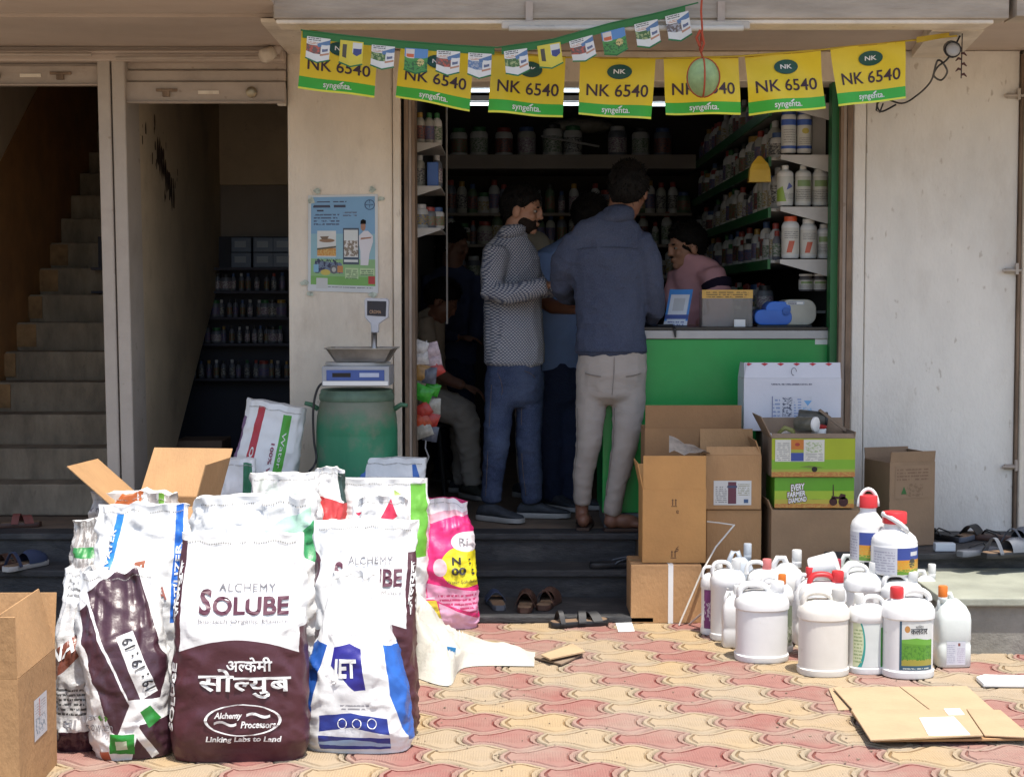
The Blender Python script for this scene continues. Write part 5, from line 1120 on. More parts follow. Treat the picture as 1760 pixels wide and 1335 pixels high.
# sachets hanging at the jamb
hs_cols = [(.5, .48, .46), (.46, .36, .38), (.28, .16, .05), (.1, .11, .14), (.04, .32, .03), (.4, .04, .03), (.35, .33, .28), (.42, .06, .02)]
sl_ = [(722, 598, 0), (740, 603, 1), (724, 616, 0), (742, 622, 1), (722, 640, 2), (746, 636, 5), (738, 645, 3), (722, 655, 6), (727, 676, 4), (742, 668, 4), (728, 705, 5), (740, 698, 6), (724, 724, 7), (738, 720, 5), (727, 738, 6), (740, 745, 3)]
for i, (px, py, c) in enumerate(sl_):
    Ys = 7.72 + .03 * (i % 2); p = AY(px, py, Ys); q = MB(); n = 5; rx, rz = rnd.uniform(.035, .05), rnd.uniform(.03, .042); an = rnd.uniform(-.6, .6); vs = []
    for sgn in (-1, 1):
        for j in range(n + 1):
            for k in range(n + 1):
                u, v = k / n * 2 - 1, j / n * 2 - 1; b = max(0, (1 - u ** 4) * (1 - v ** 4)) * .016
                x, z = u * rx, v * rz
                vs.append(p + Vector((x * math.cos(an) - z * math.sin(an), sgn * (b + .001) + .006 * noise.noise(Vector((u * 2, v * 2, i * 3.1))), x * math.sin(an) + z * math.cos(an))))
    m_ = n + 1; fs = []
    for s_ in range(2):
        for j in range(n):
            for k in range(n):
                a0 = s_ * m_ * m_ + j * m_ + k; f_ = (a0, a0 + 1, a0 + m_ + 1, a0 + m_); fs.append(f_ if s_ == 0 else f_[::-1])
    q.add(vs, fs); tag(q.build('sachet', pmat('sachet_%d' % c, hs_cols[c], .3, .35, 40, .3, 60), smooth=True), '%s sachet from the top, %s, in the bunch hanging inside the left jamb' % (ordn(i), ('white', 'pale pink', 'brown', 'dark grey', 'bright green', 'red', 'beige', 'orange red')[c]), 'sachet', 'sachets hanging at the left jamb')
q = MB(); q.tube([AY(733, 585, 7.75), AY(732, 660, 7.75), AY(733, 745, 7.75), AY(731, 770, 7.75), AY(737, 785, 7.75), AY(731, 800, 7.75)], .004, 6); tag(q.build('hanging_hook', M_alu), 'thin wire hook carrying the bunch of sachets', 'hook')
# ================================================================ SACKS
def sst(a, b, x): t = max(0, min(1, (x - a) / (b - a))); return t * t * (3 - 2 * t)
WHITE = (.72, .72, .71); MAROON = (.075, .022, .030)
M_thread = pmat('sewing_thread', (.3, .29, .27), .8)
M_sackin = pmat('sack_inside', (.6, .6, .58), .6)
def sack(label, x0, x1, ytop, ybot, Y=None, z0=0.0, d=.2, art=None, seed=0, lean=(0, .05), wr=.010, crown=.0, topw=.06, topd=.16, rot=(0, 0, 0), nu=100, nv=84, tops=.72, group='fertiliser sacks in front of the pier', name='sack', n=2.7, belly=.5):
    cx = (x0 + x1) / 2
    if Y is None: Y = AZ(cx, ybot, z0).y
    base = AY(cx, ybot, Y); w = (x1 - x0) * PX(Y) / 2; h = AY(cx, ytop, Y + lean[1]).z - z0
    root = empty(name, (base.x, Y + d / 2, z0), 0, label, 'sack', group, rot=rot)
    def base_pt(u, v, side):
        W = w * (1 - .07 * (1 - sst(0, .12, v)) + .03 * math.sin(v * 5 + seed) - topw * sst(tops, 1, v))
        D = d / 2 * (.72 + .28 * sst(0, .14, v)) * (1 - (1 - topd) * sst(belly, 1, v))
        a = max(0, 1 - abs(u) ** n) ** (1 / n)
        return Vector((W * u + lean[0] * v, side * D * a + lean[1] * v * v, h * v)), W, D, a
    def disp(p, u, v, side):
        q = Vector((p.x * 9 + seed * 3.7, p.y * 9 + side * 2, p.z * 9))
        q2 = Vector((p.x * 11 + p.z * 5 + seed, p.y * 6, p.z * 7 - p.x * 4))
        r1 = max(0, 1 - 5 * abs(noise.noise(q * .8))); r2 = max(0, 1 - 6 * abs(noise.noise(q2 * 1.5 + Vector((3, 1, 7))))); r3 = max(0, 1 - 4 * abs(noise.noise(q2 * 3.4)))
        vf = noise.noise(Vector((u * 6 + seed, side, v * 2.2)))
        cr = noise.noise(Vector((u * 3 + v * 7 + seed * 2, v * 9 - u * 2, side)))
        hf = noise.noise(Vector((p.x * 60, p.z * 60, seed))) * .12
        low = hf + (1 - abs(noise.noise(Vector((u * 4 + seed, v * 22, side * 3))))) ** 3 * (1 - sst(0, .2, v))
        return wr * (.75 * r1 + .5 * r2 + .22 * r3 - .3 + 1.5 * vf * sst(.45, .95, v) + .7 * cr + .8 * low)
    def F(u, v, off=0, side=-1):          # u -1..1 across the front, v 0..1 up
        u = max(-1, min(1, u)); p, W, D, a = base_pt(u, v, side)
        nn = Vector((abs(u) ** (n - 1) * math.copysign(1, u) / W, side * a ** (n - 1) / max(D, .02), 0)); nn.normalize()
        z = p.z + h * crown * (1 - u * u) * sst(.6, 1, v) + .02 * noise.noise(Vector((u * 3 + seed, 9, 0))) * sst(.75, 1, v)
        k = disp(p, u, v, side) * (.25 + .75 * sst(0, .06, v)) + off
        return Vector((p.x, p.y, z)) + nn * k
    q = MB(); rs = []; uvs = []
    for j in range(nv + 1):
        v = j / nv; ring = []
        for i in range(nu):
            t = 2 * math.pi * i / nu; c, s = math.cos(t), math.sin(t)
            u = math.copysign(abs(c) ** (2 / n), c); side = 1 if s >= 0 else -1
            ring.append(F(u, v, 0, side)); uvs.append((.5 + .5 * u, v))
        rs.append(ring)
    q.rings(rs, 0, True, True, uvs=uvs)
    m = q.mesh('sack_body', art, smooth=True, sharp=70)
    # bottom flattened onto what it stands on
    for vv in m.vertices: vv.co.z = max(vv.co.z, .001)
    link('sack_body', m, root)
    q = MB()                                # machine-sewn mouth: thread dashes along the top
    for k in range(46):
        u0 = -.9 + 1.8 * k / 46; u1 = u0 + .022
        q.add([F(u0, .962, .002), F(u1, .962, .002), F(u1, .968, .002), F(u0, .968, .002)], [(0, 1, 2, 3)])
    tag(q.build('stitching', M_thread, root), kind='stuff')
    return root, lambda x, y, off=.004: F(x * 2 - 1, y, off)
def letters(root, fn, items, m, name='print'):
    q = MB()
    for s, a, b_, c, d, kw in items: fit_text(q, s, a, b_, c, d, fn, **kw)
    return q.build(name, m, root)
M_mar = pmat('maroon_print', (.10, .03, .05), .45, .05); M_grp = pmat('grey_print', (.2, .19, .2), .5, .05); M_blk = pmat('black_print', (.03, .03, .035), .5, .05); M_blu = pmat('navy_print', (.02, .03, .22), .45, .05)
def half_la(q, x0, x1, y0, y1, fn):   # the letter la without its right hand bar
    vs, fs = text2d('ल', bold=.02); ax, bx_ = min(v[0] for v in vs), max(v[0] for v in vs)
    bm = bmesh.new(); bv = [bm.verts.new((v[0], v[1], 0)) for v in vs]
    for f in fs:
        try: bm.faces.new([bv[i] for i in f])
        except ValueError: pass
    cut = ax + (bx_ - ax) * .66
    bmesh.ops.bisect_plane(bm, geom=bm.verts[:] + bm.edges[:] + bm.faces[:], plane_co=(cut, 0, 0), plane_no=(1, 0, 0), clear_outer=True)
    bm.verts.index_update(); ps = [(v.co.x, v.co.y) for v in bm.verts]; ay, by = min(p[1] for p in ps), max(p[1] for p in ps)
    q.add([fn(x0 + (p[0] - ax) / (cut - ax) * (x1 - x0), y0 + (p[1] - ay) / (by - ay) * (y1 - y0)) for p in ps], [tuple(v.index for v in f.verts) for f in bm.faces]); bm.free()
def deva(q, parts, x0, x1, y0, y1, fn):
    """parts: (text, rel. width, y-low, y-high) laid side by side; text '~' is the half letter"""
    tot = sum(p[1] for p in parts); x = x0
    for t, wd, lo, hi in parts:
        xe = x + wd / tot * (x1 - x0); a, b_ = y0 + lo * (y1 - y0), y0 + hi * (y1 - y0)
        (half_la(q, x, xe, a, b_, fn) if t == '~' else fit_text(q, t, x, xe, a, b_, fn, bold=.02)); x = xe - .004
def solube(root, fn, dv=0.0, low=True):
    letters(root, fn, [('ALCHEMY', .34, .78, .755 + dv, .79 + dv, dict(bold=.0, space=1.1))], M_grp, 'maker_print')
    letters(root, fn, [('S', .2, .29, .655 + dv, .765 + dv, dict(bold=.03)), ('OLUBE', .30, .88, .655 + dv, .735 + dv, dict(bold=.03))], M_mar, 'name_print')
    letters(root, fn, [('Bio-tech Organic Manure', .2, .88, .615 + dv, .64 + dv, dict(bold=.0))], M_grp, 'small_print')
    if low:
        q = MB(); deva(q, [('अ', 1.0, 0, .75), ('~', .55, .0, .75), ('के', 1.0, -.02, 1.05), ('मी', 1.25, 0, 1.05)], .42, .77, .415, .475, fn); deva(q, [('सो', 1.35, 0, 1.25), ('~', .6, 0, .8), ('यु', .8, -.35, .8), ('ब', .8, 0, .8)], .22, .9, .325, .405, fn)
        q.build('script_print', M_wletter, root)
        q = MB(); n = 40
        for k in range(n):
            t0, t1 = 2 * math.pi * k / n, 2 * math.pi * (k + 1) / n
            q.add([fn(.545 + r_ * math.cos(t), .20 + r_ * .255 * math.sin(t)) for r_, t in ((.275, t0), (.275, t1), (.255, t1), (.255, t0))], [(0, 1, 2, 3)])
        q.build('oval_print', M_wletter, root)
        q = MB(); fit_text(q, 'Alchemy', .34, .54, .20, .235, fn, bold=.03, shear=.2); fit_text(q, 'Processors', .53, .78, .165, .195, fn, bold=.03, shear=.2)
        for a, b_, y in ((.57, .74, .215), (.34, .5, .18)): q.add([fn(a + (b_ - a) * t, y + .008 * math.sin(t * 6) + e) for t in [k / 8 for k in range(9)] for e in (0, .012)], [(2 * k, 2 * k + 2, 2 * k + 3, 2 * k + 1) for k in range(8)])
        fit_text(q, 'Linking Labs to Land', .28, .82, .095, .128, fn, bold=.03, shear=.15); q.build('slogan_print', M_wletter, root)
A_sol = artmat('solube_sack', WHITE, [('arch', (.475, .075), MAROON), ('rect', (0, .055, 0, .97), MAROON), ('rect', (.955, 1, 0, .6), MAROON)], .38, .05, .2, 22)
r, fn = sack('white and maroon sack printed Solube at the front, standing upright', 286, 521, 922, 1314, d=.2, art=A_sol, rot=(0, R(.6), R(3)), seed=1, lean=(0, .06), wr=.007, crown=-.01, topw=.08, n=3.4)
solube(r, fn)
q = MB(); fit_text(q, 'सोलयुब', 0, 1, 0, 1, lambda x, y: fn(.052 - .04 * y, .62 + .26 * x), bold=.03); fit_text(q, 'SOLUBE', 0, 1, 0, 1, lambda x, y: fn(.048 - .034 * y, .14 + .3 * x), bold=.03); q.build('side_print', M_wletter, r)
r, fn = sack('white and maroon sack printed Solube, partly behind the blue and white sack', 538, 716, 900, 1275, Y=5.0, d=.2, art=artmat('solube_sack_b', WHITE, [('arch', (.50, .06), MAROON), ('rect', (.925, 1, 0, .86), MAROON), ('poly', [(0, .86), (.06, .82), (.02, .7), (0, .7)], MAROON)], .38, .05, .2, 22), seed=2, lean=(-.01, .07), wr=.009, topw=-.02, n=3.2)
solube(r, fn, .05, False)
q = MB(); fit_text(q, 'सोलयुब', 0, 1, 0, 1, lambda x, y: fn(.99 - .05 * y, .58 + .24 * x), bold=.03); q.build('side_print', M_wletter, r)
r, fn = sack('white sack with navy JET flag and blue wave bands', 517, 708, 992, 1299, d=.2, seed=3, lean=(-.015, .09), wr=.009, topw=.60, tops=.28, crown=.02, n=3.2, rot=(0, R(-1.5), R(-7)), art=artmat('jet_sack', WHITE, [('poly', [(0, .2), (.10, .2), (.2, .62), (.03, .64), (0, .6)], (.02, .09, .36)), ('poly', [(.86, .1), (1, .05), (1, .6), (.8, .64), (.77, .6), (.88, .34)], (.025, .12, .45)),
    ('poly', [(.17, .03), (.86, .03), (.84, .21), (.5, .245), (.2, .23)], (.02, .035, .23)), ('poly', [(.17, .115), (.86, .1), (.86, .118), (.5, .165), (.17, .135)], (.7, .72, .75)), ('poly', [(.17, .06), (.86, .045), (.86, .06), (.5, .095), (.17, .075)], (.3, .42, .6)), ('poly', [(.28, .36), (.55, .37), (.66, .31), (.64, .6), (.5, .63), (.3, .61)], (.025, .02, .22)), ('lines', (.4, .68, .262, .3, 2, 26), (.3, .3, .32))], .38, .05, .2, 22))
letters(r, fn, [('JET', .315, .585, .41, .55, dict(bold=.035))], M_wletter, 'flag_print'); letters(r, fn, [('The Progressive Farmer', .24, .6, .665, .685, {})], M_grp, 'small_print')
q = MB()
for c in (.42, .56, .7):
    for k in range(16):
        t0, t1 = 2 * math.pi * k / 16, 2 * math.pi * (k + 1) / 16
        q.add([fn(c + a * math.cos(t), .188 + a * .65 * math.sin(t)) for a, t in ((.045, t0), (.045, t1), (.038, t1), (.038, t0))], [(0, 1, 2, 3)])
q.build('round_marks', M_wletter, r)
# brown 19:19:19 sack with a tilted print and the silver sack at its left
BRN = (.055, .022, .032)
r, fn = sack('dark brown and white sack marked 19:19:19, slumped beside the carton', 146, 292, 988, 1318, Y=4.78, d=.2, rot=(0, R(-3), R(6)), seed=4, lean=(-.03, .10), wr=.011, topw=.12, art=artmat('npk_sack', WHITE, [('poly', [(.10, .90), (.46, 1.0), (.78, 1.0), (1, .5), (.92, .33), (.56, .34)], BRN), ('poly', [(0, .80), (.11, .84), (.56, .31), (.38, .15), (.30, .17)], BRN), ('poly', [(.47, .67), (.66, .70), (.90, .37), (.70, .33)], (.70, .70, .68)), ('poly', [(.5, .0), (1, .0), (1, .22), (.66, .2)], BRN), ('poly', [(.25, .05), (.55, .035), (.58, .15), (.28, .16)], (.02, .24, .03)), ('rect', (.34, .48, .07, .12), (.5, .58, .4)), ('poly', [(.68, .27), (.80, .3), (.92, .22), (.76, .18)], (.03, .22, .04)), ('poly', [(.56, .17), (.64, .19), (.85, .02), (.76, .0)], (.68, .68, .66)), ('rect', (.12, .24, .0, .06), (.45, .12, .06))], .35, .06, .3, 18))
def rotm(x, y): return fn(.525 + .235 * (1 - x) + .12 * (1 - y), .655 - .28 * (1 - x) + .02 * (1 - y))
q = MB(); fit_text(q, '19 : 19 : 19', .0, 1.0, .0, 1.0, lambda x, y: rotm(x, y), bold=.02); q.build('grade_print', M_blk, r)
letters(r, fn, [('er', .06, .14, .235, .26, {}), ('row.ten', .02, .33, .175, .215, dict(shear=.1))], M_grp, 'small_print')
q = MB(); flat_poly(q, [(.2, .24), (.27, .265), (.29, .25), (.26, .23)], fn); flat_poly(q, [(.15, .255), (.19, .265), (.21, .24), (.18, .23)], fn); q.build('leaf_print', pmat('leaf_print', (.12, .32, .06), .5), r)
r, fn = sack('silver and maroon foil sack squeezed between carton and brown sack', 82, 165, 985, 1312, Y=4.86, d=.2, seed=5, lean=(.01, .08), wr=.013, topw=.1, art=artmat('foil_sack', (.5, .49, .48), [('rect', (0, 1, .82, 1), (.7, .7, .69)), ('poly', [(0, .55), (1, .78), (1, .66), (0, .38)], (.22, .07, .045)), ('rect', (0, 1, .0, .2), BRN), ('rect', (.05, .9, .13, .22), (.68, .67, .66)), ('lines', (0, .8, .22, .38, 6, 30), (.08, .08, .08)), ('lines', (.1, .9, .85, .95, 3, 18), (.25, .25, .25))], .25, .1, .5, 26))
def di(u, v): return fn(u, .5 + u * .22 + v)
q = MB(); fit_text(q, 'NATE', .05, .85, -.03, .06, di, bold=.02); q.build('name_print', M_wletter, r); letters(r, fn, [('GI', .3, .6, .155, .2, dict(bold=.02))], M_grp, 'small_print')
# white sack with two blue stripes
r, fn = sack('white fertiliser sack with two blue stripes and a rust coloured leaf mark', 148, 318, 874, 1180, Y=5.55, d=.24, seed=6, lean=(0, .05), wr=.014, topw=.03, art=artmat('stripe_sack', WHITE, [('poly', [(.10, .5), (.18, .5), (.30, .96), (.22, .97)], (.03, .22, .62)), ('poly', [(.83, .4), (.92, .4), (.95, 1), (.87, 1)], (.02, .14, .55)), ('poly', [(.42, .63), (.56, .62), (.57, .72), (.46, .71)], (.3, .09, .04))], .4, .05, .25, 20), nu=84)
def vt(u0, v0, du, dv): return lambda x, y: fn(u0 + du * x - y * .06, v0 + dv * x + y * .0)
q = MB(); fit_text(q, '100% WATER', 0, 1, 0, 1, lambda x, y: fn(.115 + .06 * x + (.055 - .06 * y) * 1, .52 + .36 * x), bold=.02); q.build('stripe_print', M_wletter, r)
q = MB(); fit_text(q, 'FERTILIZER', 0, 1, 0, 1, lambda x, y: fn(.915 - .055 * y + .01 * x, .42 + .38 * x), bold=.02); q.build('stripe_print', M_wletter, r)
letters(r, fn, [('TYA', .58, .8, .525, .59, dict(bold=.02))], pmat('rust_print', (.25, .08, .06), .5), 'name_print')
q = MB(); q.add([fn(*p) for p in ((.45, .7), (.465, .7), (.495, .64), (.53, .7), (.545, .7), (.5, .63), (.49, .63))], [(0, 1, 2, 6), (2, 3, 4, 5), (2, 5, 6)]); q.build('leaf_print', M_wletter, r)
# pink sack
r, fn = sack('bright pink sack with yellow grade circle, standing by the steps', 703, 822, 866, 1074, Y=6.72, d=.2, seed=7, lean=(-.03, .03), wr=.010, topw=.14, crown=.03, art=artmat('pink_sack', (.68, .025, .17), [('poly', [(0, .84), (1, .9), (1, 1), (0, 1)], (.74, .7, .72)), ('poly', [(.05, .8), (.4, .82), (.98, .9), (1, .93), (0, .86)], (.68, .35, .42)), ('poly', [(.12, .8), (.28, .72), (.28, .5)], (.7, .55, .68)), ('ell', (.86, .5, .36, .16), (.72, .62, .02)), ('ell', (.95, .69, .27, .075), (.72, .66, .68)), ('ell', (.5, .5, .1, .07), (.7, .5, .55)), ('poly', [(.28, .38), (1, .3), (1, .1), (.5, .22), (.3, .26)], (.68, .3, .45)), ('lines', (.45, .98, .1, .3, 6, 40), (.5, .05, .15)), ('poly', [(.45, .22), (1, .08), (1, .0), (.5, .0)], (.72, .4, .55)), ('poly', [(.28, .24), (.42, .24), (.5, .05), (.34, .05)], (.7, .55, .05)), ('poly', [(.2, .25), (.4, .27), (.4, .25)], (.74, .6, .68))], .4, .05, .2, 24))
letters(r, fn, [('N  :', .68, .95, .52, .58, dict(bold=.03)), ('00 :', .66, .97, .44, .50, dict(bold=.03))], M_blk, 'grade_lettering'); letters(r, fn, [('Water Soluble', .58, .98, .375, .40, {})], M_blk, 'small_print'); letters(r, fn, [('Ri', .8, .92, .665, .72, {})], M_grp, 'brand_print')
q = MB(); fit_text(q, 'Sulphate', 0, 1, 0, 1, lambda x, y: fn(.20 - .09 * y, .12 + .4 * x), bold=.0); q.build('side_print', M_mar, r)
# the crowd of white sacks behind
def wsack(label, x0, x1, yt, Y, layers, seed, **k): return sack(label, x0, x1, yt, 1000, Y=Y, art=artmat('wsack%d' % seed, WHITE, layers, .4, .05, .3, 20), seed=seed, nu=72, nv=64, **k)
r, fn = wsack('white sack with red and green stripes, leaning against the drum', 360, 470, 690, 7.12, [('rect', (.22, .34, .18, .97), (.40, .02, .03)), ('rect', (.66, .80, .05, .95), (.06, .33, .025)), ('rect', (.0, .05, 0, .9), (.2, .12, .22))], 31, z0=.16, d=.22, rot=(0, R(11), 0), lean=(0, .02), wr=.009, topd=.5, topw=.04)
q = MB(); fit_text(q, '100% WATER SOLUBLE', 0, 1, 0, 1, lambda x, y: fn(.56 + .055 * y, .78 - .6 * x), bold=.02); q.build('name_print', pmat('purple_red_print', (.25, .04, .09), .5), r)
q = MB(); fit_text(q, 'OF FERTILISERS', 0, 1, 0, 1, lambda x, y: fn(.255 + .055 * y, .74 - .5 * x), bold=.02); fit_text(q, 'Water Soluble Green', 0, 1, 0, 1, lambda x, y: fn(.70 + .06 * y, .85 - .65 * x)); q.build('stripe_print', M_wletter, r)
q = MB(); fit_text(q, '00:00:50', 0, 1, 0, 1, lambda x, y: fn(.42 + .06 * y, .55 - .32 * x), bold=.01); q.build('grade_print', M_blk, r)
wsack('white sack with dark green edge stripe under the leaning sack', 362, 434, 792, 6.75, [('rect', (.72, .92, .0, .98), (.02, .16, .07))], 32, d=.22, wr=.010, topd=.4)
wsack('white sack with broad green band below the leaning sack', 418, 545, 818, 6.4, [('rect', (.1, .75, .79, .885), (.03, .26, .08)), ('blotch', (.1, .6, .90, .98, 6), (.6, .64, .6))], 33, d=.24, wr=.016, topd=.3)
wsack('white sack with red lower band, its peak pointing up beside the drum', 498, 572, 812, 6.55, [('poly', [(0, .86), (1, .80), (1, .70), (0, .72)], (.55, .05, .05)), ('rect', (.4, .75, .55, .72), (.55, .06, .05)), ('poly', [(.85, .98), (1, .98), (1, .8), (.92, .82)], (.03, .06, .05))], 34, d=.2, crown=.02, lean=(.06, .03), wr=.014, topw=.35)
wsack('pale blue white sack with two blue corner marks in front of the drum', 612, 728, 790, 7.0, [('rect', (.0, .12, .7, .99), (.03, .12, .4)), ('poly', [(.72, .96), (.86, .96), (.96, .82), (.96, .7), (.84, .7), (.82, .85)], (.03, .13, .45))], 35, d=.2, wr=.006, topd=.3, topw=.0)
wsack('white sack with bright green edge bands in front of the blue marked sack', 572, 732, 826, 6.62, [('rect', (.82, .99, .5, .97), (.14, .42, .04)), ('poly', [(.64, .93), (.72, .9), (.72, .7), (.66, .7)], (.3, .4, .08)), ('lines', (.08, .25, .7, .88, 5, 12), (.5, .45, .45)), ('rect', (.0, .035, .6, .97), (.08, .03, .06))], 36, d=.22, wr=.010, topd=.3, topw=.0)
wsack('white sack with a red corner patch behind the second Solube sack', 588, 706, 866, 5.75, [('poly', [(.45, .84), (.72, .99), (.82, .9), (.5, .82)], (.6, .03, .08)), ('poly', [(.05, .93), (.2, .92), (.15, .905)], (.6, .03, .08))], 37, d=.24, crown=.03, wr=.014, topw=.18)
wsack('bulging white sack with mint green folds behind the front Solube sack', 300, 545, 866, 5.25, [('poly', [(.6, .85), (.98, .96), (1, .8), (.7, .8)], (.42, .62, .5)), ('poly', [(.85, .82), (.98, .9), (1, .7), (.86, .75)], (.04, .26, .09))], 38, d=.3, crown=.02, wr=.02, topd=.25, topw=.12)
wsack('clear plastic bag with orange and silver print under the open carton flap', 132, 300, 852, 5.95, [('rect', (0, 1, 0, 1), (.40, .36, .33)), ('poly', [(.2, .88), (.38, 1), (.62, 1), (.58, .88)], (.42, .10, .015)), ('blotch', (.55, .95, .85, 1, 14), (.62, .6, .58)), ('rect', (.8, .86, .88, 1), (.15, .35, .05)), ('blotch', (0, .3, .5, .92, 20), (.12, .1, .1)), ('rect', (0, .14, .62, .68), (.03, .2, .06))], 39, d=.26, wr=.018, topd=.35, topw=.1)
wsack('dark foil sack edge showing between the white sacks and the silver sack', 108, 200, 900, 5.7, [('rect', (0, 1, 0, 1), (.30, .27, .25)), ('blotch', (0, 1, .3, 1, 16), (.55, .53, .5)), ('rect', (.05, .6, .78, .84), (.03, .22, .05)), ('rect', (.3, .6, .64, .72), (.5, .1, .1))], 40, d=.2, wr=.016, topw=.1)
# ---- empty sack and card scraps on the paving
def ground_cloth(label, name, far, near, hgt, m, seed, cat, n=(40, 22)):
    q = MB(); vs = []; N, Mv = n
    def lerp_path(path, t):
        sp2 = spath([AZ(*p_) for p_ in path], 8); t *= len(sp2) - 1; i = min(int(t), len(sp2) - 2); return sp2[i].lerp(sp2[i + 1], t - i)
    for j in range(Mv + 1):
        for i in range(N + 1):
            a, b_ = i / N, j / Mv; p = lerp_path(near, a).lerp(lerp_path(far, a), b_)
            e = min(1, min(b_, 1 - b_) * 5) * min(1, min(a, 1 - a) * 9)
            hh = hgt(a, b_); r1 = max(0, 1 - 3 * abs(noise.noise(Vector((p.x * 7 + p.y * 5 + seed, p.y * 8, 1))))); r2 = noise.noise(Vector((p.x * 9, p.y * 9 + seed, 3))) + 1.2 * max(0, 1 - 3 * abs(noise.noise(Vector((p.x * 6 + p.y * 4, p.y * 6, 8)))))
            p.z = .004 + e * max(.004, hh * (.8 + .35 * r1 ** 2) + .007 * r2)
            vs.append(p)
    fs = [(j * (N + 1) + i, j * (N + 1) + i + 1, (j + 1) * (N + 1) + i + 1, (j + 1) * (N + 1) + i) for j in range(Mv) for i in range(N)]
    q.add(vs, fs); bs = len(vs)
    q.add([(v.x, v.y, .002) for v in vs], [f[::-1] for f in fs])
    return tag(q.build(name, m, smooth=True), label, cat)
o = ground_cloth('empty white woven sack lying crumpled on the paving, blue tab showing', 'empty_sack', [(695, 1098), (760, 1098), (830, 1110), (920, 1122)], [(700, 1160), (770, 1180), (800, 1148), (918, 1146)], lambda a, b_: (.17 * sst(.40, .05, a) + .085 * sst(1.08, .3, a)) * (.25 + .75 * max(0, math.sin(b_ * 3.1)) ** .7) * (1 - .45 * math.exp(-((b_ - .45 + .2 * a) / .09) ** 2)) + .012, pmat('white_woven', (.46, .44, .385), .7, .08, 5, .4, 50), 3, 'sack', (80, 44))
q = MB(); a = AY(774, 1118, 6.0); q.slab([a + Vector(p) for p in ((-.02, 0, -.012), (.018, 0, -.02), (.022, 0, .01), (-.012, 0, .016))], (0, .01, 0)); q.build('blue_tab', pmat('blue_tab', (.03, .2, .45), .5), o)
M_card = pmat('cardboard', (.40, .23, .105), .8, .14, 6, .35, 70, .4, (.24, .135, .065), stretch=(1, 1, .5), spots=.2)
M_cardl = pmat('pale_cardboard', (.41, .295, .175), .8, .1, 6, .25, 70, .25, (.36, .24, .12))
M_cardd = pmat('dull_cardboard', (.22, .16, .11), .85, .15, 6, .25, 60, .4, (.14, .1, .07))
M_tapeb = pmat('brown_tape', (.33, .2, .1), .3, .1)
def board(name, pts, z, th, m, label=None, cat=None, parent=None):
    q = MB(); P = [AZ(a, b_, z) for a, b_ in pts]; q.slab(P, (0, 0, -th)); o = q.build(name, m, parent, bevel=.0015)
    return tag(o, label, cat) if label else o
board('card_scrap', [(918, 1128), (962, 1108), (1003, 1122), (965, 1140)], .012, .008, M_cardd, 'lower brown card scrap under the pale one beside the empty sack', 'card')
board('card_scrap', [(930, 1124), (985, 1105), (1006, 1118), (945, 1131)], .03, .008, M_cardl, 'upper pale card scrap at the tip of the empty sack', 'card')
fc = empty('flattened_carton', AZ(1600, 1222), 0, 'flattened brown cardboard carton lying on the paving at the right', 'carton')
def cb(name, pts, z, th, m):
    o = board(name, pts, z, th, m); o.parent = fc; o.matrix_parent_inverse = fc.matrix_basis.inverted(); return o
cb('panel', [(1424, 1182), (1446, 1178), (1475, 1217), (1440, 1219)], .006, .005, M_cardl)
cb('panel', [(1432, 1181), (1545, 1179), (1600, 1221), (1468, 1221)], .018, .006, M_cardl); cb('panel', [(1547, 1179), (1662, 1178), (1712, 1222), (1602, 1221)], .018, .006, M_cardl)
cb('panel', [(1463, 1218), (1660, 1218), (1690, 1262), (1496, 1270)], .034, .007, M_cardl); cb('panel', [(1661, 1217), (1720, 1219), (1775, 1266), (1692, 1262)], .030, .006, M_cardl)
cb('under_panel', [(1462, 1220), (1712, 1222), (1770, 1268), (1500, 1271)], .02, .008, M_card)
cb('paper_label', [(1580, 1233), (1640, 1231), (1668, 1262), (1596, 1263)], .0353, .001, M_wletter); cb('paper_label', [(1622, 1217.5), (1650, 1217), (1658, 1227), (1630, 1228)], .0355, .001, M_wletter)
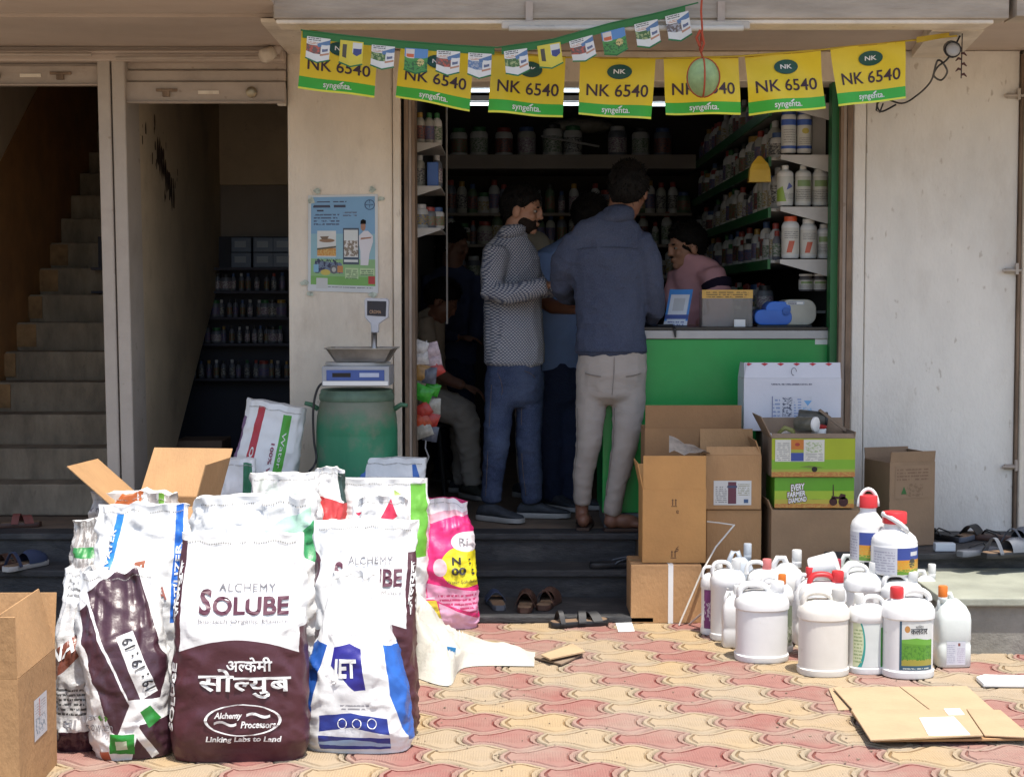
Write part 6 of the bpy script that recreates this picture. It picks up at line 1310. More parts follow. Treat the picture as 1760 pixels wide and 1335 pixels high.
# ================================================================ CARTONS
def carton(label, w, d, h, loc, yaw=0, m=None, flaps=None, open_=True, strap=None, tape=True, group=None, name='carton', rot=None, label_art=None, lab=None):
    m = m or M_card
    root = empty(name, loc, yaw, label, 'carton', group, rot=rot); t = .005; W, D = w / 2, d / 2
    if open_:
        q = MB(); q.box(-W, W, -D, -D + t, 0, h); q.build('front_panel', m, root, bevel=.001)
        q = MB(); q.box(-W, W, D - t, D, 0, h); q.build('back_panel', m, root, bevel=.001)
        for s in (-1, 1): q = MB(); q.box(s * W - (t if s > 0 else 0), s * W + (t if s < 0 else 0), -D + t, D - t, .0, h - .001); q.build('side_panel', m, root)
        q = MB(); q.box(-W + t, W - t, -D + t, D - t, .001, t); q.build('bottom_panel', m, root)
    else:
        q = MB(); q.box(-W, W, -D, D, 0, h); q.build('carton_body', m, root, bevel=.004, seg=2)
        q = MB(); q.box(-W, W, -.0015, .0015, h - .002, h + .0006); q.build('top_seam', M_cardd, root)
        if tape: q = MB(); q.box(-W - .0006, W + .0006, -.025, .025, h + .0008, h + .0014); q.build('tape', M_tapeb, root)
    for side, (ang, L) in (flaps or {}).items():   # ang 0 = upright, 90 = folded out flat, 170 = hanging
        q = MB(); n = w if side in 'fb' else d
        q.box(-n / 2 + .002, n / 2 - .002, -t / 2, t / 2, 0, L)
        o = q.build('flap', m, root, bevel=.001)
        if side == 'f': o.location = (0, -D + t / 2, h); o.rotation_euler = (R(ang), 0, 0)
        if side == 'b': o.location = (0, D - t / 2, h); o.rotation_euler = (R(-ang), 0, 0)
        if side == 'l': o.location = (-W + t / 2, 0, h); o.rotation_euler = Euler((0, R(-ang), 0)).to_matrix().to_4x4().to_euler(); o.rotation_euler = (Matrix.Rotation(R(-ang), 3, 'Y') @ Matrix.Rotation(R(90), 3, 'Z')).to_euler()
        if side == 'r': o.location = (W - t / 2, 0, h); o.rotation_euler = (Matrix.Rotation(R(ang), 3, 'Y') @ Matrix.Rotation(R(90), 3, 'Z')).to_euler()
    if strap is not None: q = MB(); q.box(strap - .011, strap + .011, -D - .0015, -D - .0004, 0, h); q.box(strap - .011, strap + .011, -D - .0015, D, h + .0005, h + .0016); q.build('strap', M_wletter, root)
    if lab:
        u0, u1, v0, v1 = lab; q = MB(); grid_fn(q, lambda u, v: Vector((u, -D - .0015, v)), u0, u1, v0, v1, 2, 2); q.build('paper_label', label_art, root)
    return root
def cpx(x0, x1, yt, yb, Yf): a, b_ = AY(x0, yb, Yf), AY(x1, yt, Yf); return (b_.x - a.x), (b_.z - a.z), (a.x + b_.x) / 2, a.z
def mark(root, D, items, m=None, name='carton_print'):
    q = MB()
    for s, a, b_, c, d, kw in items: fit_text(q, s, a, b_, c, d, lambda x, z: Vector((x, -D - .0016, z)), **kw)
    return q.build(name, m or pmat('carton_ink', (.12, .06, .03), .6), root)
art_lab = artmat('carton_label', (.58, .58, .56), [('lines', (.05, .35, .1, .8, 9, 20), (.25, .25, .25)), ('rect', (.38, .6, .05, .95), (.12, .03, .05)), ('rect', (.36, .62, .7, .8), (.05, .06, .12)), ('lines', (.64, .95, .4, .9, 7, 20), (.3, .3, .2)), ('rect', (.8, .92, .08, .24), (.05, .1, .2))], .5, bump=0)
CG = 'cartons stacked in front of the counter'
w_, h_, x_, z_ = cpx(1084, 1206, 966, 1066, 6.88)
r = carton('closed brown carton with white strap, lowest by the steps', w_, .26, h_, (x_, 6.88 + .13, 0), 0, M_card, None, False, .0 + .02, group=CG)
HB = h_
w_, h_, x_, z_ = cpx(1104, 1214, 838, 964, 6.92)
r = carton('tall orange brown carton with upright front flap on the strapped carton', w_, .22, h_, (x_, 6.92 + .11, HB + .003), 0, pmat('orange_card', (.48, .25, .085), .75, .1, 6, .2, 70, .2, (.3, .16, .07)), {'f': (2, .15), 'l': (12, .12), 'b': (30, .1)}, group=CG)
def arrow(root, D, cx, cz, s=1):
    q = MB(); f2 = lambda x, z: Vector((x, -D - .0016, z))
    for dx in (-.008, .006):
        q.add([f2(cx + dx + a * s, cz + b_ * s) for a, b_ in ((-.002, -.014), (.002, -.014), (.002, .008), (.005, .008), (0, .016), (-.005, .008), (-.002, .008))], [(0, 1, 2, 6), (3, 4, 5), (2, 3, 5, 6)])
    q.add([f2(cx - .014 * s, cz - .019 * s), f2(cx + .012 * s, cz - .019 * s), f2(cx + .012 * s, cz - .016 * s), f2(cx - .014 * s, cz - .016 * s)], [(0, 1, 2, 3)])
    q.build('up_arrows', pmat('carton_ink', (.12, .06, .03), .6), root)
arrow(r, .11, .0, .27); arrow(r, .11, -.002, .04); mark(r, .11, [('e', .008, .02, .22, .235, {}), ('6', .006, .02, .05, .075, dict(shear=.3))])
w_, h_, x_, z_ = cpx(1213, 1309, 876, 1075, 7.05)
carton('plain brown carton under the open labelled carton', w_, .25, AY(1250, 876, 7.05).z, (x_, 7.05 + .125, 0), 0, M_card, None, False, group=CG)
w_, h_, x_, z_ = cpx(1213, 1309, 782, 875, 7.04)
r = carton('open brown carton with a printed white label on its front', w_, .24, h_, (x_, 7.04 + .12, AY(1250, 876, 7.05).z + .004), 0, M_card, {'f': (-25, .04), 'b': (14, .1), 'r': (-20, .07)}, lab=(-w_ * .36, w_ * .32, h_ * .08, h_ * .53), label_art=art_lab, group=CG)
q = MB(); grid_fn(q, lambda u, v: AY(1150 + 70 * u, 778 - 30 * v * (1 - u) - 8 * noise.noise(Vector((u * 4, v * 4, 0))), 7.02 + .1 * v), 0, 1, 0, 1, 8, 5); tag(q.build('plastic_wrap', pmat('clear_film', (.35, .3, .25), .15, .3, 20, .6, 30), smooth=True), 'crumpled clear plastic film spilling from the open brown carton', 'film')
w_, h_, x_, z_ = cpx(1108, 1275, 736, 790, 7.3)
r = carton('wide brown carton behind the open ones, tall back flap raised', w_, .22, AY(1190, 736, 7.3).z, (x_, 7.3 + .11, 0), 0, pmat('brown_card_b', (.30, .165, .075), .8, .12, 6, .2, 60, .3, (.2, .11, .05)), {'f': (3, .108)}, group=CG)
w_, h_, x_, z_ = cpx(1308, 1440, 742, 1000, 7.33)
carton('tall dull carton supporting the white printed carton', w_, .2, AY(1380, 742, 7.33).z, (x_, 7.33 + .1, 0), 0, M_cardd, None, False, group=CG)
w_, h_, x_, z_ = cpx(1278, 1446, 651, 741, 7.34)
M_wcard = pmat('white_card', (.56, .57, .62), .55, .06, 4, .1, 60, .15, (.4, .38, .36))
r = carton('white carton with row of red diamonds along its raised flap', w_, .2, h_, (x_, 7.34 + .1, AY(1380, 742, 7.33).z + .004), 0, M_wcard, {'f': (-12, .075), 'l': (-8, .07)}, group=CG)
fo_ = [c for c in r.children if c.name.startswith('flap')][0]
for k in range(6):
    q = MB(); cx_ = -w_ * .45 + k * w_ * .165; s = .012; q.add([(cx_ - s * 1.4, -.0035, .068), (cx_, -.0035, .068 - s * .8), (cx_ + s * 1.4, -.0035, .068), (cx_, -.0035, .068 + s * .5)], [(0, 1, 2, 3)]); q.build('red_diamond', pmat('red_ink', (.4, .03, .04), .5), fo_)
q = MB(); grid_fn(q, lambda u, v: Vector((u, -.1 - .0015, v)), -w_ * .22, w_ * .2, h_ * .25, h_ * .66, 2, 2); q.build('print_block', artmat('instr_print', (.56, .57, .62), [('rect', (.02, .04, 0, 1), (.1, .12, .25)), ('lines', (.05, .22, .05, .95, 5, 16), (.25, .3, .45)), ('blotch', (.28, .52, .05, .95, 12), (.08, .09, .14)), ('lines', (.56, .74, .05, .95, 7, 12), (.25, .32, .5)), ('poly', [(.8, .8), (1, .8), (.9, .55)], (.15, .35, .6)), ('blotch', (.78, 1, .1, .5, 12), (.3, .45, .6))], .5, bump=0), r)
q = MB(); grid_fn(q, lambda u, v: Vector((u, -.1 - .0015, v)), -w_ * .22, w_ * .2, h_ * .87, h_ * .92, 2, 1); q.build('print_line', artmat('line_print', (.56, .57, .62), [('lines', (0, 1, .1, 1.1, 1, 60), (.08, .09, .14))], .5, bump=0), r)
q = MB(); q.tube([Vector((.005 + .012 * math.cos(t), -.1 - .0025 - .0, .012 + h_ + .018 * math.sin(t) + .02)) for t in [k * .6 for k in range(9)]], .0012, 4); q.build('pen_mark', M_blk, r)
w_, h_, x_, z_ = cpx(1324, 1480, 877, 1090, 7.0)
ZT = AY(1400, 877, 7.0).z
r = carton('plain dull brown carton under the green printed cartons', w_, .26, ZT, (x_, 7.0 + .13, 0), 0, pmat('brown_card_c', (.27, .175, .10), .85, .12, 6, .2, 60, .3, (.17, .11, .07)), {'f': (-82, .1), 'l': (20, .05)}, group=CG)
GA = [('rect', (0, 1, .55, 1), (.10, .30, .015)), ('rect', (0, 1, .28, .56), (.30, .42, .03)), ('poly', [(0, .28), (0, .36), (.5, .3), (1, .42), (1, .28)], (.16, .30, .03)), ('rect', (0, 1, 0, .28), (.42, .36, .05)), ('rect', (0, 1, 0, .14), (.42, .17, .04)), ('blotch', (0, 1, 0, .14, 22), (.48, .28, .07))]
GB = [('rect', (0, 1, .45, 1), (.30, .36, .012)), ('rect', (0, 1, .2, .45), (.17, .36, .02)), ('poly', [(0, .35), (0, .44), (.45, .3), (1, .48), (1, .3), (.5, .22)], (.14, .2, .03)), ('rect', (0, 1, 0, .2), (.3, .34, .05)), ('rect', (0, 1, 0, .13), (.4, .16, .04)), ('blotch', (0, 1, 0, .13, 22), (.45, .26, .06))]
w_, h_, x_, z_ = cpx(1331, 1468, 824, 876, 7.0)
r = carton('closed green printed carton with tractor picture, lower of the green pair', w_, .24, h_, (x_, 7.0 + .12, ZT + .012), 0, pmat('green_card', (.10, .28, .02), .5), None, False, group=CG)
D_ = .12; q = MB(); grid_fn(q, lambda u, v: Vector((u, -D_ - .0015, v)), -w_ / 2, w_ / 2, 0, h_, 2, 2); q.build('front_print', artmat('farm_print_a', (.1, .3, .02), GA, .4, bump=0), r)
q = MB(); f3 = lambda x, z: Vector((x, -D_ - .0035, z + .12 * (x + .1)))
fit_text(q, 'EVERY', -.105, -.045, .075, .105, f3, bold=.03); fit_text(q, 'FARMER', -.12, -.04, .048, .072, f3, bold=.03); fit_text(q, 'DIAMOND', -.115, -.035, .022, .045, f3, bold=.03); q.build('slogan_print', M_wletter, r)
q = MB(); f4 = lambda x, z: f3(x, z) + Vector((.0, .001, 0)); fit_text(q, 'EVERY', -.108, -.042, .072, .108, f4, bold=.09); fit_text(q, 'FARMER', -.123, -.037, .045, .075, f4, bold=.09); fit_text(q, 'DIAMOND', -.118, -.032, .019, .048, f4, bold=.09); q.build('slogan_shadow', pmat('dark_red_print', (.12, .03, .02), .5), r)
f5 = lambda x, z: Vector((x, -D_ - .0028, z)); q = MB()
for c, rr_ in ((.085, .018), (.13, .022)): flat_poly(q, [(c + rr_ * math.cos(t), .028 + rr_ * math.sin(t)) for t in [k * math.pi / 8 for k in range(16)]], f5)
flat_poly(q, [(.075, .04), (.14, .04), (.14, .06), (.118, .065), (.11, .05), (.078, .055)], f5); flat_poly(q, [(.082, .055), (.088, .055), (.086, .105), (.082, .105)], f5); q.build('tractor_print', pmat('tractor_ink', (.05, .015, .015), .5), r)
w_, h_, x_, z_ = cpx(1326, 1470, 757, 823, 6.99); ZG = ZT + .012 + AY(1400, 824, 7.0).z - AY(1400, 876, 7.0).z
r = carton('open yellow green printed carton filled with cans, on the tractor carton', w_, .25, h_, (x_, 6.99 + .125, ZG + .004), 0, M_cardd, {'f': (-35, .025), 'l': (28, .11), 'b': (25, .08), 'r': (8, .03)}, group=CG)
D_ = .125; q = MB(); grid_fn(q, lambda u, v: Vector((u, -D_ - .0015, v)), -w_ / 2, w_ / 2, 0, h_, 2, 2); q.build('front_print', artmat('farm_print_b', (.3, .36, .01), GB, .4, bump=0), r)
q = MB(); grid_fn(q, lambda u, v: Vector((u, -D_ - .003, v)), -w_ * .46, w_ * .13, h_ * .4, h_ * .97, 2, 2); q.build('paper_label', artmat('carton_label_b', (.55, .54, .48), [('lines', (.03, .3, .05, .9, 9, 18), (.3, .3, .28)), ('rect', (.32, .58, .55, 1), (.45, .15, .02)), ('rect', (.32, .58, .4, .55), (.3, .33, .04)), ('rect', (.32, .58, .02, .4), (.03, .06, .25)), ('ell', (.45, .78, .05, .08), (.3, .03, .02)), ('blotch', (.62, .95, .4, .9, 14), (.3, .38, .2)), ('lines', (.62, .97, .05, .4, 5, 18), (.3, .3, .28))], .5, bump=0), r)
q = MB(); flat_poly(q, [(.005 + .013 * math.cos(t), h_ * .2 + .012 * math.sin(t)) for t in [k * math.pi / 8 for k in range(16)]], lambda x, z: Vector((x, -D_ - .003, z))); q.build('round_mark', M_dark, r)
zt = ZG + h_
def can(p, ax, rr_, L, m, ml, label):
    R_ = Matrix.Translation(p) @ Vector(ax).to_track_quat('Z', 'Y').to_matrix().to_4x4(); root = empty('can', p, 0, label, 'can', 'cans in the open green carton')
    q = MB(); q.lathe([(rr_ * .95, 0), (rr_, .004), (rr_, L - .004), (rr_ * .95, L)], 20, M=R_); put(q, 'can_body', m, root, smooth=True, sharp=40)
    q = MB(); q.lathe([(rr_ * .97, L), (rr_ * 1.03, L + .001), (rr_ * 1.03, L + .01), (rr_ * .9, L + .012)], 20, M=R_); put(q, 'lid', ml, root, smooth=True, sharp=40)
p = AY(1371, 728, 7.12); can(Vector((p.x, 7.14, p.z)), (.75, -.65, .0), .033, .09, pmat('can_olive', (.12, .11, .08), .4, .4, 30), M_white, 'lying can with a white printed lid in the open green carton')
p = AY(1408, 735, 7.14); can(Vector((p.x, 7.16, p.z - .05)), (.05, -.1, 1), .033, .05, M_white, pmat('red_lid', (.35, .02, .02), .4), 'upright white tub with a red lid in the open green carton')
p = AY(1372, 718, 7.24); can(Vector((p.x, 7.24, p.z)), (1, -.1, -.1), .04, .12, pmat('can_dark', (.06, .06, .05), .5, .4, 20), M_black, 'dark can lying at the back of the open green carton')
q = MB(); q.tube([AY(1337, 745, 7.12), AY(1349, 735, 7.12), AY(1362, 740, 7.12), AY(1366, 750, 7.12)], [.008, .012, .012, .008], 8); tag(q.build('plastic_loop', pmat('olive_plastic', (.2, .2, .06), .4), smooth=True), 'olive plastic handle sticking out of the open green carton', 'handle')
q = MB(); grid_fn(q, lambda u, v: AY(1322 + 62 * u, 752 - 9 * v + 3 * math.sin(u * 9), 7.05 + .14 * v), 0, 1, 0, 1, 10, 4); tag(q.build('paper_sheet', M_wletter, smooth=True), 'crumpled white paper lying in the open green carton', 'paper')
q = MB(); q.slab([AY(1407, 706, 7.2), AY(1411, 703, 7.2), AY(1470, 748, 7.16), AY(1466, 752, 7.16)], (0, .02, 0)); tag(q.build('card_strip', M_cardd), 'dark card strip leaning out of the open green carton', 'card')
# carton on the side ledge
yk = AZ(1560, 942, .30).y
w_, h_, x_, z_ = cpx(1530, 1608, 795, 940, yk)
r = carton('brown carton with torn open top standing on the side ledge', .235, .23, h_, (AY(1549, 900, yk).x + .03, yk + .17, .302), R(17), pmat('grey_brown_card', (.25, .165, .10), .85, .12, 6, .2, 60, .3, (.17, .11, .07)), {'f': (9, .05), 'r': (-10, .04), 'b': (8, .05)})
q = MB(); grid_fn(q, lambda u, v: Vector((u, -.1165, v)), -.09, .09, .22, .37, 2, 2); q.build('faint_print', artmat('faint', (.25, .165, .10), [('lines', (.05, .95, .55, .95, 4, 22), (.17, .1, .06)), ('blotch', (.3, .8, .05, .45, 8), (.19, .12, .07))], .85, bump=0), r)
q = MB(); flat_poly(q, [(-.06, .24), (-.03, .24), (-.045, .275)], lambda x, z: Vector((x, -.118, z))); q.build('leaf_mark', pmat('green_ink', (.03, .12, .03), .6), r)
# left: open carton behind the sacks, and the carton in the corner
yk = 5.98
r = carton('open carton with wide lit flaps behind the white sacks on the left', .34, .30, .635, (AY(268, 800, yk).x, yk + .17, 0), R(-8), M_card, {'l': (50, .23), 'b': (44, .25), 'r': (16, .17), 'f': (140, .15)})
c0_ = Vector((AY(27, 1200, 4.36).x, 4.36, 0)); w_, d_, h_ = .42, .40, AY(27, 1168, 4.36).z
r = carton('open brown carton in the lower left corner with shipping label', w_, d_, h_, (c0_.x - w_ / 2, 4.36 + d_ / 2, 0), R(1.5), M_card, {'r': (-14, .19), 'f': (4, .18), 'b': (12, .17), 'l': (30, .18)})
q = MB(); grid_fn(q, lambda u, v: Vector((w_ / 2 + .0015, u, v)), -d_ * .12, d_ * .22, h_ * .38, h_ * .72, 2, 2); q.build('paper_label', artmat('ship_label', (.58, .58, .6), [('rect', (.4, .46, .5, .95), (.5, .08, .05)), ('blotch', (.1, .9, .1, .5, 9), (.2, .25, .3)), ('lines', (.1, .9, .5, .9, 6, 14), (.35, .3, .3))], .4, bump=0), r)
# ================================================================ JUGS
M_jug = pmat('white_hdpe', (.70, .70, .69), .42, .06, 5, .08, 30, .25, (.5, .46, .4), spots=.25, sscale=4)
M_cream = pmat('cream_hdpe', (.66, .63, .57), .45, .07, 5, .06, 30, .3, (.42, .36, .28), spots=.25)
M_trans = pmat('milky_hdpe', (.62, .66, .63), .3, .06, 5, .06, 30)
M_greyj = pmat('grey_hdpe', (.42, .46, .50), .3, .15, 6, .1, 20)
M_redc = pmat('red_cap', (.55, .03, .035), .4, .08); M_orc = pmat('orange_cap', (.62, .16, .02), .4, .08); M_whc = pmat('grey_white_cap', (.6, .6, .58), .45, .08); M_drc = pmat('dark_red_cap', (.3, .03, .05), .4)
JG = 'plastic jugs piled on the paving'
def superring(rx, ry, z, n, N=32, cx=0, cy=0):
    out = []
    for j in range(N):
        t = 2 * math.pi * j / N; c, s = math.cos(t), math.sin(t)
        out.append(Vector((cx + rx * math.copysign(abs(c) ** (2 / n), c), cy + ry * math.copysign(abs(s) ** (2 / n), s), z)))
    return out
def jug(label, px, pw, ytop, ybot, Y=None, z0=0.0, kind='round', m=None, cap=None, capx=.45, hx=-.35, art=None, lab=(.12, .7), yaw=0, lang=(-1.2, 1.2), rot=None, hm=None):
    m = m or M_jug
    if Y is None: Y = AZ(px, ybot, z0).y
    r = pw * PX(Y) / 2; H = AY(px, ytop, Y).z - z0; b_ = AY(px, ybot, Y)
    root = empty('jug', (b_.x, Y + r * .9, z0), yaw, label, 'jug', JG, rot=rot)
    if kind == 'round':
        ry = r * .92; n = 2.35; hb = H * .80
        prof = [(.93, .0), (.985, .012), (1.0, .03), (1.0, .095), (.945, .112), (.945, .80), (1.0, .82), (1.0, .905), (.955, .96), (.86, 1.01), (.66, 1.055), (.4, 1.075)]
        q = MB(); rs = [superring(r * a, ry * a, hb * z, n) for a, z in prof]; q.rings(rs); q.build('jug_body', m, root, smooth=True, sharp=38)
        zt = hb * 1.06; q = MB(); x0 = hx * r
        q.tube(spath([(x0 - r * .52, 0, hb * .99), (x0 - r * .5, 0, hb * 1.09), (x0 - r * .3, 0, H * .935), (x0 + r * .2, 0, H * .94), (x0 + r * .48, 0, hb * 1.12), (x0 + r * .56, 0, hb * 1.04)], 4), r * .12, 10, flat=1.8, up=(0, 1, 0)); q.build('handle', hm or m, root, smooth=True)
        q = MB(); cxp = capx * r; q.lathe([(r * .24, zt - .05), (r * .24, H * .87)], 18, (cxp, -.1 * r, 0)); q.build('neck', m, root, smooth=True)
        q = MB(); q.lathe([(r * .25, H * .86), (r * .26, H * .865), (r * .26, H * .97), (r * .235, H * .985)], 18, (cxp, -.1 * r, 0)); q.build('cap', cap or M_redc, root, smooth=True, sharp=40)
        def lf(a, z):
            u = max(-1, min(1, a / 1.45)); k = .945 * 1.012
            return Vector((r * k * u, -ry * k * (1 - abs(u) ** n) ** (1 / n), z * hb))
    elif kind == 'square':
        ry = r * .8; n = 5.0; hb = H * .74
        prof = [(.93, 0), (1, .02), (1, .34), (.97, .36), (.97, .42), (1, .44), (1, .74), (.95, .84), (.72, .96), (.4, 1.04), (.3, 1.06)]
        q = MB(); rs = [superring(r * a, ry * a, hb * z, n) for a, z in prof]; q.rings(rs); q.build('jug_body', m, root, smooth=True, sharp=60)
        q = MB(); q.tube([(-r * .78, 0, hb * .72), (-r * .72, 0, hb * 1.02), (-r * .5, 0, hb * 1.14), (-r * .15, 0, hb * 1.14), (r * .05, 0, hb * 1.0)], r * .14, 10, flat=1.2); q.build('handle', hm or m, root, smooth=True)
        q = MB(); q.lathe([(r * .26, hb * 1.0), (r * .26, H * .84)], 18, (capx * r, 0, 0)); q.build('neck', m, root, smooth=True)
        q = MB(); q.lathe([(r * .26, H * .81), (r * .27, H * .82), (r * .27, H * .93), (r * .24, H * .94)], 18, (capx * r, 0, 0)); q.build('cap', cap or M_redc, root, smooth=True, sharp=40)
        def lf(a, z):
            u = max(-1, min(1, a / 1.45)); k = 1.012
            return Vector((r * k * u, -ry * k * (1 - abs(u) ** n) ** (1 / n), z * hb))
    else:   # pail: cylinder, conical shoulder, wide neck with a big lid and a bail
        hb = H * .5
        q = MB(); q.lathe([(r * .93, 0), (r * .98, .006), (r, .02), (r, hb * .93), (r * .985, hb * .95), (r, hb), (r * .9, H * .58), (r * .52, H * .70), (r * .46, H * .72), (r * .46, H * .8)], 32); q.build('jug_body', m, root, smooth=True, sharp=45)
        q = MB(); q.lathe([(r * .5, H * .785), (r * .53, H * .79), (r * .53, H * .95), (r * .5, H * .965)], 28); q.build('cap', cap or M_redc, root, smooth=True, sharp=40)
        q = MB()
        if hx > 0: pts = [(r * .56 * math.cos(t), -.0, H * .80 + r * 1.0 * math.sin(t)) for t in [math.pi * k / 14 for k in range(15)]]
        else: pts = [(r * (-.58 + .0 * k), 0, 0) for k in range(0)] + [(-r * .56, -r * .05, H * .82 + H * .12), (-r * .25, -r * .45, H * .88), (r * .1, -r * .56, H * .80), (r * .35, -r * .58, H * .72), (r * .42, -r * .52, H * .66)]
        q.tube(pts, r * .075, 8, flat=1.5); q.build('bail', m, root, smooth=True)
        def lf(a, z): return Vector((r * 1.008 * math.sin(a), -r * 1.008 * math.cos(a), z * hb))
    if art:
        q = MB(); grid_fn(q, lf, lang[0], lang[1], lab[0], lab[1], 24, 2); q.build('label_band', art, root, smooth=True)
    return root, lf
art_org = artmat('orange_blue_label', (.55, .56, .6), [('lines', (.02, .42, .1, .9, 8, 26), (.35, .35, .42)), ('rect', (.46, 1, .55, 1), (.04, .07, .28)), ('rect', (.46, 1, .2, .55), (.58, .26, .03)), ('rect', (.46, 1, 0, .2), (.12, .25, .03)), ('ell', (.74, .42, .07, .18), (.05, .05, .04)), ('rect', (.7, .9, .7, .85), (.6, .6, .62)), ('blotch', (.46, 1, .1, .45, 22), (.5, .35, .05))], .35, bump=0)
art_teal = artmat('teal_label', (.62, .66, .64), [('ell', (-.1, .5, .46, .75), (.03, .3, .27)), ('ell', (-.1, .55, .4, .66), (.58, .62, .4)), ('lines', (.02, .26, .1, .9, 10, 30), (.3, .38, .2)), ('rect', (.86, 1, 0, .9), (.05, .28, .04))], .35, bump=0)
art_green = artmat('kaldar_label', (.6, .62, .6), [('rect', (0, 1, .0, .62), (.10, .28, .03)), ('poly', [(0, .62), (.5, .66), (1, .6), (1, .5), (0, .56)], (.14, .36, .05)), ('rect', (0, 1, .08, .22), (.32, .28, .05)), ('blotch', (0, 1, .2, .5, 16), (.06, .2, .025)), ('rect', (0, 1, 0, .09), (.03, .09, .14)), ('rect', (0, .06, 0, 1), (.03, .09, .14)), ('ell', (.22, .84, .08, .07), (.45, .22, .06)), ('lines', (.1, .9, .02, .07, 1, 30), (.5, .55, .5))], .35, bump=0)
art_grey = artmat('grey_print_label', (.56, .57, .62), [('lines', (.03, .45, .08, .9, 10, 24), (.35, .36, .45)), ('lines', (.55, .95, .08, .75, 8, 24), (.4, .36, .45)), ('rect', (.6, .72, .8, .93), (.2, .06, .05))], .4, bump=0)
art_pur = artmat('purple_label', (.16, .03, .15), [('blotch', (0, 1, .2, .7, 7), (.5, .42, .5))], .35, bump=0)
art_sg = artmat('small_green_label', (.62, .64, .6), [('rect', (.1, .9, .3, .7), (.12, .32, .08)), ('lines', (.15, .85, .35, .65, 2, 20), (.4, .5, .35))], .35, bump=0)
art_og = artmat('olive_label', (.4, .42, .35), [('rect', (0, 1, .5, 1), (.18, .22, .15)), ('blotch', (0, 1, .1, .5, 12), (.12, .16, .08))], .4, bump=0)
# back rows first, then the front row
jug('grey translucent jug at the back beside the brown cartons', 1275, 52, 928, 1010, Y=6.78, z0=.0, kind='square', m=M_greyj, cap=M_greyj, capx=.5)
jug('grey jug lying on its side at the back of the pile', 1300, 42, 938, 1000, Y=6.82, z0=.06, kind='square', m=M_greyj, cap=M_greyj, rot=(R(10), R(70), R(10)))
jug('white jug with purple label at the left end of the pile', 1228, 44, 970, 1085, Y=6.62, art=art_pur, cap=M_whc, lab=(.12, .8))
jug('white jug with small green label beside the purple one', 1254, 62, 962, 1090, Y=6.5, art=art_sg, cap=M_whc, lab=(.45, .75), lang=(-.2, .9), kind='round')
jug('narrow white angular jug with tall handle near the left', 1262, 38, 1002, 1098, Y=6.38, kind='square', cap=M_whc, capx=.3)
jug('white jug with pink red cap in the second row', 1318, 62, 962, 1100, Y=6.5, kind='round', cap=pmat('pink_cap', (.6, .18, .17), .4), capx=.1, hx=-.5, art=art_grey, lab=(.15, .75))
jug('white jug with tall pointed handle behind the orange capped one', 1356, 64, 940, 1080, Y=6.66, kind='square', cap=M_whc, capx=.55)
jug('white jug with orange cap behind the large front jug', 1340, 54, 988, 1118, Y=6.28, kind='round', cap=M_orc, capx=.25, hx=-.55, art=art_og, lab=(.1, .75), lang=(.1, 1.3))
q = MB(); a = AY(1418, 978, 6.5); q.lathe([(.05, 0), (.055, .006), (.055, .11), (.05, .115)], 24, M=Matrix.Translation((a.x - .055, 6.52, a.z - .01)) @ Matrix.Rotation(R(72), 4, 'Y') @ Matrix.Rotation(R(15), 4, 'X')); tag(q.build('white_tub', M_jug, smooth=True, sharp=40), 'white tub lying on its side on top of the jugs', 'tub')
jug('white jug with dark red cap behind the red handled one', 1440, 60, 962, 1100, Y=6.5, kind='round', art=art_sg, cap=M_drc, capx=.05, hx=-.6)
jug('white jug with red cap between the orange cap and the tub', 1396, 58, 970, 1100, Y=6.42, kind='square', cap=M_redc, capx=0)
jug('jug with red molded handle top behind the cream jug', 1420, 82, 984, 1130, Y=6.12, kind='round', cap=M_redc, capx=.62, hx=-.05, hm=M_redc, art=art_og, lab=(.1, .8), lang=(-1.3, 0))
jug('milky jug under the left red lidded pail', 1470, 56, 936, 1060, Y=6.74, kind='square', m=M_trans, cap=M_whc)
jug('white jug in the middle of the pile under the pails', 1490, 70, 968, 1100, Y=6.42, kind='round', cap=M_whc, capx=.5)
jug('white jug at the right under the front pail', 1556, 74, 985, 1110, Y=6.36, kind='round', cap=M_whc, capx=.5, hx=-.3)
jug('white jug behind the right hand red lidded pail', 1595, 50, 965, 1080, Y=6.62, kind='square', cap=M_whc)
zc = .335
jug('white pail with red lid and raised loop handle, rear of the pair on top', 1497, 60, 850, 967, Y=6.55, z0=AY(1497, 966, 6.55).z, kind='pail', art=art_org, hx=1, lab=(.05, .88), lang=(-2.1, .9))
jug('white pail with red lid and tilted handle, front of the pair on top', 1545, 80, 880, 990, Y=6.42, z0=AY(1545, 990, 6.42).z, kind='pail', art=art_org, hx=-1, lab=(.05, .88), lang=(-1.3, 1.3))
jug('milky square jug with orange cap at the right end', 1642, 60, 1002, 1148, kind='square', m=M_trans, cap=M_orc, capx=-.55, art=art_grey, lab=(.05, .42), lang=(-.8, .8), yaw=R(4))
jug('white jug with teal edged label between the cream and green labelled jugs', 1495, 66, 1022, 1160, kind='round', m=M_jug, cap=M_whc, capx=-.45, hx=.3, art=art_teal, lab=(.12, .8), lang=(-1.25, 1.25))
r, lf = jug('white jug with green field label at the front right', 1569, 92, 1012, 1168, kind='round', cap=M_redc, capx=-.45, hx=.25, art=art_green, lab=(.13, .80), lang=(-.75, 1.15))
q = MB(); fit_text(q, 'कलदार', -.15, .85, .62, .70, lambda a, z: lf(a, z) + Vector((0, -.0015, 0)), bold=.02); fit_text(q, 'मिया', .12, .6, .705, .75, lambda a, z: lf(a, z) + Vector((0, -.0015, 0))); q.build('label_print', M_blk, r)
jug('large plain white jug at the front left of the pile', 1315, 95, 1003, 1141, kind='round', cap=M_jug, capx=.55, hx=-.3)
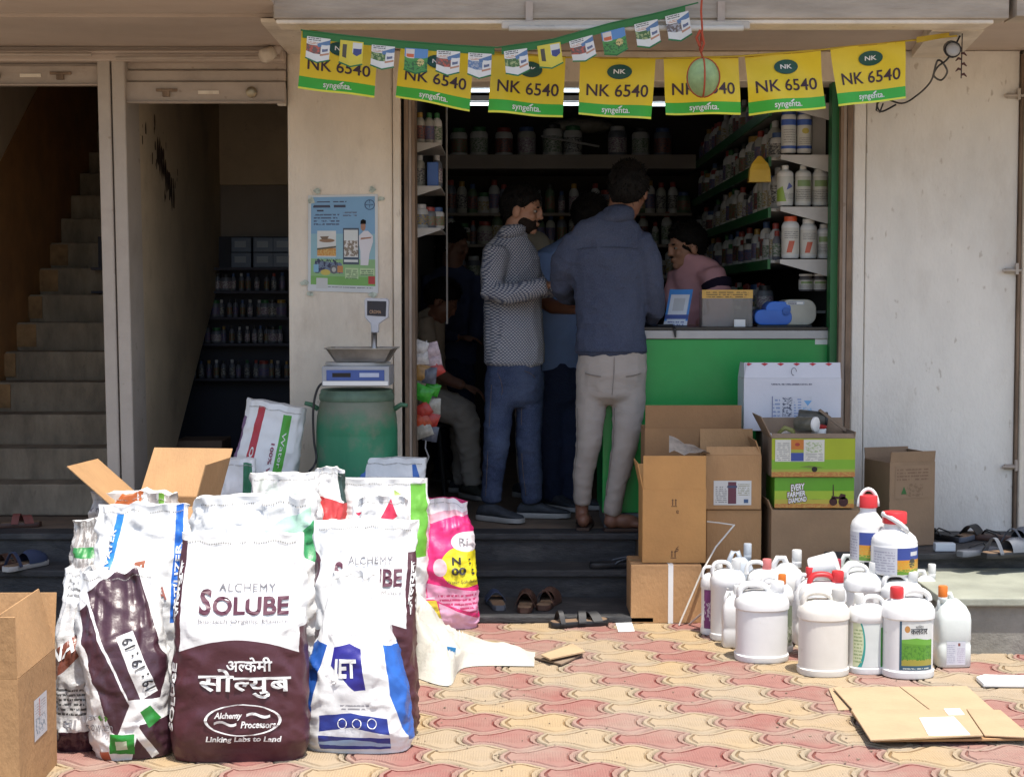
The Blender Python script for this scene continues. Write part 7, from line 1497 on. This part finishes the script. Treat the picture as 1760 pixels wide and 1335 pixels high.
jug('cream white jug with ribbed grey cap at the front', 1422, 90, 1016, 1165, kind='round', m=M_cream, cap=pmat('ribbed_grey_cap', (.45, .44, .42), .45, .1), capx=.55, hx=-.25)
# white plastic strip leaning beside the jugs
q = MB(); q.tube([AZ(1167, 1074, .004), AY(1205, 985, 6.85), AY(1230, 940, 6.9), AY(1262, 902, 6.95)], .010, 6, flat=.4); q.tube([AY(1262, 902, 6.95), AY(1235, 898, 6.97), AY(1215, 896, 6.98)], .006, 6, flat=.5); tag(q.build('plastic_strip', pmat('ivory_strip', (.62, .6, .54), .5)), 'long bent ivory plastic strip leaning on the jugs and cartons', 'strip')
q = MB(); q.tube([AZ(1185, 1072, .006), AY(1225, 1038, 6.7), AY(1252, 1010, 6.5)], .008, 6, flat=.5); tag(q.build('plastic_strip', pmat('ivory_strip', (.62, .6, .54), .5)), 'short ivory plastic strip propped against the left jugs', 'strip')
# ================================================================ FOOTWEAR
def sole_ring(L, W, z, k=1): return [(x * W * k, y * L + (k - 1) * 0, z) for x, y in ((-.62, -.45), (-.35, -.5), (.35, -.5), (.62, -.45), (.7, -.3), (.66, -.05), (.85, .2), (.92, .33), (.7, .45), (.25, .5), (-.25, .5), (-.75, .43), (-.95, .3), (-.85, .15), (-.66, -.05), (-.7, -.3))]
def sandal(label, px, py, z, yaw, L=.27, ms=None, mst=None, kind='cross', group='footwear left at the doorways', tilt=0):
    p = AZ(px, py, z); W = L * .19; root = empty('sandal', p, 0, label, 'sandal', group, rot=(tilt, 0, yaw))
    ms = ms or M_black; mst = mst or ms
    q = MB(); q.rings([sole_ring(L, W, 0, .96), sole_ring(L, W, .006, 1.02), sole_ring(L, W, .02, 1.0), sole_ring(L, W, .023, .95)]); q.build('sole', ms, root, smooth=True, sharp=40)
    q = MB(); q.rings([sole_ring(L * .95, W * .9, .0231, 1), sole_ring(L * .95, W * .9, .0245, .98)]); q.build('footbed', pmat('tan_footbed', (.2, .13, .08), .7, .2) if kind != 'flip' else ms, root)
    def band(y, wd, hgt, name='strap', x0=-.95, x1=.95, skew=0):
        q = MB(); vs = []; n = 10
        for i in range(n + 1):
            t = i / n; a = math.pi * t; x = W * (x0 + (x1 - x0) * t); zz = .018 + hgt * math.sin(a)
            for e, o_ in ((-1, 0), (1, 0), (1, .004), (-1, .004)): vs.append(Vector((x, L * y + skew * (t - .5) * L + e * wd / 2, zz + o_)))
        fs = []
        for i in range(n):
            for k in range(4): fs.append((4 * i + k, 4 * i + (k + 1) % 4, 4 * i + 4 + (k + 1) % 4, 4 * i + 4 + k))
        q.add(vs, fs); q.build(name, mst, root, smooth=True, sharp=50)
    if kind == 'cross': band(.22, .045, .036, skew=.1); band(.05, .035, .044, skew=-.1); band(-.33, .022, .05, 'heel_strap')
    elif kind == 'slide': band(.16, .085, .042)
    elif kind == 'flip':
        q = MB(); q.tube([(0, L * .3, .022), (W * .3, L * .22, .045), (W * .8, L * .0, .03), (W * .85, -L * .05, .02)], .006, 6, flat=.6); q.tube([(0, L * .3, .022), (-W * .3, L * .22, .045), (-W * .8, L * .0, .03), (-W * .85, -L * .05, .02)], .006, 6, flat=.6); q.build('strap', mst, root, smooth=True)
    elif kind == 'clog':
        q = MB(); rs = []
        for y, wd, hh in ((-.05, .72, .05), (.05, .8, .062), (.2, .9, .06), (.35, .88, .048), (.45, .6, .035), (.49, .25, .028)):
            rs.append([(W * wd * math.cos(math.pi * k / 10), L * y, .02 + hh * math.sin(math.pi * k / 10)) for k in range(11)])
        q.rings(rs, 0, False, True, closed=False); q.build('upper', mst, root, smooth=True)
        band(-.3, .02, .065, 'heel_strap')
M_brn = pmat('brown_leather', (.07, .035, .025), .5, .25, 20); M_mrn = pmat('red_brown_leather', (.17, .055, .045), .6, .2, 20); M_nvy = pmat('navy_foam', (.035, .05, .10), .6, .15); M_gry = pmat('grey_foam', (.10, .11, .13), .6, .2)
sandal('grey blue slide sandal nearest the pink sack on the lowest step', 853, 1040, .032, R(8), .25, M_gry, M_nvy, 'slide')
sandal('brown closed sandal in the middle on the lowest step', 904, 1044, .032, R(-4), .26, M_brn, M_brn, 'clog'); sandal('brown strapped sandal right of its partner on the lowest step', 942, 1040, .032, R(-14), .26, M_brn, M_brn, 'clog')
sandal('black strapped sandal lying on the sunlit paving before the steps', 995, 1074, .004, R(-72), .27, M_black, M_black, 'cross')
sandal('dark sandal tucked on the middle step against the cartons', 1058, 974, .163, R(-80), .25, M_black, M_gry, 'flip')
sandal('red brown open sandal on the left landing', 25, 905, .299, R(-72), .26, M_brn, M_mrn, 'cross'); sandal('dark blue slipper at the landing edge beside the sacks', 106, 925, .17, R(-60), .25, M_sole, M_nvy, 'clog')
sandal('navy clog with tan lining standing on the left step', 44, 975, .163, R(-25), .27, M_sole, M_nvy, 'clog'); sandal('brown sandal cut off by the left edge of the picture', 4, 975, .163, R(-30), .26, M_brn, M_brn, 'cross')
sandal('small black flip flop beside the carton on the ledge', 1623, 926, .303, R(30), .22, M_black, M_black, 'flip'); sandal('black flip flop with upright strap on the ledge', 1664, 926, .303, R(-40), .25, M_gry, M_black, 'slide')
sandal('dark grey flip flop nearest the small white packet', 1680, 952, .303, R(-55), .24, M_gry, M_black, 'flip'); sandal('tan soled sandal by the wall on the ledge', 1714, 928, .303, R(60), .24, M_brn, M_black, 'flip')
sandal('large dark clog at the right end of the ledge', 1735, 955, .303, R(-65), .29, M_black, M_gry, 'clog'); sandal('dark clog behind the large one at the right picture edge', 1752, 936, .303, R(-40), .28, M_black, M_gry, 'clog')
# small litter
q = MB(); a = AZ(1624, 947, .301); q.box(a.x - .045, a.x + .045, a.y - .012, a.y + .03, .3015, .338); tag(q.build('small_packet', artmat('pk', (.5, .55, .6), [], bump=0), bevel=.002), 'small pale blue packet on the dark ledge', 'packet')
q = MB(); P_ = [AZ(*p, .004) for p in ((1058, 1070), (1086, 1069), (1091, 1084), (1063, 1085))]; q.slab(P_, (0, 0, -.0015)); tag(q.build('paper_card', M_wletter), 'small white paper card on the paving by the strapped carton', 'paper')
q = MB(); P_ = [AZ(*p, .02) for p in ((1678, 1162), (1690, 1158), (1775, 1160), (1775, 1174), (1690, 1173))]; q.slab(P_, (0, 0, -.016)); tag(q.build('foam_strip', pmat('white_foam', (.76, .76, .74), .8, .05), bevel=.004, seg=2), 'white foam strip lying on the paving at the right edge', 'foam')


q = MB()
for i in range(220):
    p = AZ(rnd.uniform(690, 1750), rnd.uniform(1078, 1332), .0015); s = rnd.uniform(.0015, .006); a0 = rnd.uniform(0, 6)
    q.slab([p + Vector((s * rnd.uniform(.5, 1.2) * math.cos(a0 + t), s * rnd.uniform(.4, 1) * math.sin(a0 + t), 0)) for t in (0, 1.5, 3.1, 4.6)], (0, 0, rnd.uniform(.001, .003)))
tag(q.build('litter', pmat('grit', (.22, .17, .12), .9, .4, 90)), 'scattered grit and tiny scraps on the sunlit paving', 'litter', kind='stuff')
